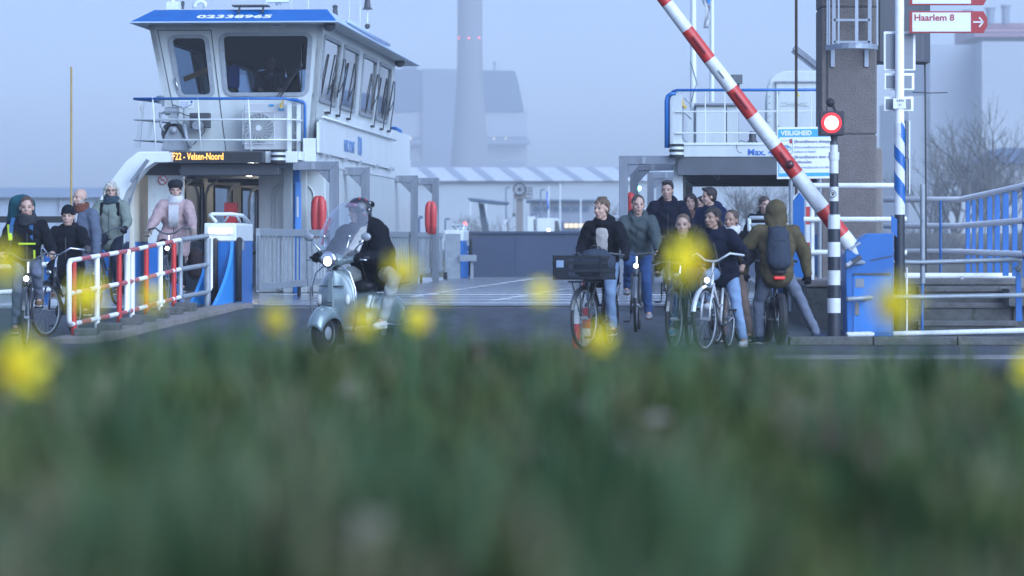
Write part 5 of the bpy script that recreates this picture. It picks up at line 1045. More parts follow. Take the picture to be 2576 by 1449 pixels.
# barrier: blue machine box + arm
Y = 44.9
t = thing('barrier_gate', 'red and white barrier arm slanting up from its blue machine cabinet', 'barrier', (WX(2180, Y), Y + 0.3, 0.0))
M_arr = mat('barrier_red', (0.50, 0.035, 0.03), 0.4, var=0.15, vs=8, dirt=(0.16, 0.015, 0.02), ds=5, dt=0.60, stretch=(1, 1, 0.4))
m = MB(); pts = [(2131, 845), (2126, 640), (2129, 628), (2183, 587), (2248, 587), (2248, 847)]
m.prism([W(x, y, Y) for x, y in pts], (0, 0.6, 0)); put(t, m, 'machine_cabinet', M_blue, bev=0.012)
m = MB(); boxpx(m, 2147, 2242, 690, 836, Y - 0.012, 0.01); dr_ = put(t, m, 'cabinet_door', mat('door_blue', (0.025, 0.17, 0.50), 0.5, var=0.15, vs=2))
m = MB(); boxpx(m, 2148, 2241, 687, 692, Y - 0.03, 0.018); put(t, m, 'door_hood', M_dark)
m = MB(); boxpx(m, 2152, 2174, 701, 723, Y - 0.018, 0.005); put(t, m, 'notice', M_sback)
m = MB(); boxpx(m, 2151, 2161, 760, 793, Y - 0.022, 0.009); put(t, m, 'door_latch', M_conc)
m = MB(); m.bar(W(2136, 628, Y - 0.02), W(2164, 610, Y - 0.02), 0.02, 0.03); put(t, m, 'slope_bracket', M_galv)
m = MB(); m.bar(W(2128, 672, Y - 0.1), W(2166, 645, Y - 0.1), 0.05, 0.06); put(t, m, 'crank_handle', M_dark, bev=0.01)
m = MB(); m.bar(W(2190, 655, Y - 0.008), W(2247, 643, Y - 0.008), 0.01, 0.012); put(t, m, 'panel_seam', M_dark)
pa = V((WX(2140, Y + .1), Y + 0.16, W(0, 616, Y).z)); 
A0 = W(2150, 632, 45.0); A1 = W(1640, -42, 44.6)
segs = [(0, 590, 632), (1, 545, 590)]
bnd = [632, 566, 497, 434, 350, 275, 205, 118 - 55 + 40, 26 - 8, -42]
bnd = [(2150, 632), (2108, 580), (2038, 505), (1976, 421), (1901, 300), (1862 - 5, 240)]
# stripe boundaries measured along the arm (y of centre line)
yb = [640, 585, 514, 440, 368, 303, 233, 160, 84, 17, -60]
yb = [640, 590, 523, 437, 366, 289, 221, 148, 73, 8, -60]
def armp(y): q = (632 - y) / (632 + 42); return A0 + (A1 - A0) * q
rr0 = lambda y: 0.105 - 0.03 * (640 - y) / 700
cols = ['w', 'r', 'w', 'r', 'w', 'r', 'w', 'r', 'w', 'r']
for i in range(10):
    a, b = yb[i], yb[i + 1]; m = MB(); m.tube([armp(a), armp(b)], [rr0(a), rr0(b)], 20); put(t, m, 'arm_stripe', M_plwht if cols[i] == 'w' else M_arr, smooth='auto')
m = MB(); c = armp(413) + V((0.0, -0.11, 0)); m.ell(c, (0.055, 0.04, 0.055)); put(t, m, 'arm_lamp', mat('dark_red_lens', (0.06, 0.012, 0.015), 0.25), smooth=True)
for y, l in ((113, 26), (252, 26), (400, 24)):
    m = MB(); d = (A1 - A0).normalized(); c = armp(y) + V((-0.0, -rr0(y) - 0.001, 0)); L = l * Y / F; m.bar(c - d * L, c + d * L, 0.02, 0.055, up=(0, 1, 0)); put(t, m, 'arm_reinforcing_strip', mat('dark_red_strip', (0.20, 0.012, 0.02), 0.5))
t2 = MB(); d = (A1 - A0).normalized(); c = armp(186) + V((0, -rr0(186) - 0.003, 0)); m = MB(); m.bar(c - d * 0.06, c + d * 0.06, 0.006, 0.04, up=(0, 1, 0)); put(t, m, 'scuffed_label', M_sback)
# concrete plinth and steps
Y = 46.2; t = thing('concrete_plinth', 'dark mossy concrete plinth under the pillar behind the hooded man', 'plinth', (WX(2090, Y), Y, 0))
m = MB(); m.box(WX(2028, Y), WX(2262, Y), Y, 49.4, -0.05, 0.64); put(t, m, 'plinth_block', M_concd, bev=0.02)
m = MB(); m.box(WX(2026, Y), WX(2262, Y), Y - 0.03, 51.2, 0.642, 0.735); put(t, m, 'plinth_capping', M_conc, bev=0.02)
t = thing('concrete_steps', 'worn dark concrete steps behind the grey handrails at lower right', 'steps', (WX(2435, 46), 46, 0))
for k, (yt, x0, x1, dy) in enumerate(((811, 2310, 2556, 0), (766, 2312, 2548, 0.35), (725, 2312, 2541, 0.7), (707, 2262, 2556, 1.05))):
    m = MB(); Ys = 45.9 + dy; zt = W(0, yt - 4, Ys).z; m.box(WX(x0, Ys), WX(x1, Ys), Ys, Ys + 0.36, -0.05, zt - 0.07); put(t, m, 'step_riser', M_concd)
    m = MB(); m.box(WX(x0 - 1, Ys), WX(x1 + 2, Ys), Ys - 0.03, Ys + 0.36, zt - 0.069, zt); put(t, m, 'step_tread', mat('worn_tread', (0.125, 0.125, 0.125), 0.9, var=0.25, vs=5, bump=0.4, dirt=(0.05, 0.055, 0.04), ds=8, dt=0.56), bev=0.012)
m = MB(); m.box(WX(2262, 46.9), WX(2312, 46), 46.0, 47.5, -0.05, 0.55); put(t, m, 'cheek_block', M_concd)
m = MB(); m.box(WX(2550, 46.2), WX(2700, 46.2), 46.2, 47.6, -0.05, 0.5); put(t, m, 'side_block', M_concd)
t = thing('landing_slab', 'pale quay slab edge with frosty white nosing and padlock above the steps', 'slab', (WX(2400, 47.5), 47.5, 0.6))
m = MB(); m.box(WX(2262, 47.4), WX(2700, 47.4), 47.32, 56, 0.62, 0.70); put(t, m, 'slab_body', M_conc)
m = MB(); m.tube([W(2262, 694, 47.25), W(2555, 694, 47.25)], 0.042, 10); put(t, m, 'white_nosing', M_wht2, smooth='auto')
m = MB(); c = W(2420, 700, 47.18); m.box(c.x - 0.02, c.x + 0.02, c.y - 0.01, c.y + 0.01, c.z - 0.05, c.z); m.tube([c + V((-0.015, 0, 0)), c + V((-0.01, 0, 0.03)), c + V((0.01, 0, 0.03)), c + V((0.015, 0, 0))], 0.005, 5); put(t, m, 'padlock', M_chrome)
m = MB(); m.box(WX(2230, 50.4), 9, 49.6, 50.4, -1.5, 0.62); put(t, m, 'slab_support', M_concd)
# thick white railing by the post
t = thing('white_barrier_rail', 'three thick white horizontal rails behind the black and white post', 'railing', (WX(2160, 46.6), 46.6, 0.7))
for x0, x1, y in ((2040, 2249, 467), (2022, 2281, 552), (2038, 2100, 635), (2255, 2281, 636)):
    Yr = 46.6 if y < 600 else 46.6; m = MB(); m.tube([W(x0, y, Yr), W(x1, y, Yr)], 0.036, 14); put(t, m, 'rail_tube', M_wht2, smooth='auto')
for x in (2262,): m = MB(); m.tube([W(x, 450, 46.65), (WX(x, 46.65), 46.65, 0.735)], 0.035, 12); put(t, m, 'rail_upright', M_wht2, smooth='auto')
m = MB(); m.tube([W(2043, 470, 46.65), (WX(2043, 46.65), 46.65, 0.735)], 0.03, 12); put(t, m, 'rail_upright', M_wht2, smooth='auto')
# white and blue pedestrian bridge rail at right
t = thing('blue_slat_railing', 'white tubed railing with wide blue upright slats at the right edge', 'railing', (WX(2480, 50), 50, 0.7))
def rl3(y0, y1, y2):
    m = MB(); m.tube([W(2224, y0, 51.5), W(2416, y0, 51.0), W(2560, y1, 45.5), W(2640, y2, 43.0)], 0.042, 12); put(t, m, 'rail_tube', M_wht2, smooth=True)
rl3(502, 471, 452); rl3(568, 556, 548); rl3(633, 639, 642)
for x, wd in ((2435, 11), (2450, 9), (2468, 11), (2490, 13), (2509, 13), (2530, 15), (2553, 13), (2580, 15)):
    Ys = 51.0 - (x - 2416) / 144 * 5.5 + 0.08; yt = 502 - (x - 2416) / 144 * 31 + 5
    m = MB(); hw = wd / 2; m.prism([W(x - hw, 688 + (x - 2430) * 0.06, Ys), W(x + hw, 688 + (x - 2430) * 0.06, Ys), W(x + hw, yt + 10, Ys), W(x + hw * 0.3, yt, Ys), W(x - hw, yt, Ys)], (0, 0.03, 0)); put(t, m, 'blue_slat', M_blue)
for x in (2366,): m = MB(); m.tube([W(x, 506, 51.1), W(x, 690, 51.1)], 0.018, 8); put(t, m, 'thin_upright', M_blue)
m = MB(); m.box(WX(2416, 51), WX(2700, 46), 46, 56, 0.40, 0.62); put(t, m, 'railing_footing', M_concd)
# galvanised handrail in front of the steps
t = thing('stair_handrail', 'weathered grey and white tube handrail in front of the concrete steps', 'railing', (WX(2350, 45.3), 45.3, 0))
Yh = 45.5
m = MB(); m.tube([W(2130, 668, 44.6), W(2140, 661, 44.8), W(2247, 659, 45.2), W(2321, 660, 45.4), W(2640, 651, 45.0)], 0.030, 12); put(t, m, 'top_rail', M_galv, smooth=True)
m = MB(); m.tube([W(2131, 753, 44.6), W(2210, 747, 45), W(2330, 747, 45.3), W(2640, 741, 45.0)], 0.030, 12); put(t, m, 'middle_rail', M_galv, smooth=True)
M_flake = mat('flaking_white_paint', (0.62, 0.64, 0.66), 0.6, var=0.1, vs=6, dirt=(0.14, 0.15, 0.17), ds=26, dt=0.56)
m = MB(); m.tube([W(2131, 842, 44.6), W(2210, 840, 45), W(2330, 838, 45.3), W(2640, 830, 45.0)], 0.034, 12); put(t, m, 'bottom_rail', M_flake, smooth=True)
for x, y0, y1, r, mt in ((2321, 463, 713, 0.034, M_galv), (2320, 700, 850, 0.020, M_blue), (2281, 672, 838, 0.014, M_wht2), (2205, 672, 838, 0.011, M_wht2)):
    m = MB(); m.tube([W(x, y0, 45.45), W(x, y1, 45.45)], r, 10); put(t, m, 'upright', mt, smooth='auto')
m = MB(); m.tube([W(2556, 680, 45.2), W(2572, 664, 45.2), W(2640, 660, 45.2)], 0.04, 10); put(t, m, 'end_bend', M_galv, smooth=True)
m = MB(); m.prism([W(2556, 808, 45.3), W(2572, 808, 45.3), W(2568, 690, 45.3), W(2560, 676, 45.3), W(2556, 690, 45.3)], (0, 0.05, 0)); put(t, m, 'blue_end_post', M_blue)
# blue pointed post and striped marker behind the hooded man
Yb = 49.2; t = thing('blue_pointed_post', 'blue steel post with slanted white tip just left of the barrier foot', 'post', (WX(2005, Yb), Yb, 0.3))
m = MB(); m.prism([W(1989, 770, Yb), W(2025, 770, Yb), W(2024, 500, Yb), W(2012, 484, Yb), W(1990, 512, Yb)], (0, 0.25, 0)); put(t, m, 'post_body', M_blue, bev=0.01)
m = MB(); m.prism([W(2012, 482, Yb - 0.01), W(1988, 514, Yb - 0.01), W(1980, 545, Yb - 0.01), W(1983, 510, Yb - 0.01)], (0, 0.2, 0)); put(t, m, 'white_tip', M_white)
t = thing('striped_marker', 'narrow red and white marker board behind the barrier foot', 'marker', (WX(2034, 49.6), 49.6, 0.3))
for k, (a, b) in enumerate(((690, 640), (640, 610), (610, 565), (565, 520), (520, 480), (480, 450))):
    m = MB(); boxpx(m, 2028, 2041, b, a, 49.6, 0.04); put(t, m, 'marker_stripe', M_red if k % 2 else M_white)
t = thing('white_winch_housing', 'white and pale blue housing plate between the marker board and the pillar', 'housing', (WX(2056, 50.3), 50.3, 0.3))
m = MB(); m.prism([W(1995, 700, 50.4), W(2064, 700, 50.4), W(2064, 470, 50.4), W(2040, 470, 50.4), W(2000, 520, 50.4)], (0, 0.3, 0)); put(t, m, 'housing_plate', M_white)
m = MB(); boxpx(m, 2040, 2064, 590, 690, 50.38, 0.015); put(t, m, 'pale_blue_plate', mat('pale_blue_plate', (0.15, 0.35, 0.65), 0.5))
# red and white fence on the left, two frames
def rwfence(pa, pb, n, label, first):
    t = thing('safety_fence', label, 'fence', pa, 0, 'red and white tube fences along the kerb')
    d = pb - pa; L = d.length; H0 = 1.02
    def rail(z, r=0.030, s0=0.0, s1=1.0):
        k = 6
        for i in range(k):
            a = s0 + (s1 - s0) * i / k; b = s0 + (s1 - s0) * (i + 1) / k; m = MB(); m.tube([pa + d * a + V((0, 0, z)), pa + d * b + V((0, 0, z))], r, 12); put(t, m, 'rail_piece', (M_wht2 if (i + first) % 2 == 0 else mat('faded_red', (0.42, 0.10, 0.11), 0.5, var=0.15, vs=8)), smooth='auto')
    for z in (0.98, 0.58, 0.20): rail(z)
    for i in range(n):
        q = (0.12 if n == 2 else 0.06) + i * (0.82 / (n - 1)) if n > 1 else 0.5
        mt = M_red if (i + first) % 2 == 0 else M_wht2; p = pa + d * q
        m = MB(); m.tube([p + V((0, 0, 0.04)), p + V((0, 0, 0.96))], 0.034, 12); put(t, m, 'fence_post', mt, smooth='auto')
        m = MB(); m.box(p.x - 0.14, p.x + 0.14, p.y - 0.12, p.y + 0.12, p.z + 0.02, p.z + 0.05); put(t, m, 'foot_plate', mt)
        m = MB(); m.box(p.x + 0.02, p.x + 0.30, p.y - 0.2, p.y + 0.16, p.z + 0.0, p.z + 0.15); put(t, m, 'concrete_foot', M_concd, bev=0.02)
    for e, mt in ((0.0, M_wht2), (1.0, M_wht2 if first == 0 else M_galv)):
        p = pa + d * e; s_ = d.normalized() * (0.05 if e else -0.05)
        m = MB(); m.tube([p + V((0, 0, 0.98)), p + s_ + V((0, 0, 0.93)), p + s_ + V((0, 0, 0.25)), p + V((0, 0, 0.20))], 0.032, 12); put(t, m, 'end_loop', mt, smooth=True)
    return t
def fpt(px, Y): return V((WX(px, Y), Y, 0.02 + 0.33 * max(0, min(1, (Y - 44) / 6))))
rwfence(fpt(177, 43.6), fpt(316, 45.9), 3, 'nearer red and white tube fence panel at the left kerb', 0)
f2 = rwfence(fpt(324, 46.05), fpt(452, 48.6), 4, 'farther red and white tube fence panel next to the blue ramp cabinet', 1)
pa = fpt(455, 48.62); pb = fpt(522, 49.6); m = MB()
for z in (0.98, 0.58, 0.2): m = MB(); m.tube([pa + V((0, 0, z)), pb + V((0, 0, z))], 0.034, 12); put(f2, m, 'grey_rail', M_galv, smooth='auto')
m = MB(); m.tube([pb + V((0, 0, 0)), pb + V((0, 0, 0.95))], 0.045, 12); put(f2, m, 'grey_end_post', M_galv, smooth='auto')
m = MB(); s_ = (pb - pa).normalized(); m.tube([pb + V((0, 0, 0.98)), pb + s_ * 0.12 + V((0, 0, 0.93)), pb + s_ * 0.12 + V((0, 0, 0.26)), pb + V((0, 0, 0.20))], 0.034, 12); put(f2, m, 'end_bend', M_wht2, smooth=True)
# small striped post near the crate bike
t = thing('marker_post', 'short red and white marker post behind the crate bicycle', 'bollard', (WX(1449, 41.5), 41.5, 0))
for a, b, mt in ((0.0, 0.28, M_red), (0.28, 0.75, M_white)): m = MB(); m.tube([(WX(1449, 41.5), 41.5, a), (WX(1449, 41.5), 41.5, b)], 0.045, 14); put(t, m, 'post_band', mt, smooth='auto')
t = thing('no_parking_frame', 'low red and white hoop post just behind the crate bicycle wheel', 'bollard', (WX(1475, 42.5), 42.5, 0))
for a, b, mt in ((0.0, 0.2, M_white), (0.2, 0.45, M_red), (0.45, 0.7, M_white), (0.7, 0.8, M_red)): m = MB(); m.tube([(WX(1475, 42.5), 42.5, a), (WX(1475, 42.5), 42.5, b)], 0.05, 14); put(t, m, 'post_band', mt, smooth='auto')
# left quay rail and fender beam
t = thing('quay_rail', 'low white tube rail with blue posts behind the black beanie woman', 'railing', (WX(90, 49.5), 49.5, 0.33))
for y in (663, 727): m = MB(); m.tube([W(-60, y + 12, 49.5), W(155, y, 49.5)], 0.035, 12); put(t, m, 'rail_tube', M_wht2, smooth='auto')
for x in (118, -30): m = MB(); boxpx(m, x - 7, x + 7, 640, 768, 49.6, 0.08); put(t, m, 'blue_post', M_blue)
t = thing('fender_beam', 'black timber fender beam with short post left of the ferry', 'fender', (WX(120, 56), 56, 0))
m = MB(); m.box(WX(-120, 56), WX(216, 56), 56, 56.3, W(0, 560, 56).z, W(0, 544, 56).z); put(t, m, 'timber_beam', M_black)
m = MB(); m.box(WX(216, 55.9), WX(228, 55.9), 55.9, 56.2, -1.5, W(0, 528, 56).z); put(t, m, 'timber_post', M_dark)
# ------------------------------------------------------------ bicycles: local +x is forward, z up, origin on the ground under the cranks
def head_rz(h): return math.atan2(-math.cos(R(h)), -math.sin(R(h)))   # h=0 rides toward the camera, + turns to screen left
def place(px, Y, h):
    return V((WX(px, Y), Y, ground(Y) if Y < 50 else 0.33)), head_rz(h)
def bike(label, loc, rz, frame, kind='city', steer=0, tyre=None, lamp=True, bars='city', barmat=None, crate=False, fat=False, lean=0, wr=0.345, sadz=0.92, step=True, light_frame=False, group='bicycles ridden off the ferry'):
    t = thing('bicycle', label, 'bicycle', loc, rz, group); t.rotation_euler = (R(lean), 0, rz)
    xf, xr = 0.66, -0.46; tr = 0.052 if fat else 0.021; wr_ = 0.30 if fat else wr
    if fat: xf, xr = 0.60, -0.50
    tm = tyre or M_black
    def wheel(xc, parent, off=V((0, 0, 0))):
        m = MB(); N = 36; m.tube([V((xc, 0, wr_)) + V((math.cos(a), 0, math.sin(a))) * (wr_ - tr) for a in [2 * math.pi * i / N for i in range(N)]], tr, 8, closed=True); w_ = m.build('wheel', tm, parent, smooth=True)
        m = MB(); m.tube([V((xc, 0, wr_)) + V((math.cos(a), 0, math.sin(a))) * (wr_ - 2 * tr - 0.004) for a in [2 * math.pi * i / N for i in range(N)]], 0.009, 6, closed=True); m.build('rim', M_galv if not fat else M_dark, w_, smooth=True)
        m = MB(); m.tube([(xc, -0.045, wr_), (xc, 0.045, wr_)], 0.022, 10)
        for i in range(18):
            a = 2 * math.pi * i / 18; sgn = 1 if i % 2 else -1; m.tube([(xc + 0.02 * math.cos(a + 1), 0.025 * sgn, wr_ + 0.02 * math.sin(a + 1)), (xc + math.cos(a) * (wr_ - 2 * tr), 0, wr_ + math.sin(a) * (wr_ - 2 * tr))], 0.0016, 3, caps=False)
        m.build('spokes', M_galv, w_); return w_
    hx, hz = 0.44, 0.86   # head tube top
    fr = MB(); bb = V((0, 0, 0.29)); ht = V((hx, 0, hz)); hb = V((hx + 0.06, 0, hz - 0.20)); st = V((-0.19, 0, sadz - 0.12)); ra = V((xr, 0, wr_))
    r = 0.019
    fr.tube([bb, st], 0.016, 10); fr.tube([bb, hb], 0.021, 10); fr.tube([ht, hb], 0.022, 10)
    if step: fr.tube([bb + V((-0.07, 0, 0.22)), V((0.12, 0, 0.50)), ht + V((0.02, 0, -0.06))], 0.017, 10)
    else: fr.tube([st + V((0.03, 0, -0.08)), ht + V((0.01, 0, -0.04))], 0.018, 10)
    for s in (-1, 1):
        fr.tube([bb + V((-0.03, s * 0.03, 0)), ra + V((0, s * 0.055, 0))], 0.010, 6); fr.tube([st + V((0.02, s * 0.02, -0.12)), ra + V((0, s * 0.055, 0))], 0.009, 6)
    if fat: fr.box(-0.12, 0.38, -0.05, 0.05, 0.42, 0.56)
    f = fr.build('frame', frame, t, smooth=True)
    wheel(xr, t)
    m = MB(); m.tube([st, st + V((-0.03, 0, 0.10))], 0.013, 8); m.build('seat_post', M_chrome, t)
    m = MB(); m.cap(st + V((-0.17, 0, 0.125)), 0.075 if not fat else 0.10, st + V((0.12, 0, 0.135)), 0.03, side=(0, 1, 0), k=1.0); sd_ = m.build('saddle', M_black, t, smooth=True); 
    for v in sd_.data.vertices: v.co.z = st.z + 0.13 + (v.co.z - st.z - 0.13) * 0.42
    if fat:
        m = MB(); m.box(-0.46, -0.38, -0.065, 0.065, sadz - 0.08, sadz - 0.045); m.build('rear_light', mat('rear_lamp_red', (0.6, 0.02, 0.02), 0.4, emit=(1, 0.03, 0.03), es=0.12), t, bev=0.01)
    # cranks & pedals & chain guard
    m = MB(); m.tube([(0, -0.07, 0.29), (0, 0.07, 0.29)], 0.02, 8); m.tube([(0, -0.085, 0.29), (0.03, -0.09, 0.125)], 0.010, 6); m.tube([(0, 0.085, 0.29), (-0.03, 0.09, 0.455)], 0.010, 6); m.lathe((0, -0.06, 0.29), [(0, 0), (0.085, 0), (0.085, 0.004), (0, 0.004)], (0, -1, 0), 18); m.build('crankset', M_dark, t)
    for s, x, z in ((-1, 0.03, 0.125), (1, -0.03, 0.455)):
        m = MB(); m.box(x - 0.045, x + 0.045, min(s * 0.10, s * 0.18), max(s * 0.10, s * 0.18), z - 0.012, z + 0.012); m.build('pedal', M_black, t)
    if not fat:
        m = MB(); m.prism([(0.10, -0.075, 0.27), (0.10, -0.075, 0.34), (0.0, -0.075, 0.39), (-0.42, -0.075, 0.39), (-0.50, -0.075, 0.35), (-0.42, -0.075, 0.31), (0, -0.075, 0.22)], (0, -0.02, 0)); m.build('chain_guard', M_black, t)
        m = MB(); m.box(-0.78, -0.28, -0.07, 0.07, 0.735, 0.75); 
        for s in (-1, 1): m.tube([(-0.7, s * 0.07, 0.74), (xr, s * 0.06, wr_)], 0.006, 5); m.tube([(-0.33, s * 0.07, 0.74), (xr, s * 0.06, wr_)], 0.006, 5)
        m.build('rear_carrier', M_dark, t)
    def guard(xc, a0, a1, nm, parent, rg=0.03):
        m = MB(); n = 14; vs = []; 
        for i in range(n + 1):
            a = R(a0 + (a1 - a0) * i / n); rr = wr_ + 0.018
            for y, dr in ((-rg, -0.012), (0, 0.004), (rg, -0.012)): vs.append((xc + math.cos(a) * (rr + dr), y, wr_ + math.sin(a) * (rr + dr)))
        m.add(vs, [(3 * i + k, 3 * i + k + 1, 3 * i + k + 4, 3 * i + k + 3) for i in range(n) for k in range(2)]); o = m.build(nm, frame if not fat else M_black, parent); q = o.modifiers.new('s', 'SOLIDIFY'); q.thickness = 0.003
    guard(xr, 60, 200, 'rear_mudguard', t, 0.045 if fat else 0.03)
    # steering assembly turns about the head tube
    sa = bpy.data.objects.new('steering_assembly', None); COL.objects.link(sa); sa.parent = t; sa.location = (hx, 0, 0); sa.rotation_euler = (0, 0, R(steer)); sa.empty_display_size = 0.1
    def L(x, y, z): return V((x - hx, y, z))
    wt = wheel(xf - hx, sa)
    m = MB()
    for s in (-1, 1): m.tube([L(hx + 0.06, 0, hz - 0.19), L(hx + 0.075, s * (0.05 + (0.03 if fat else 0)), wr_ + 0.40), L(xf - 0.02, s * (0.05 + (0.03 if fat else 0)), wr_ + 0.15), L(xf, s * (0.05 + (0.03 if fat else 0)), wr_)], 0.013 if kind != 'mtb' else 0.018, 8)
    m.build('fork', frame if kind == 'city' else M_dark, sa, smooth=True)
    guard(xf - hx, 15, 150, 'front_mudguard', sa, 0.045 if fat else 0.03)
    bz = 1.03 if bars != 'flat' else 0.98; bm = barmat or M_dark
    m = MB(); m.tube([L(hx, 0, hz), L(hx - 0.03, 0, bz - 0.02)], 0.014, 8); m.build('stem', bm if barmat else M_chrome, sa)
    if bars == 'city': bp_ = [L(hx - 0.30, 0.29, bz + 0.02), L(hx - 0.16, 0.31, bz + 0.05), L(hx - 0.03, 0.20, bz + 0.07), L(hx + 0.01, 0.08, bz - 0.01), L(hx + 0.0, 0, bz - 0.02), L(hx + 0.01, -0.08, bz - 0.01), L(hx - 0.03, -0.20, bz + 0.07), L(hx - 0.16, -0.31, bz + 0.05), L(hx - 0.30, -0.29, bz + 0.02)]
    else: bp_ = [L(hx - 0.06, 0.34, bz + 0.01), L(hx - 0.01, 0.18, bz + 0.02), L(hx, 0, bz), L(hx - 0.01, -0.18, bz + 0.02), L(hx - 0.06, -0.34, bz + 0.01)]
    m = MB(); m.tube(bp_, 0.0125, 10); hb_ = m.build('handlebar', bm, sa, smooth=True)
    for a, b in ((0, 1), (-1, -2)):
        m = MB(); p, q = bp_[a], bp_[b]; dv = (q - p) * (0.85 if bars == 'city' else 0.7); m.tube([p, p + dv], 0.017, 8); m.build('grip', M_black, hb_, smooth=True)
        m = MB(); m.tube([p + dv + V((0.05, 0, -0.01)), p + dv * 0.2 + V((0.07, 0, -0.03))], 0.006, 5); m.build('brake_lever', M_chrome, hb_)
    m = MB(); m.tube([L(hx + 0.02, 0.16, bz + 0.03), L(hx + 0.14, 0.10, bz - 0.03), L(hx + 0.10, 0.02, bz - 0.22)], 0.0035, 4); m.tube([L(hx + 0.02, -0.16, bz + 0.03), L(hx + 0.13, -0.08, bz - 0.04), L(hx + 0.10, -0.02, bz - 0.25)], 0.0035, 4); m.build('brake_cable', M_black, sa)
    lz = 0.80 if bars == 'city' else 0.84
    m = MB(); m.lathe(L(hx + 0.10, 0, lz), [(0.005, 0), (0.024, 0.015), (0.034, 0.05), (0.034, 0.06)], (1, 0, -0.05), 14); hl = m.build('headlamp', M_chrome, sa, smooth=True)
    m = MB(); m.lathe(L(hx + 0.161, 0, lz), [(0.03, 0), (0.026, 0.008), (0.0, 0.01)], (1, 0, -0.05), 14); m.build('lamp_lens', M_lampw if lamp else M_chrome, hl)
    if crate:
        M_cr = mat('crate_plastic', (0.022, 0.025, 0.032), 0.55); x0, x1, y0, y1, z0, z1 = 0.02, 0.44, -0.30, 0.30, 0.80, 1.07
        m = MB(); m.box(x0, x1, y0, y1, z0, z0 + 0.015)
        for z in (z0, z0 + 0.09, z0 + 0.175, z1 - 0.03):
            h_ = 0.03 if z < z1 - 0.05 else 0.035; m.box(x0, x0 + 0.012, y0, y1, z, z + h_); m.box(x1 - 0.012, x1, y0, y1, z, z + h_); m.box(x0, x1, y0, y0 + 0.012, z + 0.001, z + h_ - 0.001); m.box(x0, x1, y1 - 0.012, y1, z + 0.001, z + h_ - 0.001)
        n = 22
        for i in range(n + 1): y = y0 + 0.004 + (y1 - y0 - 0.02) * i / n; m.box(x1 - 0.010, x1 - 0.002, y, y + 0.008, z0, z1); m.box(x0 + 0.002, x0 + 0.01, y, y + 0.008, z0, z1)
        for i in range(15): x = x0 + 0.01 + (x1 - x0 - 0.02) * i / 14; m.box(x, x + 0.008, y0 + 0.002, y0 + 0.01, z0, z1); m.box(x, x + 0.008, y1 - 0.01, y1 - 0.002, z0, z1)
        cr = m.build('carrier_crate', M_cr, sa)
        m = MB(); m.box(x1 + 0.001, x1 + 0.004, y0 + 0.05, y0 + 0.14, z1 - 0.13, z1 - 0.05); m.build('crate_badge', mat('badge_pale', (0.3, 0.4, 0.55), 0.5), cr)
        m = MB(); m.box(x0 + 0.02, x1 - 0.05, -0.13, 0.13, 0.765, 0.785)
        for s in (-1, 1): m.tube([(x0 + 0.1, s * 0.1, 0.77), (xf - hx, s * 0.05, wr_)], 0.008, 6); m.tube([(x1 - 0.1, s * 0.1, 0.77), (xf - hx, s * 0.05, wr_)], 0.008, 6)
        m.build('front_carrier', M_dark, sa)
    return t
M_bikeblk = mat('black_frame', (0.02, 0.022, 0.028), 0.3, coat=0.4)
M_bikesil = mat('silver_white_frame', (0.50, 0.52, 0.55), 0.3, 0.2, coat=0.3)
M_bikegry = mat('grey_frame', (0.10, 0.11, 0.13), 0.35, 0.2)
# ------------------------------------------------------------ people
def ik(a, b, l1, l2, pole):   # middle joint between a and b bending toward pole
    a, b, pole = V(a), V(b), V(pole); d = b - a; L = d.length
    if L > (l1 + l2) * 0.995: b = a + d * ((l1 + l2) * 0.995 / L); d = b - a; L = d.length
    x = (l1 * l1 - l2 * l2 + L * L) / (2 * L); h_ = math.sqrt(max(l1 * l1 - x * x, 0)); d.normalize()
    p = pole - d * pole.dot(d)
    if p.length < 1e-4: p = d.orthogonal()
    return a + d * x + p.normalized() * h_, b
M_skin = mat('fair_skin', (0.44, 0.28, 0.22), 0.55, var=0.06, vs=30)
M_skin2 = mat('olive_skin', (0.30, 0.185, 0.135), 0.55, var=0.06, vs=30)
M_eye = mat('eye_dark', (0.025, 0.02, 0.02), 0.25); M_lip = mat('lips', (0.34, 0.13, 0.12), 0.5)
M_sole = mat('shoe_sole', (0.55, 0.55, 0.55), 0.6)
def fabric(n, c, rough=0.85, bump=0.25): return mat(n, c, rough, var=0.14, vs=14, bump=bump, bs=55, sheen=-1)
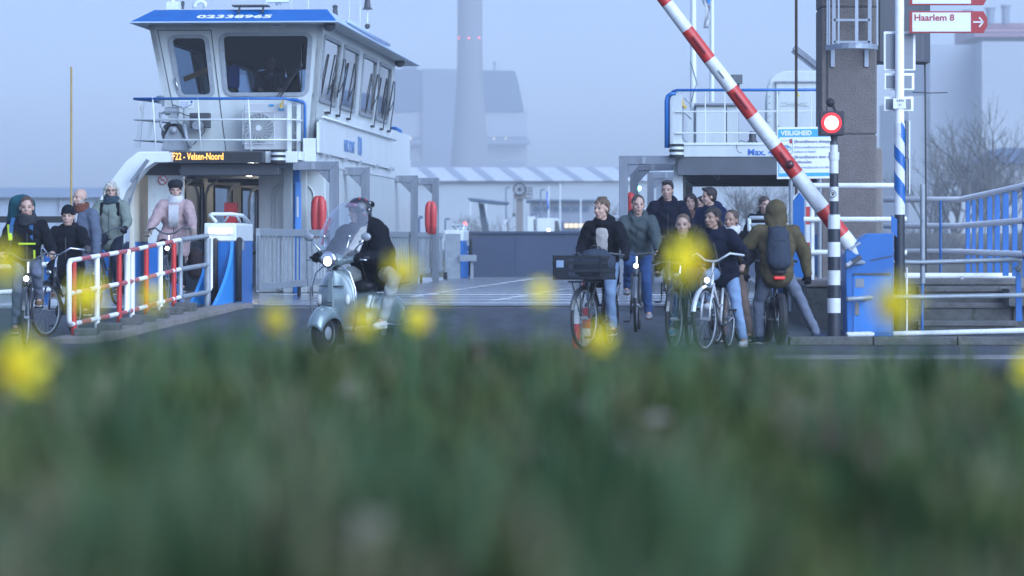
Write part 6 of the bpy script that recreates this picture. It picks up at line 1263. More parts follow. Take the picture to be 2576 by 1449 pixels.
def person(label, loc, rz, hip, neck, hl, hr, fl, fr, look=(1, 0, 0), s=1.0, tilt=(0, 0, 1), skin=None, jacket=None, trousers=None, shoes=None, hair=None, hairstyle='short',
           gloves=None, quilt=0.0, bulk=1.0, long=0.0, collar=None, hood=None, hoodup=False, scarf=None, hat=None, hatm=None, inner=None, sleeve_grip=True, kl=(1, 0, 0.2), kr=(1, 0, 0.2), el=(-0.5, 0.45, -0.9), er=(-0.5, -0.45, -0.9),
           glasses=False, beard=None, footdir=(1, 0, 0), smile=False, wide=1.0, hidden_legs=False, footl=None, footr=None, sole=None, leg=1.0, cat='person'):
    skin = skin or M_skin; t = thing('person', label, cat, loc, rz)
    hip = V(hip); neck = V(neck); up = V(tilt).normalized(); f = V(look).normalized(); f = (f - up * f.dot(up)).normalized(); lt = up.cross(f)
    HH = 0.243 * (0.9 + 0.1 * s)
    sp = (neck - hip); spn = sp.normalized(); side = V((0, 1, 0)); fw = side.cross(spn).normalized()
    if fw.x < 0: fw = -fw
    sh = 0.175 * s * wide; shl = neck + side * sh - spn * 0.055 * s; shr = neck - side * sh - spn * 0.055 * s
    al, fl_ = 0.285 * s, 0.255 * s; l1, l2 = 0.43 * s * leg, 0.42 * s * leg
    hl, hr, fl, fr = V(hl), V(hr), V(fl), V(fr)
    ell, hl = ik(shl, hl, al, fl_, el); elr, hr = ik(shr, hr, al, fl_, er)
    hpl = hip + side * 0.085 * s; hpr = hip - side * 0.085 * s
    knl, fl = ik(hpl, fl, l1, l2, kl); knr, fr = ik(hpr, fr, l1, l2, kr)
    hc = neck + up * 0.166 * s + f * 0.035 * s   # head centre (eye level)
    fd = V(footdir).normalized()
    # ---- body: one continuous skin
    b = MB(); k = s
    def H(x, y, z): return hc + f * x * HH / 0.232 + lt * y * HH / 0.232 + up * z * HH / 0.232
    rot = Matrix((f, lt, up)).transposed()
    q = HH / 0.232
    b.ell(H(-0.012, 0, 0.035), (0.094 * q, 0.073 * q, 0.084 * q), rot, 18, 12); b.ell(H(0.022, 0, -0.03), (0.064 * q, 0.058 * q, 0.080 * q), rot, 16, 12)
    b.cap(H(0.045, 0.012, -0.088), 0.026 * q, H(0.045, -0.012, -0.088), 0.026 * q); b.cap(H(0.0, 0.045, -0.06), 0.02 * q, H(0.045, 0.012, -0.088), 0.022 * q); b.cap(H(0.0, -0.045, -0.06), 0.02 * q, H(0.045, -0.012, -0.088), 0.022 * q)
    b.cap(H(0.078, 0, 0.012), 0.009 * q, H(0.100, 0, -0.026), 0.0135 * q); b.cap(H(0.073, 0.035, 0.026), 0.011 * q, H(0.073, -0.035, 0.026), 0.011 * q)
    b.cap(H(0.078, 0.016, -0.062), 0.009 * q, H(0.078, -0.016, -0.062), 0.009 * q)
    for sd in (-1, 1): b.ell(H(-0.008, sd * 0.075, -0.005), (0.020 * q, 0.011 * q, 0.031 * q), rot, 10, 7); b.ell(H(0.052, sd * 0.038, -0.028), (0.026 * q, 0.022 * q, 0.024 * q), rot, 10, 7)
    b.cap(neck - spn * 0.03, 0.060 * k, hc - up * 0.07 * k - f * 0.02, 0.052 * k)
    b.cap(hip, 0.11 * k, hip + sp * 0.45, 0.105 * k, side, 1.2); b.cap(hip + sp * 0.45, 0.105 * k, neck - spn * 0.10, 0.10 * k, side, 1.35)
    for sx, a, e, w_ in ((1, shl, ell, hl), (-1, shr, elr, hr)):
        b.cap(a, 0.048 * k, e, 0.038 * k); b.cap(e, 0.038 * k, w_, 0.026 * k)
    for a, kn, ft in ((hpl, knl, fl), (hpr, knr, fr)):
        b.cap(a, 0.075 * k, kn, 0.052 * k); b.cap(kn, 0.05 * k, ft, 0.036 * k); b.cap(ft, 0.035 * k, ft + fd * 0.1 * k - V((0, 0, 0.045 * k)), 0.03 * k)
    def hand(m, w_, e, sx, g=0.0):
        d = (w_ - e).normalized(); n = V((0, 0, -1)); n = (n - d * n.dot(d))
        n = n.normalized() if n.length > 0.2 else V((1, 0, 0)); c_ = d.cross(n).normalized()
        if c_.y * sx > 0: c_ = -c_   # toward the thumb (inward)
        pal = w_ + d * 0.055 * k; m.cap(w_ + d * 0.01, (0.026 + g) * k, w_ + d * 0.075 * k, (0.028 + g) * k, c_, 1.35)
        for i in range(4):
            o = c_ * (0.030 - 0.020 * i) * k; ln = (0.034, 0.040, 0.037, 0.028)[i] * k; r = (0.0098, 0.010, 0.0095, 0.0085)[i] * k + g * 0.6
            kn0 = w_ + d * 0.088 * k + o + n * 0.002; p1 = kn0 + (d * 0.75 + n * 0.6).normalized() * ln; p2 = p1 + (n * 0.95 - d * 0.35).normalized() * ln * 0.8; p3 = p2 + (n * 0.2 - d).normalized() * ln * 0.55
            m.cap(kn0, r * 1.05, p1, r, seg=8); m.cap(p1, r, p2, r * 0.95, seg=8); m.cap(p2, r * 0.95, p3, r * 0.85, seg=8)
        th0 = w_ + d * 0.035 * k + c_ * 0.030 * k; th1 = th0 + (c_ * 0.75 + d * 0.55 + n * 0.45).normalized() * 0.036 * k; th2 = th1 + (d * 0.5 + n * 0.85).normalized() * 0.030 * k
        m.cap(th0, 0.014 * k + g * 0.5, th1, 0.0115 * k + g * 0.5, seg=8); m.cap(th1, 0.0115 * k + g * 0.5, th2, 0.010 * k + g * 0.5, seg=8)
    hand(b, hl, ell, 1); hand(b, hr, elr, -1)
    bake(b, 'body', 0.0085, skin, t, 2)
    m = MB()
    for sd in (-1, 1): m.ell(H(0.0765, sd * 0.031, 0.005), (0.008 * q, 0.013 * q, 0.0062 * q), rot, 10, 6)
    m.build('eyes', M_eye, t, smooth=True)
    m = MB()
    for sd in (-1, 1): m.cap(H(0.082, sd * 0.018, 0.0275), 0.0032 * q, H(0.074, sd * 0.048, 0.029), 0.0028 * q, seg=6)
    m.build('eyebrows', hair or M_eye, t, smooth=True)
    m = MB(); m.cap(H(0.085, 0.018 + 0.006 * smile, -0.060 + 0.004 * smile), 0.0035 * q, H(0.0895, 0, -0.062), 0.006 * q, seg=6); m.cap(H(0.0895, 0, -0.062), 0.006 * q, H(0.085, -0.018 - 0.006 * smile, -0.060 + 0.004 * smile), 0.0035 * q, seg=6); m.build('mouth', M_lip if not smile else mat('smiling_mouth', (0.45, 0.25, 0.24), 0.4), t, smooth=True)
    # ---- hair
    if hair and hairstyle != 'none':
        m = MB()
        if hairstyle in ('short', 'crop', 'quiff', 'fringe'):
            g = {'crop': 0.006, 'short': 0.009, 'quiff': 0.010, 'fringe': 0.008}[hairstyle]
            m.ell(H(-0.026 if hairstyle != 'crop' else -0.022, 0, 0.050), ((0.088 + g) * q, (0.072 + g) * q, (0.075 + g) * q), rot, 18, 12); m.ell(H(-0.042, 0, 0.005), ((0.062 + g) * q, (0.066 + g) * q, (0.075 + g * .5) * q), rot, 14, 10)
            for sd in (-1, 1): m.cap(H(-0.005, sd * 0.070, 0.035), 0.010 * q, H(0.0, sd * 0.070, 0.012), 0.006 * q)
            if hairstyle == 'quiff':
                for i in range(7): m.cap(H(-0.02, -0.045 + 0.015 * i, 0.12), 0.018 * q, H(0.066 + 0.008 * math.sin(i * 2.1), -0.05 + 0.016 * i, 0.098 + 0.012 * math.sin(i * 1.7)), 0.014 * q)
            if hairstyle == 'fringe':
                for i in range(9): m.cap(H(-0.02, -0.05 + 0.0125 * i, 0.125), 0.016 * q, H(0.077 - 0.0006 * (i - 4) ** 2 * 2, -0.055 + 0.0138 * i, 0.064 + 0.020 * math.sin(i * 2.4)), 0.0075 * q)
                for sd in (-1, 1): m.cap(H(0.0, sd * 0.078, 0.06), 0.014 * q, H(-0.02, sd * 0.080, -0.01), 0.012 * q)
        if hairstyle in ('long', 'bun', 'bob'):
            m.ell(H(-0.020, 0, 0.048), (0.098 * q, 0.083 * q, 0.086 * q), rot, 18, 12)
            for sd in (-1, 1):
                if hairstyle == 'long':
                    m.cap(H(0.035, sd * 0.062, 0.07), 0.020 * q, H(-0.005, sd * 0.083, -0.01), 0.022 * q); m.cap(H(-0.005, sd * 0.083, -0.01), 0.024 * q, H(-0.005, sd * 0.085, -0.16), 0.028 * q, seg=10); m.cap(H(-0.03, sd * 0.05, -0.05), 0.04 * q, H(-0.03, sd * 0.07, -0.20), 0.03 * q)
                elif hairstyle == 'bun': m.cap(H(0.03, sd * 0.062, 0.07), 0.018 * q, H(-0.02, sd * 0.078, 0.0), 0.016 * q)
                else:
                    m.cap(H(0.052, sd * 0.045, 0.085), 0.024 * q, H(0.02, sd * 0.082, 0.02), 0.026 * q); m.cap(H(0.015, sd * 0.085, 0.02), 0.028 * q, H(0.0, sd * 0.092, -0.055), 0.026 * q); m.cap(H(-0.03, sd * 0.08, -0.03), 0.032 * q, H(-0.02, sd * 0.08, -0.08), 0.024 * q)
            if hairstyle == 'bun': m.ell(H(-0.05, 0.0, -0.03), (0.06 * q, 0.075 * q, 0.06 * q), rot); m.ell(H(-0.09, 0.03, -0.07), (0.045 * q, 0.05 * q, 0.05 * q), rot)
            else: m.ell(H(-0.05, 0, -0.02), (0.06 * q, 0.078 * q, 0.09 * q), rot)
        if hairstyle == 'bald': m.cap(H(-0.03, 0.07, 0.0), 0.016 * q, H(-0.085, 0.03, 0.0), 0.02 * q); m.cap(H(-0.03, -0.07, 0.0), 0.016 * q, H(-0.085, -0.03, 0.0), 0.02 * q); m.cap(H(-0.085, 0.03, 0.0), 0.02 * q, H(-0.085, -0.03, 0.0), 0.02 * q)
        bake(m, 'hair', 0.007, hair, t, 1, disp=0.0045 if hairstyle != 'crop' else 0.001)
    if beard:
        m = MB(); m.cap(H(0.055, 0.02, -0.088), 0.026 * q, H(0.055, -0.02, -0.088), 0.026 * q); m.cap(H(0.086, 0.018, -0.048), 0.007 * q, H(0.086, -0.018, -0.048), 0.007 * q)
        for sd in (-1, 1): m.cap(H(0.005, sd * 0.060, -0.03), 0.014 * q, H(0.055, sd * 0.025, -0.088), 0.022 * q)
        bake(m, 'beard', 0.006, beard, t, 1)
    if glasses:
        m = MB()
        for sd in (-1, 1): m.tube([H(0.094, sd * 0.031 + math.cos(a) * 0.020, 0.004 + math.sin(a) * 0.014) for a in [i * math.pi / 6 for i in range(12)]], 0.0022, 5, closed=True); m.tube([H(0.09, sd * 0.052, 0.008), H(0.0, sd * 0.082, 0.01)], 0.002, 4)
        m.tube([H(0.096, -0.011, 0.006), H(0.096, 0.011, 0.006)], 0.002, 4); m.build('glasses', M_eye, t)
    # ---- clothes
    v = 0.013
    if trousers:
        m = MB()
        m.cap(hip + V((0, 0, 0.03)), 0.118 * k, hip + sp * 0.2, 0.112 * k, side, 1.25); m.cap(hpl, 0.10 * k, hpr, 0.10 * k)
        for a, kn, ft in ((hpl, knl, fl), (hpr, knr, fr)):
            ww = leg_w = 1.0
            m.cap(a, 0.096 * k, kn, 0.070 * k); m.cap(kn, 0.070 * k, kn + (ft - kn) * 0.5, 0.060 * k); m.cap(kn + (ft - kn) * 0.5, 0.060 * k, kn + (ft - kn) * 0.93, (0.056 if not footl else 0.06) * k)
        bake(m, 'trousers', v, trousers, t, 3, disp=0.0065)
    for ft, fdd in ((fl, footl or footdir), (fr, footr or footdir)):
        fdd = V(fdd).normalized(); sd = V((0, 0, 1)).cross(fdd)
        sd = sd.normalized() if sd.length > .1 else side
        dn = fdd.cross(sd).normalized(); 
        if dn.z > 0: dn = -dn
        he = ft + dn * 0.048 * k - fdd * 0.035 * k; to = ft + dn * 0.058 * k + fdd * 0.155 * k
        m = MB(); m.cap(he, 0.038 * k, ft + dn * 0.045 * k + fdd * 0.06 * k, 0.040 * k, sd, 1.05); m.cap(ft + dn * 0.045 * k + fdd * 0.05 * k, 0.040 * k, to, 0.028 * k, sd, 1.4); m.cap(ft, 0.043 * k, he, 0.036 * k)
        so = bake(m, 'shoe', 0.010, shoes or M_black, t, 2)
        m = MB(); m.cap(he + dn * 0.028 * k, 0.020 * k, to + dn * 0.016 * k, 0.018 * k, sd, 2.1); m.build('sole', sole or M_sole, so, smooth=True)
    if inner:
        m = MB(); m.cap(hip + sp * 0.15, 0.115 * k, neck - spn * 0.10, 0.108 * k, side, 1.3); bake(m, 'jumper', v, inner, t, 3, disp=0.003)
    if jacket:
        m = MB(); B = bulk * 1.06
        op = inner is not None
        lo_ = hip - spn * long - V((0, 0, 0.0)) if long else hip + spn * -0.02
        if op:   # open jacket: two front halves
            for sd in (-1, 1):
                m.cap(lo_ + side * sd * 0.085 * k, 0.085 * k * B, hip + sp * 0.5 + side * sd * 0.085 * k, 0.09 * k * B); m.cap(hip + sp * 0.5 + side * sd * 0.085 * k, 0.09 * k * B, neck - spn * 0.09 + side * sd * 0.085 * k, 0.082 * k * B)
            m.cap(lo_ - fw * 0.05, 0.09 * k * B, neck - spn * 0.1 - fw * 0.04, 0.09 * k * B, side, 1.5)
        else:
            m.cap(lo_, 0.128 * k * B, hip + sp * 0.5, 0.125 * k * B, side, 1.22, quilt=quilt * 1.3, seg=20, amp=0.07); m.cap(hip + sp * 0.5, 0.125 * k * B, neck - spn * 0.115 * k, 0.118 * k * B, side, 1.38, quilt=quilt * 1.3, seg=20, amp=0.07)
            if long > 0.12: 
                for a, kn in ((hpl, knl), (hpr, knr)): m.cap(a, 0.118 * k * B, a + (kn - a) * 0.72, 0.105 * k * B, quilt=quilt * 1.3, seg=16, amp=0.06)
        m.cap(shl, 0.075 * k * B, shr, 0.075 * k * B)
        for a, e, w_ in ((shl, ell, hl), (shr, elr, hr)):
            m.cap(a, 0.077 * k * B, e, 0.065 * k * B, quilt=quilt, seg=14, amp=0.10); m.cap(e, 0.064 * k * B, e + (w_ - e) * 0.96, 0.048 * k * (0.5 + 0.5 * B), quilt=quilt, seg=14, amp=0.10)
        if collar or hood: m.tube([neck + fw * math.cos(a) * 0.068 * k + side * math.sin(a) * 0.080 * k + spn * (0.022 + 0.02 * math.cos(a) * -1) for a in [i * math.pi / 8 for i in range(16)]], 0.042 * k, 8, closed=True)
        if hood and not hoodup:
            m.ell(neck - fw * 0.105 * k + spn * 0.015, (0.075 * k, 0.13 * k, 0.085 * k)); 
            for sd in (-1, 1): m.cap(neck - fw * 0.08 * k + side * sd * 0.09 * k + spn * 0.02, 0.045 * k, neck + fw * 0.03 * k + side * sd * 0.085 * k - spn * 0.01, 0.034 * k)
        bake(m, 'jacket', v, jacket, t, 3, disp=0.0075)
        m = MB(); zp = [neck + fw * (0.135 * k * B) - spn * 0.11, hip + sp * 0.5 + fw * 0.132 * k * B, hip + fw * 0.136 * k * B]
        if not op: m.tube(zp, 0.006, 5); m.build('zip', M_dark, t)
    if hoodup:
        m = MB(); m.ell(H(-0.035, 0, 0.035), (0.135 * q, 0.122 * q, 0.128 * q), rot, 20, 14); m.cap(H(-0.03, 0, -0.03), 0.115 * q, neck - fw * 0.02, 0.105 * k, side, 1.15)
        for z in (-0.04, -0.085): m.tube([H(-0.02 + math.cos(a) * 0.11, math.sin(a) * 0.125, z) for a in [i * math.pi / 8 for i in range(16)]], 0.02, 8, closed=True)
        bake(m, 'hood', 0.012, hood, t, 3, disp=0.004)
    if gloves:
        m = MB(); hand(m, hl, ell, 1, 0.006); hand(m, hr, elr, -1, 0.006)
        for e, w_ in ((ell, hl), (elr, hr)): m.cap(w_ - (w_ - e).normalized() * 0.05, 0.038 * k, w_ + (w_ - e).normalized() * 0.01, 0.033 * k)
        bake(m, 'glove', 0.008, gloves, t, 1)
    if scarf:
        m = MB()
        for z, r in ((0.0, 0.042), (0.035, 0.038), (0.07, 0.034)): m.tube([neck + fw * (0.01 + math.cos(a) * 0.075 * k) + side * math.sin(a) * 0.085 * k + spn * (z + 0.012 * math.sin(a * 2 + z * 40)) for a in [i * math.pi / 8 for i in range(16)]], r, 10, closed=True)
        bake(m, 'scarf', 0.011, scarf, t, 2, disp=0.004)
    if hat == 'beanie':
        m = MB(); m.ell(H(-0.016, 0, 0.060), (0.102 * q, 0.084 * q, 0.088 * q), rot, 20, 12); m.ell(H(-0.05, 0, 0.02), (0.068 * q, 0.078 * q, 0.07 * q), rot); m.tube([H(-0.014 + math.cos(a) * 0.095, math.sin(a) * 0.080, 0.030 + 0.012 * math.cos(a)) for a in [i * math.pi / 10 for i in range(20)]], 0.013, 8, closed=True); bake(m, 'beanie', 0.008, hatm, t, 2, disp=0.0012)
    if hat == 'fur':
        m = MB(); m.ell(H(-0.014, 0, 0.085), (0.125 * q, 0.112 * q, 0.080 * q), rot, 20, 12); bake(m, 'fur_hat', 0.007, hatm, t, 1, disp=0.006)
    t['_hc'] = 0; del t['_hc']
    return t, dict(hc=hc, f=f, lt=lt, up=up, neck=neck, spn=spn, fw=fw, side=side, shl=shl, shr=shr, hip=hip, H=H, knl=knl, knr=knr)
def worldpt(t, p): return Matrix.LocRotScale(t.location, t.rotation_euler, None) @ V(p)
def backpack(t, g, label, mt, w_=0.15, h_=0.46, d_=0.10, tall=0.0, trim=None, straps=True, s=1.0):
    """a bag on someone's back: its own thing in the wearer's frame"""
    base = g['neck'] - g['fw'] * (0.135 + d_ * 0.55) - g['spn'] * (h_ + 0.02)
    o = thing('backpack', label, 'backpack', worldpt(t, base), t.rotation_euler.z); o.rotation_euler = t.rotation_euler
    up, fw, sd = g['spn'], g['fw'], g['side']; m = MB()
    m.cap(up * 0.10, d_, up * (h_ - 0.09 + tall), d_ * 0.85, sd, w_ / d_); m.cap(up * 0.06 - fw * 0.02, d_ * 0.9, up * 0.14 - fw * 0.02, d_ * 0.9, sd, w_ / d_ * 1.05)
    m.cap(up * 0.12 - fw * d_ * 0.55, d_ * 0.55, up * 0.25 - fw * d_ * 0.55, d_ * 0.5, sd, w_ / d_ * 1.2)
    bake(m, 'bag_body', 0.012, mt, o, 3, disp=0.003)
    m = MB(); m.tube([up * 0.31 - fw * d_ * 0.98 + sd * w_ * 0.62, up * 0.325 - fw * d_ * 1.0, up * 0.31 - fw * d_ * 0.98 - sd * w_ * 0.62], 0.004, 5); m.tube([up * (h_ + tall - 0.02) + sd * 0.03, up * (h_ + tall + 0.03), up * (h_ + tall - 0.02) - sd * 0.03], 0.008, 6); m.build('bag_zip', trim or M_dark, o)
    if straps:
        for k in (1, -1):
            m = MB(); p = [up * h_ * 0.92 + sd * k * 0.07 + fw * 0.02, up * (h_ + 0.055) + sd * k * 0.095 + fw * (d_ + 0.07), up * (h_ - 0.0) + sd * k * 0.115 + fw * (d_ + 0.185), up * (h_ - 0.16) + sd * k * 0.12 + fw * (d_ + 0.20), up * 0.12 + sd * k * 0.165 + fw * (d_ + 0.06)]
            for i in range(4): m.bar(p[i], p[i + 1] + (p[i + 1] - p[i]) * 0.06, 0.045, 0.014, up=fw if i > 1 else up)
            m.build('shoulder_strap', trim or mt, o)
    return o

# colours
C_black = fabric('black_fabric', (0.007, 0.008, 0.012)); C_navy = fabric('navy_fabric', (0.008, 0.010, 0.022)); C_olive = fabric('olive_fabric', (0.085, 0.068, 0.038))
C_sage = fabric('sage_fabric', (0.155, 0.185, 0.165)); C_pink = fabric('dusty_pink_fabric', (0.34, 0.245, 0.245)); C_tweed = fabric('blue_grey_tweed', (0.085, 0.105, 0.15)); C_greyj = fabric('grey_green_fabric', (0.052, 0.068, 0.074))
C_jean = fabric('blue_denim', (0.035, 0.075, 0.19)); C_jeanl = fabric('light_denim', (0.17, 0.25, 0.38)); C_jeang = fabric('grey_denim', (0.13, 0.15, 0.20)); C_brown = fabric('brown_trouser', (0.15, 0.11, 0.095)); C_dnavy = fabric('dark_navy_trouser', (0.012, 0.016, 0.03))
C_pale = fabric('pale_jumper', (0.40, 0.37, 0.35)); C_scarf = fabric('pale_scarf', (0.46, 0.46, 0.48)); C_rust = fabric('rust_scarf', (0.13, 0.05, 0.035)); C_teal = fabric('teal_pack', (0.015, 0.07, 0.09)); C_grpack = fabric('slate_pack', (0.035, 0.045, 0.065))
C_glove = fabric('black_glove', (0.008, 0.008, 0.012)); C_fur = mat('black_fur', (0.006, 0.007, 0.011), 1.0); C_knit = fabric('black_knit', (0.008, 0.010, 0.016)); C_brj = fabric('brown_jacket', (0.14, 0.08, 0.06)); C_mitt = fabric('beige_glove', (0.25, 0.20, 0.17))
def hairm(n, c): return mat(n, c, 0.6, var=0.55, vs=70, bump=0.6, bs=90, stretch=(1, 1, 0.25))
H_dark = hairm('dark_brown_hair', (0.018, 0.012, 0.012)); H_br = hairm('brown_hair', (0.06, 0.038, 0.028)); H_lb = hairm('light_brown_hair', (0.11, 0.07, 0.045)); H_gr = hairm('grey_blond_hair', (0.40, 0.38, 0.34)); H_wg = hairm('white_grey_hair', (0.33, 0.33, 0.34)); H_ging = hairm('short_sandy_hair', (0.075, 0.04, 0.028))
W_shoe = mat('white_shoe', (0.55, 0.56, 0.58), 0.6); B_shoe = mat('black_shoe', (0.012, 0.013, 0.016), 0.6); G_shoe = mat('grey_trainer', (0.22, 0.22, 0.24), 0.6, var=0.3, vs=30); T_shoe = mat('turquoise_trainer', (0.05, 0.30, 0.42), 0.6)

SAD = 0.98   # hip height on the saddle
def rider(label, loc, rz, s=1.0, lean=0.10, bars='city', down='l', look=(1, 0, 0), sad=SAD, steer=0, **kw):
    """seated cyclist in the bicycle's own frame"""
    hip = V((-0.20, 0, sad)); neck = hip + V((math.sin(lean), 0, math.cos(lean))) * 0.50 * s
    gx = 0.22 if bars == 'city' else 0.36; gy = 0.29 if bars == 'city' else 0.27; gz_ = 1.10 if bars == 'city' else 1.03
    a = R(steer); pv = V((0.44, 0, 0)); rt = lambda p: pv + Matrix.Rotation(a, 3, 'Z') @ (V(p) - pv)
    w1 = rt((gx - 0.06, gy, gz_)); w2 = rt((gx - 0.06, -gy, gz_))
    lo_ = V((0.0, 0, 0.0)); f_dn = V((-0.02, 0.14, 0.235)); f_up = V((-0.06, 0.14, 0.55))
    fl, fr = (f_dn, V((f_up.x, -0.14, f_up.z))) if down == 'l' else (f_up, V((f_dn.x, -0.14, f_dn.z)))
    kw.setdefault('hl', w1); kw.setdefault('hr', w2); kw.setdefault('fl', fl); kw.setdefault('fr', fr)
    return person(label, loc, rz, hip, kw.pop('neck', neck), kw.pop('hl'), kw.pop('hr'), kw.pop('fl'), kw.pop('fr'), look=look, s=s, **kw)
def lk(rz, wx, wy, wz=0.0):   # world direction -> local
    return Matrix.Rotation(-rz, 3, 'Z') @ V((wx, wy, wz))
CAM = lambda rz, dx=0.0, dz=0.0: lk(rz, dx, -1, dz)   # looks at the camera turned by dx to screen right
# ------------------------------------------------------------ the people and their bicycles
# 1 boy with tall teal backpack, far left
loc, rz = place(68, 42.4, -9); bike('black bicycle ridden by the boy with the tall teal backpack', loc, rz, M_bikeblk, steer=-8, bars='city')
t, g = rider('boy with short sandy hair, black jacket with neon stripe and grey jeans looking down', loc, rz, 1.0, 0.22, look=CAM(rz, 0.10, -0.32), down='r', jacket=C_black, trousers=C_jeang, hair=H_ging, hairstyle='short', collar=True, scarf=fabric('grey_neck_warmer', (0.03, 0.032, 0.04)), shoes=fabric('brown_shoe', (0.15, 0.09, 0.05)), bulk=1.02)
M_neon = mat('neon_yellow', (0.45, 0.60, 0.02), 0.7)
m = MB(); m.bar(g['shr'] + V((0.065, -0.035, 0.02)), g['shr'] + V((0.10, -0.02, -0.17)), 0.05, 0.03, up=(1, 0, 0)); m.build('neon_shoulder_patch', M_neon, t, bev=0.01)
m = MB(); m.bar(g['hip'] + V((0.15, 0.09, 0.04)), g['hip'] + V((0.165, 0.085, 0.15)), 0.025, 0.02, up=(1, 0, 0)); m.build('neon_front_stripe', M_neon, t, bev=0.005)
m = MB(); a = g['hip'] + g['spn'] * 0.27 + g['fw'] * 0.168; m.bar(a + V((0, -0.10, 0)), a + V((0, 0.10, 0)), 0.012, 0.02); m.build('yellow_chest_print', M_neon, t)
tb = backpack(t, g, 'tall teal hiking backpack on the boy at far left', C_teal, 0.19, 0.52, 0.14, tall=0.28, trim=mat('blue_strap', (0.02, 0.09, 0.22), 0.7)); tb.location.x -= 0.09; tb.rotation_euler.x = R(-3)
# 2 woman in black beanie
loc, rz = place(163, 44.9, 8); bike('black city bicycle with chrome handlebar held by the woman in black beanie', loc, rz, M_bikeblk, barmat=M_chrome, lamp=False, steer=-18, wr=0.34)
t, g = rider('smiling woman in black beanie and long black padded coat on her bicycle', loc, rz, 0.90, 0.06, look=CAM(rz, -0.05), jacket=C_black, trousers=C_dnavy, hair=H_br, hairstyle='none', hat='beanie', hatm=C_knit, hood=True, collar=True, gloves=fabric('grey_glove', (0.06, 0.055, 0.06)), bulk=1.15, quilt=0.09, long=0.16, smile=True, shoes=fabric('tan_boot', (0.16, 0.08, 0.04)), sad=0.90, steer=-18)
# 3 bald man
loc = V((WX(208, 48.2), 48.2, ground(48.2))); rz = head_rz(30)
t, g = person('balding man with white beard, rust scarf and blue grey tweed coat looking left', loc, rz, (0, 0, 0.92), (0.02, 0, 1.42), (0.10, 0.30, 0.85), (0.10, -0.28, 0.85), (0.03, 0.10, 0.09), (-0.05, -0.10, 0.09), look=lk(rz, -0.75, -0.8, -0.05), jacket=C_tweed, trousers=C_dnavy, hair=H_wg, hairstyle='bald', beard=H_wg, scarf=C_rust, collar=True, long=0.16, bulk=1.08, smile=True, shoes=B_shoe)
m = MB(); m.prism([g['neck'] + g['fw'] * 0.128 + V((0, 0.03, -0.04)), g['neck'] + g['fw'] * 0.128 + V((0, -0.03, -0.04)), g['neck'] + g['fw'] * 0.145 + V((0, 0, -0.22))], g['fw'] * 0.012); m.build('shirt_front', W_shoe, t)
# 4 woman with grey blond hair
loc, rz = place(272, 50.6, 8); bike('black bicycle ridden by the woman in the sage green jacket', loc, rz, M_bikeblk, lamp=True, steer=4)
t, g = rider('grey blond woman with glasses in a sage green jacket and dark gloves', loc, rz, 0.96, 0.02, look=CAM(rz, 0.05, -0.05), jacket=C_sage, trousers=C_dnavy, hair=H_gr, hairstyle='bob', glasses=True, gloves=C_glove, collar=True, hood=True, bulk=1.10, long=0.10, smile=True, scarf=fabric('teal_scarf', (0.03, 0.05, 0.07)), down='l', shoes=B_shoe)
backpack(t, g, 'black backpack with dark straps worn over the sage green jacket', C_black, 0.12, 0.40, 0.09)
# 5 pink coat woman
loc, rz = place(436, 53.2, 4); loc.z = 0.33; bike('black city bicycle ridden by the woman in the dusty pink coat', loc, rz, M_bikeblk, steer=3, lamp=True)
t, g = rider('woman in black fur hat, long dusty pink quilted coat and pale fringed scarf', loc, rz, 1.02, 0.02, look=CAM(rz, 0.12, -0.1), jacket=C_pink, trousers=C_black, hair=H_dark, hairstyle='bun', hat='fur', hatm=C_fur, scarf=C_scarf, gloves=C_mitt, bulk=1.18, quilt=0.12, long=0.30, shoes=B_shoe, hl=(0.22, 0.34, 1.06), hr=(0.22, -0.34, 1.06))
m = MB()
for i in range(12):
    y = -0.065 + 0.012 * i; a = g['neck'] + g['fw'] * 0.172 + V((0, y, -0.04)); m.tube([a, a + V((0.02, 0, -0.16)), a + V((0.015, 0.004 * math.sin(i * 2), -0.34 - 0.03 * math.sin(i * 3.1)))], [0.009, 0.010, 0.004], 6)
m.build('scarf_fringe', C_scarf, t, smooth=True)
thg = thing('bicycle_pannier', 'brown black pannier bag hanging behind the woman in the pink coat', 'bag', loc + V((0.28, 0.5, 0.45)), rz, None); m = MB(); m.cap((0, 0, 0.0), 0.12, (0.02, 0, 0.25), 0.11, (1, 0, 0), 1.4); bake(m, 'bag_body', 0.014, fabric('pannier_brown', (0.03, 0.02, 0.022)), thg, 2, disp=0.004)
# helmsman in the wheelhouse
c = LP(682, 205, 65.6); wp = V((c.x * cT + c.y * sT, c.y * cT - c.x * sT, gz))
rz = head_rz(0); M_uni = fabric('dark_uniform', (0.02, 0.025, 0.045))
t, g = person('grey haired helmsman in dark uniform seated behind the wheelhouse window', wp, rz, (0, 0, c.z - gz - 0.30), (0.03, 0, c.z - gz + 0.17), (0.30, 0.2, c.z - gz - 0.15), (0.30, -0.2, c.z - gz - 0.15), (0.40, 0.12, 0.45), (0.40, -0.12, 0.45), look=(1, 0, -0.15), jacket=M_uni, trousers=M_uni, hair=H_wg, hairstyle='crop', collar=True, bulk=1.05)
m = MB(); 
for sd in (-1, 1): m.prism([g['neck'] + V((0.10, sd * 0.05, -0.02)), g['neck'] + V((0.12, 0.0, -0.09)), g['neck'] + V((0.105, sd * 0.02, -0.02))], (0.012, 0, 0))
m.build('shirt_collar', W_shoe, t)
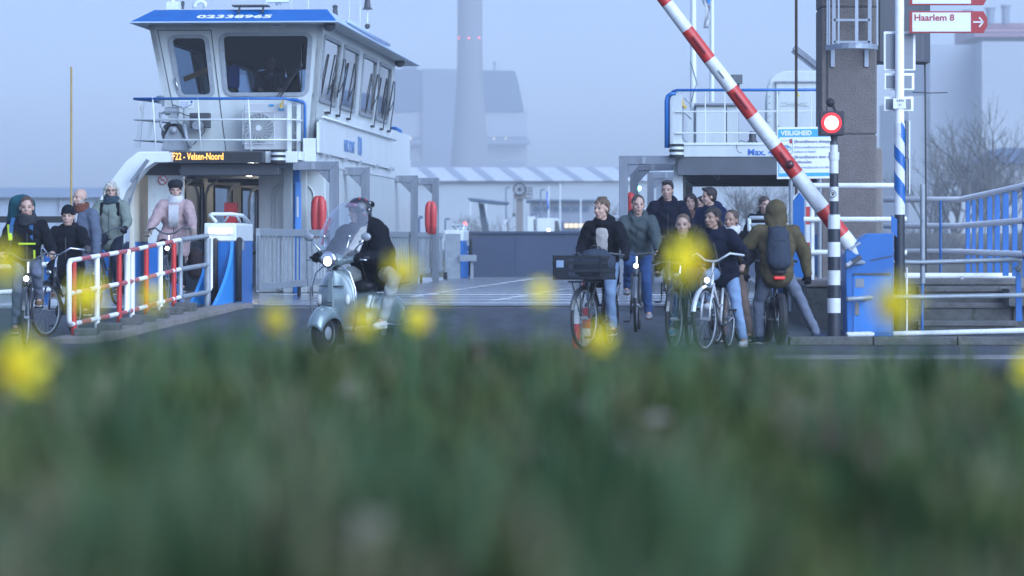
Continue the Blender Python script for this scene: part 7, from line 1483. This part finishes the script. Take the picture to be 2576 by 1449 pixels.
# 8 crate boy
loc, rz = place(1512, 41.4, 14); bike('black bicycle with large crate on the front carrier and its wheel turned', loc, rz, M_bikeblk, crate=True, steer=-12, lamp=False, wr=0.36)
t, g = rider('boy with fringe in open black coat over a pale jumper riding the crate bicycle', loc, rz, 0.96, 0.20, look=lk(rz, -0.62, -0.8, -0.05), steer=-12, jacket=C_black, inner=C_pale, trousers=C_jeanl, hair=H_lb, hairstyle='fringe', hood=True, collar=True, down='l', shoes=fabric('dark_trainer', (0.05, 0.05, 0.06)), bulk=1.05, long=0.20, gloves=C_glove)
p0 = V((0.62, 0, 0.86)); q = Matrix.LocRotScale(loc, Euler((0, 0, rz)), None) @ V((0.63, 0.05, 0.83)); bg_ = thing('backpack', 'dark grey rucksack lying in the crate on the front of the bicycle', 'backpack', q, rz + R(12)); m = MB(); m.cap((0, -0.10, 0.12), 0.13, (0, 0.14, 0.16), 0.12, (1, 0, 0), 1.15); m.cap((0.02, -0.04, 0.22), 0.10, (0, 0.10, 0.25), 0.08); bake(m, 'bag_body', 0.012, C_grpack, bg_, 3, disp=0.005)
m = MB(); m.tube([(0.02, -0.05, 0.32), (0.02, 0.0, 0.36), (0.02, 0.07, 0.34), (0.02, 0.1, 0.30)], 0.010, 6); m.build('carry_loop', M_black, bg_, smooth=True)
# 9 grey jacket boy
loc, rz = place(1604, 45.6, 4); bike('dark trekking bicycle ridden by the boy in the grey green jacket', loc, rz, M_bikegry, kind='mtb', bars='flat', steer=0, step=False, lamp=True)
t, g = rider('boy with short brown hair in grey green hooded jacket and blue jeans looking down', loc, rz, 0.98, 0.32, bars='flat', look=CAM(rz, 0.12, -0.35), jacket=C_greyj, trousers=C_jean, hair=H_br, hairstyle='short', hood=True, collar=True, down='l', shoes=G_shoe, bulk=1.12, sole=mat('brown_sole', (0.12, 0.06, 0.04), 0.7))
# 10 tall boy in navy
loc, rz = place(1680, 49.0, 2); bike('black bicycle of the tall boy riding behind the other teenagers', loc, rz, M_bikeblk, steer=0, lamp=True)
t, g = rider('tall dark haired boy in navy puffer jacket riding at the back', loc, rz, 1.03, 0.22, look=CAM(rz, -0.25, -0.08), jacket=C_navy, trousers=C_black, hair=H_dark, hairstyle='quiff', hood=True, collar=True, bulk=1.12, quilt=0.10, shoes=B_shoe, down='l', gloves=None)
# 11 girl with brown jacket behind
loc = V((WX(1738, 52.5), 52.5, 0.33)); rz = head_rz(8)
t, g = person('girl with long dark hair in a brown jacket behind the tall boy', loc, rz, (0, 0, 0.86), (0.02, 0, 1.32), (0.22, 0.22, 0.95), (0.22, -0.22, 0.95), (0.0, 0.09, 0.09), (0.0, -0.09, 0.09), look=lk(rz, -0.1, -1, -0.05), s=0.94, jacket=C_brj, trousers=C_black, hair=H_dark, hairstyle='long', collar=True, hood=True, bulk=1.05, shoes=B_shoe)
# 12 boy in profile, navy jacket
loc = V((WX(1795, 50.2), 50.2, 0.33)); rz = head_rz(40)
t, g = person('boy with swept dark hair in navy jacket turned left in profile', loc, rz, (0, 0, 0.90), (0.06, 0, 1.36), (0.32, 0.22, 1.0), (0.32, -0.22, 1.0), (0.0, 0.10, 0.09), (-0.02, -0.10, 0.09), look=lk(rz, -1.0, -0.35, -0.05), s=0.98, jacket=fabric('midnight_blue_fabric', (0.010, 0.017, 0.05)), trousers=C_brown, hair=H_dark, hairstyle='quiff', collar=True, hood=True, bulk=1.12, shoes=B_shoe)
# 13 head partly hidden behind him
loc = V((WX(1768, 53.0), 53.0, 0.33)); rz = head_rz(30)
t, g = person('person with dark hair and white hood almost hidden behind the boy in profile', loc, rz, (0, 0, 0.84), (0.02, 0, 1.28), (0.2, 0.2, 0.95), (0.2, -0.2, 0.95), (0.0, 0.09, 0.09), (0.0, -0.09, 0.09), look=lk(rz, -0.8, -0.7, 0), s=0.92, jacket=fabric('white_fabric', (0.4, 0.41, 0.43)), trousers=C_black, hair=H_dark, hairstyle='short', collar=True, hood=True, shoes=B_shoe)
# 14 crop haired boy leaning on the handlebar
loc, rz = place(1722, 41.4, 10); bike('black mountain bicycle ridden by the crop haired boy', loc, rz, M_bikeblk, kind='mtb', bars='flat', steer=-8, step=False, lamp=False, wr=0.35)
t, g = rider('crop haired boy in black hooded coat leaning on his mountain bicycle handlebar', loc, rz, 0.96, 0.72, bars='flat', look=CAM(rz, -0.18, -0.35), steer=-8, jacket=C_black, trousers=C_jean, hair=H_lb, hairstyle='crop', hood=True, collar=True, down='r', shoes=T_shoe, bulk=1.15, gloves=C_glove, sad=0.90)
m = MB(); a = g['neck'] + g['fw'] * 0.125 - g['spn'] * 0.10 + V((0, 0.09, 0)); m.bar(a, a + V((0, 0.05, 0)), 0.03, 0.014, up=(1, 0, 0)); m.build('chest_logo', W_shoe, t)
# 15 girl on silver bicycle
loc, rz = place(1812, 40.7, 15); bike('white silver bicycle ridden by the dark haired girl', loc, rz, M_bikesil, barmat=M_bikesil, steer=-10, lamp=True, wr=0.36)
t, g = rider('girl with dark tied hair in black puffer jacket and light jeans looking left', loc, rz, 0.93, 0.08, look=lk(rz, -0.75, -0.8, 0.0), steer=-10, neck=(-0.14, -0.10, 1.345), skin=M_skin2, jacket=C_navy, trousers=C_jeanl, hair=H_dark, hairstyle='bun', hood=True, collar=True, gloves=C_glove, bulk=1.2, quilt=0.10, shoes=W_shoe, fl=(-0.10, 0.26, 0.09), down='l', sad=0.88, long=0.03)
# 16 smaller boy behind with white collar
loc = V((WX(1842, 43.2), 43.2, 0.0)); rz = head_rz(18); bike('dark bicycle of the boy with the white collar, mostly hidden', loc + V((0.0, 0.35, 0.0)), rz, M_bikeblk, steer=0, lamp=False)
t, g = person('boy with white collar, black jacket and brown trousers standing behind the girl', loc, rz, (0, 0, 0.90), (0.0, 0, 1.33), (0.30, 0.22, 0.95), (0.30, -0.24, 0.95), (-0.02, 0.22, 0.09), (0.02, -0.12, 0.09), look=lk(rz, -0.5, -0.9, -0.15), s=0.94, jacket=C_black, trousers=C_brown, hair=H_br, hairstyle='short', scarf=fabric('white_collar', (0.5, 0.5, 0.52)), collar=True, bulk=1.1, shoes=B_shoe, skin=M_skin2)
# 17 man in black at the back right
loc = V((WX(1920, 55.5), 55.5, 0.25)); rz = head_rz(-15)
t, g = person('person in black coat with tied hair standing far behind the hooded rider', loc, rz, (0, 0, 0.90), (0.03, 0, 1.38), (0.25, 0.25, 0.98), (0.25, -0.25, 0.98), (0.0, 0.1, 0.09), (0.0, -0.1, 0.09), look=lk(rz, 0.35, -0.9, -0.4), s=1.0, jacket=C_black, trousers=C_black, hair=H_br, hairstyle='bun', collar=True, bulk=1.15, shoes=B_shoe)
# 18 hooded man on the fat bike, seen from behind
loc, rz = place(1955, 42.6, 180); rz = head_rz(176); loc = V((WX(1948, 43.2), 43.2, 0)); bike('black fat tyre electric bicycle seen from behind under the hooded man', loc, rz, M_bikeblk, kind='mtb', bars='flat', fat=True, lamp=False, sadz=0.86, step=True, group=None)
t, g = person('hooded man in olive jacket and grey jeans straddling his bicycle with back turned', loc, rz, (-0.22, 0, 0.88), (-0.13, 0, 1.40), (-0.06, 0.37, 0.86), (-0.06, -0.39, 0.84), (-0.12, 0.20, 0.09), (-0.05, -0.52, 0.09), look=(1, 0.05, 0), s=1.03, jacket=C_olive, trousers=C_jeang, hair=None, hood=C_olive, hoodup=True, gloves=C_glove, bulk=1.20, long=0.05, shoes=fabric('dark_blue_trainer', (0.02, 0.03, 0.06)), footl=(0.6, 0.5, 0), footr=(0.4, -0.9, 0), kl=(1, 0.3, 0), kr=(1, -0.4, 0), wide=1.12, el=(0.3, 1, 0), er=(0.3, -1, 0))
backpack(t, g, 'slate grey backpack on the back of the hooded man', C_grpack, 0.155, 0.50, 0.11)
# ------------------------------------------------------------ motor scooter (local +x forward)
loc = V((WX(888, 39.6), 39.6, 0)); rz = head_rz(27)
M_sc = mat('scooter_grey_paint', (0.17, 0.225, 0.24), 0.2, 0.25, coat=0.7, var=0.03)
M_scd = mat('scooter_dark_plastic', (0.02, 0.022, 0.026), 0.5)
t = thing('motor_scooter', 'pale grey retro motor scooter with tall clear windscreen and lit round headlamp', 'scooter', loc, rz)
def wheel_s(x, wr_=0.235, wd=0.06):
    m = MB(); m.lathe((x, 0, wr_), [(0.13, -wd * 0.7), (0.20, -wd), (0.228, -wd * 0.6), (0.235, 0), (0.228, wd * 0.6), (0.20, wd), (0.13, wd * 0.7)], (0, 1, 0), 28); w_ = m.build('wheel', M_black, t, smooth=True)
    m = MB(); m.lathe((x, 0, wr_), [(0.0, -0.05), (0.06, -0.048), (0.11, -0.02), (0.135, -0.045), (0.135, 0.045), (0.11, 0.02), (0.06, 0.048), (0, 0.05)], (0, 1, 0), 24); m.build('rim', M_galv, w_, smooth='auto')
wheel_s(0.62); wheel_s(-0.62, 0.235, 0.065)
# front fender
m = MB(); n = 16; vs = []
for i in range(n + 1):
    a = R(14 + 150 * i / n); rr = 0.272 + 0.02 * math.sin(a)
    for j in range(9):
        b_ = -1 + 2 * j / 8; vs.append((0.62 + math.cos(a) * rr * (1 - 0.12 * b_ * b_), b_ * (0.115 * (0.75 + 0.3 * math.sin(a))), 0.245 + math.sin(a) * rr * (1 - 0.30 * b_ ** 4) - 0.05 * b_ * b_))
m.add(vs, [(9 * i + j, 9 * i + j + 1, 9 * i + j + 10, 9 * i + j + 9) for i in range(n) for j in range(8)]); o = m.build('front_mudguard', M_sc, t, smooth=True); q = o.modifiers.new('s', 'SOLIDIFY'); q.thickness = 0.006
# leg shield
m = MB(); rows = [(0.26, 0.14, 0.36), (0.34, 0.205, 0.41), (0.46, 0.245, 0.46), (0.58, 0.255, 0.475), (0.70, 0.245, 0.465), (0.80, 0.215, 0.445), (0.88, 0.165, 0.425), (0.94, 0.08, 0.41)]
vs = []; nc = 13
for z, hw, x in rows:
    for j in range(nc): b_ = -1 + 2 * j / (nc - 1); vs.append((x - 0.10 * abs(b_) ** 2.2 + 0.035 * math.exp(-(b_ * 5) ** 2), b_ * hw, z))
m.add(vs, [(nc * i + j, nc * i + j + 1, nc * (i + 1) + j + 1, nc * (i + 1) + j) for i in range(len(rows) - 1) for j in range(nc - 1)]); ls = m.build('leg_shield', M_sc, t, smooth=True); q = ls.modifiers.new('s', 'SOLIDIFY'); q.thickness = 0.03; q.offset = -1; q = ls.modifiers.new('u', 'SUBSURF'); q.levels = 1; q.render_levels = 1
m = MB(); m.prism([(0.485, -0.045, 0.50), (0.485, 0.045, 0.50), (0.475, 0.03, 0.84), (0.475, -0.03, 0.84)], (0.03, 0, 0)); m.build('horn_cover', M_sc, t, bev=0.012)
m = MB()
for z in (0.50, 0.53, 0.56): m.box(0.516, 0.522, -0.03, 0.03, z, z + 0.012)
m.box(0.47, 0.50, -0.15, 0.15, 0.74, 0.752); m.build('horn_grille', M_scd, t)
for sd in (-1, 1):
    m = MB(); m.ell((0.43, sd * 0.175, 0.60), (0.022, 0.03, 0.06)); m.build('indicator_lamp', mat('indicator_clear', (0.6, 0.6, 0.58), 0.2), t, smooth=True)
# crash bar
m = MB()
for sd in (-1, 1): m.tube([(0.44, sd * 0.05, 0.96), (0.45, sd * 0.13, 0.96), (0.45, sd * 0.215, 0.89), (0.44, sd * 0.275, 0.72), (0.43, sd * 0.285, 0.52), (0.40, sd * 0.25, 0.34), (0.34, sd * 0.20, 0.26)], 0.011, 8)
m.build('crash_bar', M_chrome, t, smooth=True)
# steering column, headset, lamp
m = MB(); m.tube([(0.47, 0, 0.45), (0.40, 0, 0.97)], 0.030, 12); m.tube([(0.62, -0.07, 0.235), (0.56, -0.06, 0.40), (0.47, -0.02, 0.50)], 0.020, 8); m.build('fork', M_scd, t, smooth=True)
m = MB(); m.ell((0.40, 0, 1.03), (0.11, 0.115, 0.085)); m.cap((0.38, 0, 1.02), 0.06, (0.31, 0.26, 1.05), 0.030); m.cap((0.38, 0, 1.02), 0.06, (0.31, -0.26, 1.05), 0.030); m.cap((0.44, 0, 1.035), 0.085, (0.49, 0, 1.035), 0.078)
bake(m, 'headset', 0.010, M_sc, t, 3)
m = MB(); m.lathe((0.535, 0, 1.035), [(0.088, -0.04), (0.094, 0.0), (0.088, 0.022), (0.078, 0.028)], (1, 0, -0.03), 28); hl = m.build('headlamp_ring', M_chrome, t, smooth=True)
m = MB(); m.lathe((0.548, 0, 1.035), [(0.082, 0.0), (0.05, 0.002), (0, 0.004)], (1, 0, -0.03), 28); m.build('headlamp_reflector', mat('lamp_reflector', (0.5, 0.5, 0.48), 0.3), hl, smooth=True)
m = MB(); m.lathe((0.556, 0, 1.018), [(0.060, 0.0), (0.056, 0.006), (0, 0.010)], (1, 0, -0.03), 24); m.build('lit_bulb_reflector', M_lampw, hl)
for sd in (-1, 1):
    m = MB(); m.tube([(0.31, sd * 0.25, 1.05), (0.30, sd * 0.37, 1.055)], 0.020, 10); m.build('grip', M_black, t, smooth=True)
    m = MB(); m.tube([(0.36, sd * 0.24, 1.045), (0.37, sd * 0.38, 1.03)], 0.009, 6); m.build('brake_lever', M_chrome, t, smooth=True)
    m = MB(); m.tube([(0.34, sd * 0.15, 1.07), (0.36, sd * 0.28, 1.20), (0.35, sd * 0.34, 1.26)], 0.010, 8); mr = m.build('mirror_stalk', M_chrome, t, smooth=True)
    m = MB(); m.ell((0.35, sd * 0.36, 1.285), (0.025, 0.062, 0.045)); m.build('mirror', M_galv, mr, smooth=True)
# windscreen
M_ws = glassmat('clear_screen', (0.78, 0.84, 0.92), 0.10, opac=0.13, oc=(0.45, 0.5, 0.6))
m = MB(); vs = []; rows = [(1.04, 0.17, 0.46), (1.12, 0.26, 0.44), (1.22, 0.28, 0.40), (1.35, 0.285, 0.33), (1.50, 0.255, 0.24), (1.61, 0.185, 0.18), (1.66, 0.10, 0.15)]
for z, hw, x in rows:
    for j in range(nc): b_ = -1 + 2 * j / (nc - 1); vs.append((x - 0.12 * b_ * b_, b_ * hw, z))
m.add(vs, [(nc * i + j, nc * i + j + 1, nc * (i + 1) + j + 1, nc * (i + 1) + j) for i in range(len(rows) - 1) for j in range(nc - 1)]); ws = m.build('windscreen', M_ws, t, smooth=True)
m = MB()
for sd in (-1, 1): m.tube([(x - 0.12, sd * hw, z) for z, hw, x in rows], 0.004, 5)
m.build('windscreen_edge', glassmat('screen_edge', (0.6, 0.65, 0.75), 0.3, opac=0.3, oc=(0.5, 0.55, 0.6)), ws, smooth=True)
m = MB(); m.tube([(0.40, -0.12, 1.06), (0.36, -0.16, 1.28)], 0.008, 6); m.tube([(0.40, 0.12, 1.06), (0.36, 0.16, 1.28)], 0.008, 6)
for sd in (-1, 1): m.ell((0.36, sd * 0.16, 1.29), (0.018, 0.018, 0.018))
m.build('screen_strut', M_chrome, ws, smooth=True)
m = MB(); vs = []
for i in range(7):
    for j in range(2): z = 1.20 + 0.05 * i; x0 = 0.41 - (z - 1.22) * 0.53; b_ = (0.62 if j else 0.80) - 0.02 * i; vs.append((x0 - 0.12 * b_ * b_ + 0.006, -b_ * 0.27, z))
m.add(vs, [(2 * i, 2 * i + 1, 2 * i + 3, 2 * i + 2) for i in range(6)]); o = m.build('screen_sticker', glassmat('pink_film', (0.9, 0.5, 0.55), 0.1, opac=0.45, oc=(0.6, 0.15, 0.2)), ws)
# body
m = MB(); m.box(-0.30, 0.36, -0.17, 0.17, 0.24, 0.31); m.build('floorboard', M_sc, t, bev=0.03)
m = MB(); m.cap((-0.30, 0, 0.50), 0.15, (-0.80, 0, 0.52), 0.12, (0, 1, 0), 1.05)
for sd in (-1, 1): m.ell((-0.62, sd * 0.13, 0.45), (0.32, 0.11, 0.19)); m.ell((-0.45, sd * 0.10, 0.48), (0.22, 0.10, 0.18))
m.cap((-0.25, 0, 0.34), 0.10, (-0.30, 0, 0.60), 0.12, (0, 1, 0), 1.3); bake(m, 'rear_cowl', 0.014, M_sc, t, 5)
m = MB(); m.cap((-0.22, 0, 0.74), 0.075, (-0.50, 0, 0.75), 0.08, (0, 1, 0), 2.0); m.cap((-0.50, 0, 0.75), 0.08, (-0.85, 0, 0.74), 0.07, (0, 1, 0), 1.9); bake(m, 'seat', 0.014, M_scd, t, 3)
m = MB()
for sd in (-1, 1): m.tube([(-0.2, sd * 0.20, 0.34), (-0.5, sd * 0.28, 0.30), (-0.85, sd * 0.24, 0.33), (-0.95, sd * 0.10, 0.42)], 0.010, 6)
m.build('side_trim_bar', M_chrome, t, smooth=True)
m = MB(); m.prism([(0.34, -0.09, 0.10), (0.34, 0.09, 0.10), (0.38, 0.09, 0.30), (0.38, -0.09, 0.30)], (-0.01, 0, 0)); m.build('mud_flap', M_black, t)
# rider
C_pgrey = fabric('pale_grey_denim', (0.30, 0.33, 0.33))
t2, g = person('scooter rider in dark helmet and black puffer jacket with pale grey jeans', loc, rz, (-0.40, 0.06, 0.90), (-0.14, 0.03, 1.37), (0.24, 0.28, 1.07), (0.24, -0.28, 1.07), (-0.02, 0.36, 0.37), (0.08, -0.14, 0.37), look=lk(rz, -0.95, -0.4, -0.05), s=1.12, jacket=C_black, trousers=C_pgrey, hair=H_dark, hairstyle='none', gloves=C_glove, hood=True, collar=True, bulk=1.36, quilt=0.11, shoes=W_shoe, scarf=fabric('black_scarf', (0.01, 0.011, 0.016)), kl=(1, 1.3, 0.7), kr=(1, -0.3, 0.7), footdir=(1, 0.1, 0))
H = g['H']; rot = Matrix((g['f'], g['lt'], g['up'])).transposed()
m = MB(); m.ell(H(-0.015, 0, 0.045), (0.145, 0.125, 0.125), rot, 24, 16); m.cap(H(-0.03, 0, -0.02), 0.125, H(-0.03, 0, -0.08), 0.11, g['lt'], 1.0)
hm_ = bake(m, 'helmet', 0.010, mat('helmet_black', (0.014, 0.015, 0.022), 0.35, coat=0.5), t2, 3)
# open the face of the helmet
import bmesh
b = bmesh.new(); b.from_mesh(hm_.data)
dele = [v for v in b.verts if (v.co - g['hc']).dot(g['f']) > 0.045 and (v.co - g['hc']).dot(g['up']) < 0.055 and abs((v.co - g['hc']).dot(g['lt'])) < 0.085]
bmesh.ops.delete(b, geom=dele, context='VERTS'); b.to_mesh(hm_.data); b.free()
M_vis = mat('iridescent_visor', (0.35, 0.06, 0.12), 0.15, 0.6, coat=1.0)
m = MB(); vs = []
for z, dz in ((0.055, 0.0), (0.078, -0.004), (0.10, -0.018)):
    for j in range(11): a = R(-62 + 124 * j / 10); vs.append(H(-0.01 + (0.150 + dz) * math.cos(a), (0.132 + dz) * math.sin(a), z))
m.add(vs, [(11 * i + j, 11 * i + j + 1, 11 * (i + 1) + j + 1, 11 * (i + 1) + j) for i in range(2) for j in range(10)]); o = m.build('raised_visor', M_vis, t2, smooth=True); q = o.modifiers.new('s', 'SOLIDIFY'); q.thickness = 0.006
for dx, dy, dz, mt in ((-0.05, 0.10, 0.13, M_red), (0.02, 0.09, 0.145, M_red), (-0.11, 0.06, 0.10, W_shoe), (-0.08, 0.115, 0.03, W_shoe), (-0.03, 0.125, -0.03, M_red)):
    m = MB(); m.ell(H(dx, dy, dz), (0.012, 0.012, 0.012), nu=8, nv=6); m.build('helmet_stud', mt, t2, smooth=True)
m = MB(); m.ell(H(-0.13, 0.02, 0.085), (0.05, 0.05, 0.04)); bake(m, 'helmet_vent', 0.012, C_black, t2, 2)
backpack(t2, g, 'large black backpack on the scooter rider', C_black, 0.17, 0.50, 0.15)
# ------------------------------------------------------------ foreground bank with grass and daffodils (out of focus)
def bank_z(x, y):
    e = 8.8 + 0.25 * math.sin(x * 1.7) - 0.15 * x
    z = 0.895 - 0.024 * x + 0.02 * math.sin(x * 3.1 + y) + 0.015 * math.sin(y * 2.3)
    return z if y < e else max(-0.02, z - (y - e) * 0.42)
xs = [-6 + 0.3 * i for i in range(41)]; ys = [0.8 + 0.3 * i for i in range(34)]
o = sheet('grass_bank', xs, ys, bank_z, M_soil)
M_gr = [mat('grass_a', (0.032, 0.048, 0.014), 0.8, var=0.3, vs=2, sheen=-1), mat('grass_b', (0.088, 0.112, 0.036), 0.8, var=0.3, vs=2, sheen=-1), mat('grass_c', (0.004, 0.009, 0.003), 0.8, sheen=-1), mat('grass_straw', (0.17, 0.14, 0.095), 0.8, sheen=-1), mat('daffodil_leaf_green', (0.058, 0.100, 0.048), 0.6, sheen=-1), mat('daffodil_leaf_dark', (0.016, 0.040, 0.014), 0.6, sheen=-1), mat('grass_pale_olive', (0.18, 0.19, 0.10), 0.8, sheen=-1)]
rnd = random.Random(11); m = MB(); mi = [m.mi(x) for x in M_gr]
def clump(x, y):
    a, b = 26 * x, 7.5 * y
    return math.sin(a * 0.55 + 1.8 * math.sin(b * 1.1)) + math.sin(b * 1.3 + a * 0.31) + 0.8 * math.sin(a * 1.2 - b * 0.9)
def blade(x, y, z, h_, w_, k, lean=0.35):
    a = rnd.uniform(0, 6.28); dx, dy = math.cos(a), math.sin(a); l = rnd.gauss(0, lean) * h_; px_, py_ = -dy * w_, dx * w_
    lx, ly = math.cos(a + 1.3) * l, math.sin(a + 1.3) * l
    n = len(m.v); m.v += [(x - px_, y - py_, z), (x + px_, y + py_, z), (x + lx * 0.4 + px_ * .8, y + ly * 0.4 + py_ * .8, z + h_ * 0.6), (x + lx * 0.4 - px_ * .8, y + ly * 0.4 - py_ * .8, z + h_ * 0.6), (x + lx, y + ly, z + h_)]
    m.f += [(n, n + 1, n + 2, n + 3), (n + 3, n + 2, n + 4)]; m.m += [mi[k], mi[k]]
for i in range(44000):
    y = 2.2 + 7.1 * rnd.random() ** 0.9; hw = y * 0.152 + 0.15; x = rnd.uniform(-hw, hw); c = clump(x, y)
    z = bank_z(x, y) - 0.01; k = 0 if c > 1.1 else 2 if c < -0.2 else 1
    if c > 1.9: k = 6
    if clump(x + 7, y * 1.3 + 3) > 1.7 or rnd.random() < 0.04: k = 3
    h_ = rnd.uniform(0.04, 0.13) * (1 + 0.45 * c / 2.8)
    blade(x, y, z, h_, rnd.uniform(0.002, 0.004), k)
g_ = m.build('grass', None, fix=False); tag(g_, 'blurred dark green grass covering the bank in front of the camera', 'grass', kind='stuff')
m = MB(); mi = [m.mi(x) for x in M_gr]
for c in range(95):
    y = rnd.uniform(2.4, 8.9); x = rnd.uniform(-y * .15, y * .15); kk = rnd.choice((4, 4, 5)); tl = rnd.uniform(0.8, 1.25)
    for i in range(rnd.randint(8, 18)):
        xx, yy = x + rnd.gauss(0, 0.03), y + rnd.gauss(0, 0.03); blade(xx, yy, bank_z(xx, yy) - 0.01, rnd.uniform(0.11, 0.20) * tl, 0.0075, kk, 0.25)
g_ = m.build('daffodil_leaves', None, fix=False); tag(g_, 'strap shaped blue green daffodil leaves standing among the grass', 'leaves', kind='stuff')
M_dl = [mat('dead_leaf_grey', (0.16, 0.135, 0.11), 0.8), mat('dead_leaf_brown', (0.10, 0.075, 0.065), 0.8)]
m = MB(); mi = [m.mi(x) for x in M_dl]
for i in range(420):
    y = rnd.uniform(2.3, 8.9); x = rnd.uniform(-y * .155, y * .155); z = bank_z(x, y) + rnd.uniform(0.01, 0.09); r = rnd.uniform(0.012, 0.030); t_ = rnd.uniform(0, 6.28); e1 = V((math.cos(t_), math.sin(t_), rnd.uniform(-.3, .3))); e2 = V((-math.sin(t_) * .5, math.cos(t_) * .5, rnd.uniform(0.3, 1)))
    n = len(m.v); c = V((x, y, z)); m.v += [tuple(c + e1 * r), tuple(c + e2 * r * .7), tuple(c - e1 * r), tuple(c - e2 * r * .6)]; m.f.append((n, n + 1, n + 2, n + 3)); m.m.append(mi[0] if i % 3 else mi[1])
g_ = m.build('dead_leaves', None, fix=False); tag(g_, 'pale grey brown dead leaves scattered through the foreground grass', 'dead leaves', kind='stuff')
M_pet = mat('daffodil_yellow', (0.88, 0.74, 0.02), 0.5); M_cor = mat('daffodil_corona', (0.80, 0.50, 0.01), 0.5); M_stem = mat('daffodil_stem', (0.05, 0.11, 0.03), 0.6)
def daffodil(px, py, Y, size, label, rot=0):
    rr_ = random.Random(px); size *= 0.84; c = W(px, py, Y); z0 = bank_z(c.x, c.y); t = thing('daffodil', label, 'flower', (c.x, c.y + 0.02, z0), R(rot), 'daffodils blooming in the foreground grass'); h_ = c.z - z0; sc = size
    m = MB(); hd = V((0, -0.035, h_))
    f = V((rr_.uniform(-.9, .9), -1, rr_.uniform(-.35, .2))).normalized(); a = f.cross(V((0, 0, 1))).normalized(); b_ = f.cross(a)
    for k in range(6):
        an = k * math.pi / 3 + 0.2; d = a * math.cos(an) + b_ * math.sin(an); s_ = f.cross(d)
        p = [hd, hd + d * 0.55 * sc + s_ * 0.30 * sc + f * 0.006, hd + d * 0.9 * sc + s_ * 0.16 * sc, hd + d * 1.05 * sc - f * 0.004, hd + d * 0.9 * sc - s_ * 0.16 * sc, hd + d * 0.55 * sc - s_ * 0.30 * sc + f * 0.006]; m.prism(p, f * 0.0015)
    bl = m.build('petals', M_pet, t)
    m = MB(); m.lathe(hd, [(0.16 * sc, 0), (0.24 * sc, 0.25 * sc), (0.28 * sc, 0.5 * sc), (0.36 * sc, 0.62 * sc), (0.30 * sc, 0.60 * sc), (0.22 * sc, 0.3 * sc), (0.05 * sc, 0.1 * sc)], f, 14); m.build('trumpet', M_cor, t, smooth=True)
    m = MB(); m.tube([(0, 0, 0), (0.004, 0, h_ * 0.6), (0, -0.002, h_ - 0.02), (0, -0.012, h_ + 0.006), hd], 0.0032, 8); m.build('stem', M_stem, t, smooth=True)
    return t
for px, py, Y, s_, lb in ((18, 662, 4.5, 0.030, 'daffodil at the left edge in front of the boy with the teal backpack'), (222, 742, 4.5, 0.029, 'daffodil in front of the red and white fence, left one of two'), (383, 745, 5.2, 0.023, 'smaller daffodil in front of the middle of the red and white fence'), (60, 918, 3.7, 0.036, 'big low daffodil at lower left against the grass'), (697, 802, 5.2, 0.026, 'daffodil left of the scooter front wheel'),
    (915, 808, 5.0, 0.027, 'daffodil in front of the scooter floorboard'), (1052, 802, 5.2, 0.024, 'daffodil by the scooter rear wheel'), (1012, 680, 5.0, 0.029, 'tall daffodil beside the scooter rider backpack'), (1118, 745, 5.8, 0.013, 'tiny faint daffodil right of the scooter'), (1360, 735, 5.3, 0.022, 'lone daffodil before the empty ferry deck'),
    (1508, 850, 5.0, 0.025, 'low daffodil in front of the crate bicycle wheel'), (1722, 655, 4.2, 0.033, 'large tall daffodil in front of the crop haired boy'), (2245, 765, 4.1, 0.036, 'large daffodil in front of the black lower signpost'), (2590, 925, 4.4, 0.026, 'daffodil cut off by the right frame edge')):
    daffodil(px, py, Y, s_, lb)

# ------------------------------------------------------------ every separate piece of these meshes becomes a part of its own
def split_loose(o):
    me = o.data; n = len(me.vertices); par = list(range(n))
    def find(a):
        while par[a] != a: par[a] = par[par[a]]; a = par[a]
        return a
    for e in me.edges: 
        a, b = find(e.vertices[0]), find(e.vertices[1])
        if a != b: par[a] = b
    gr = {}
    for p in me.polygons: gr.setdefault(find(p.vertices[0]), []).append(p)
    if len(gr) < 2: return
    mods = [(m.type, getattr(m, 'width', 0)) for m in o.modifiers]
    for g in gr.values():
        ids = sorted({v for p in g for v in p.vertices}); mp = {v: i for i, v in enumerate(ids)}
        nm = bpy.data.meshes.new(o.name.split('.')[0]); nm.from_pydata([me.vertices[v].co for v in ids], [], [[mp[v] for v in p.vertices] for p in g])
        for m in me.materials: nm.materials.append(m)
        nm.polygons.foreach_set('material_index', [p.material_index for p in g]); nm.polygons.foreach_set('use_smooth', [p.use_smooth for p in g]); nm.update()
        c = o.copy(); c.data = nm; c.name = o.name.split('.')[0]; COL.objects.link(c); c.parent = o.parent
    bpy.data.objects.remove(o)
SPLIT = ('sign_clamp', 'search_light', 'glove', 'clamp_band', 'eyebrows', 'fence_bar', 'gate_post', 'shelter_frame_rib', 'castor_wheel', 'ladder_rung', 'ceiling_beam', 'flat_stanchion', 'panel_bracket', 'rivet', 'rail_bar', 'white_lane_rail')
for o in list(bpy.data.objects):
    if o.type == 'MESH' and o.name.split('.')[0] in SPLIT and not o.children: split_loose(o)
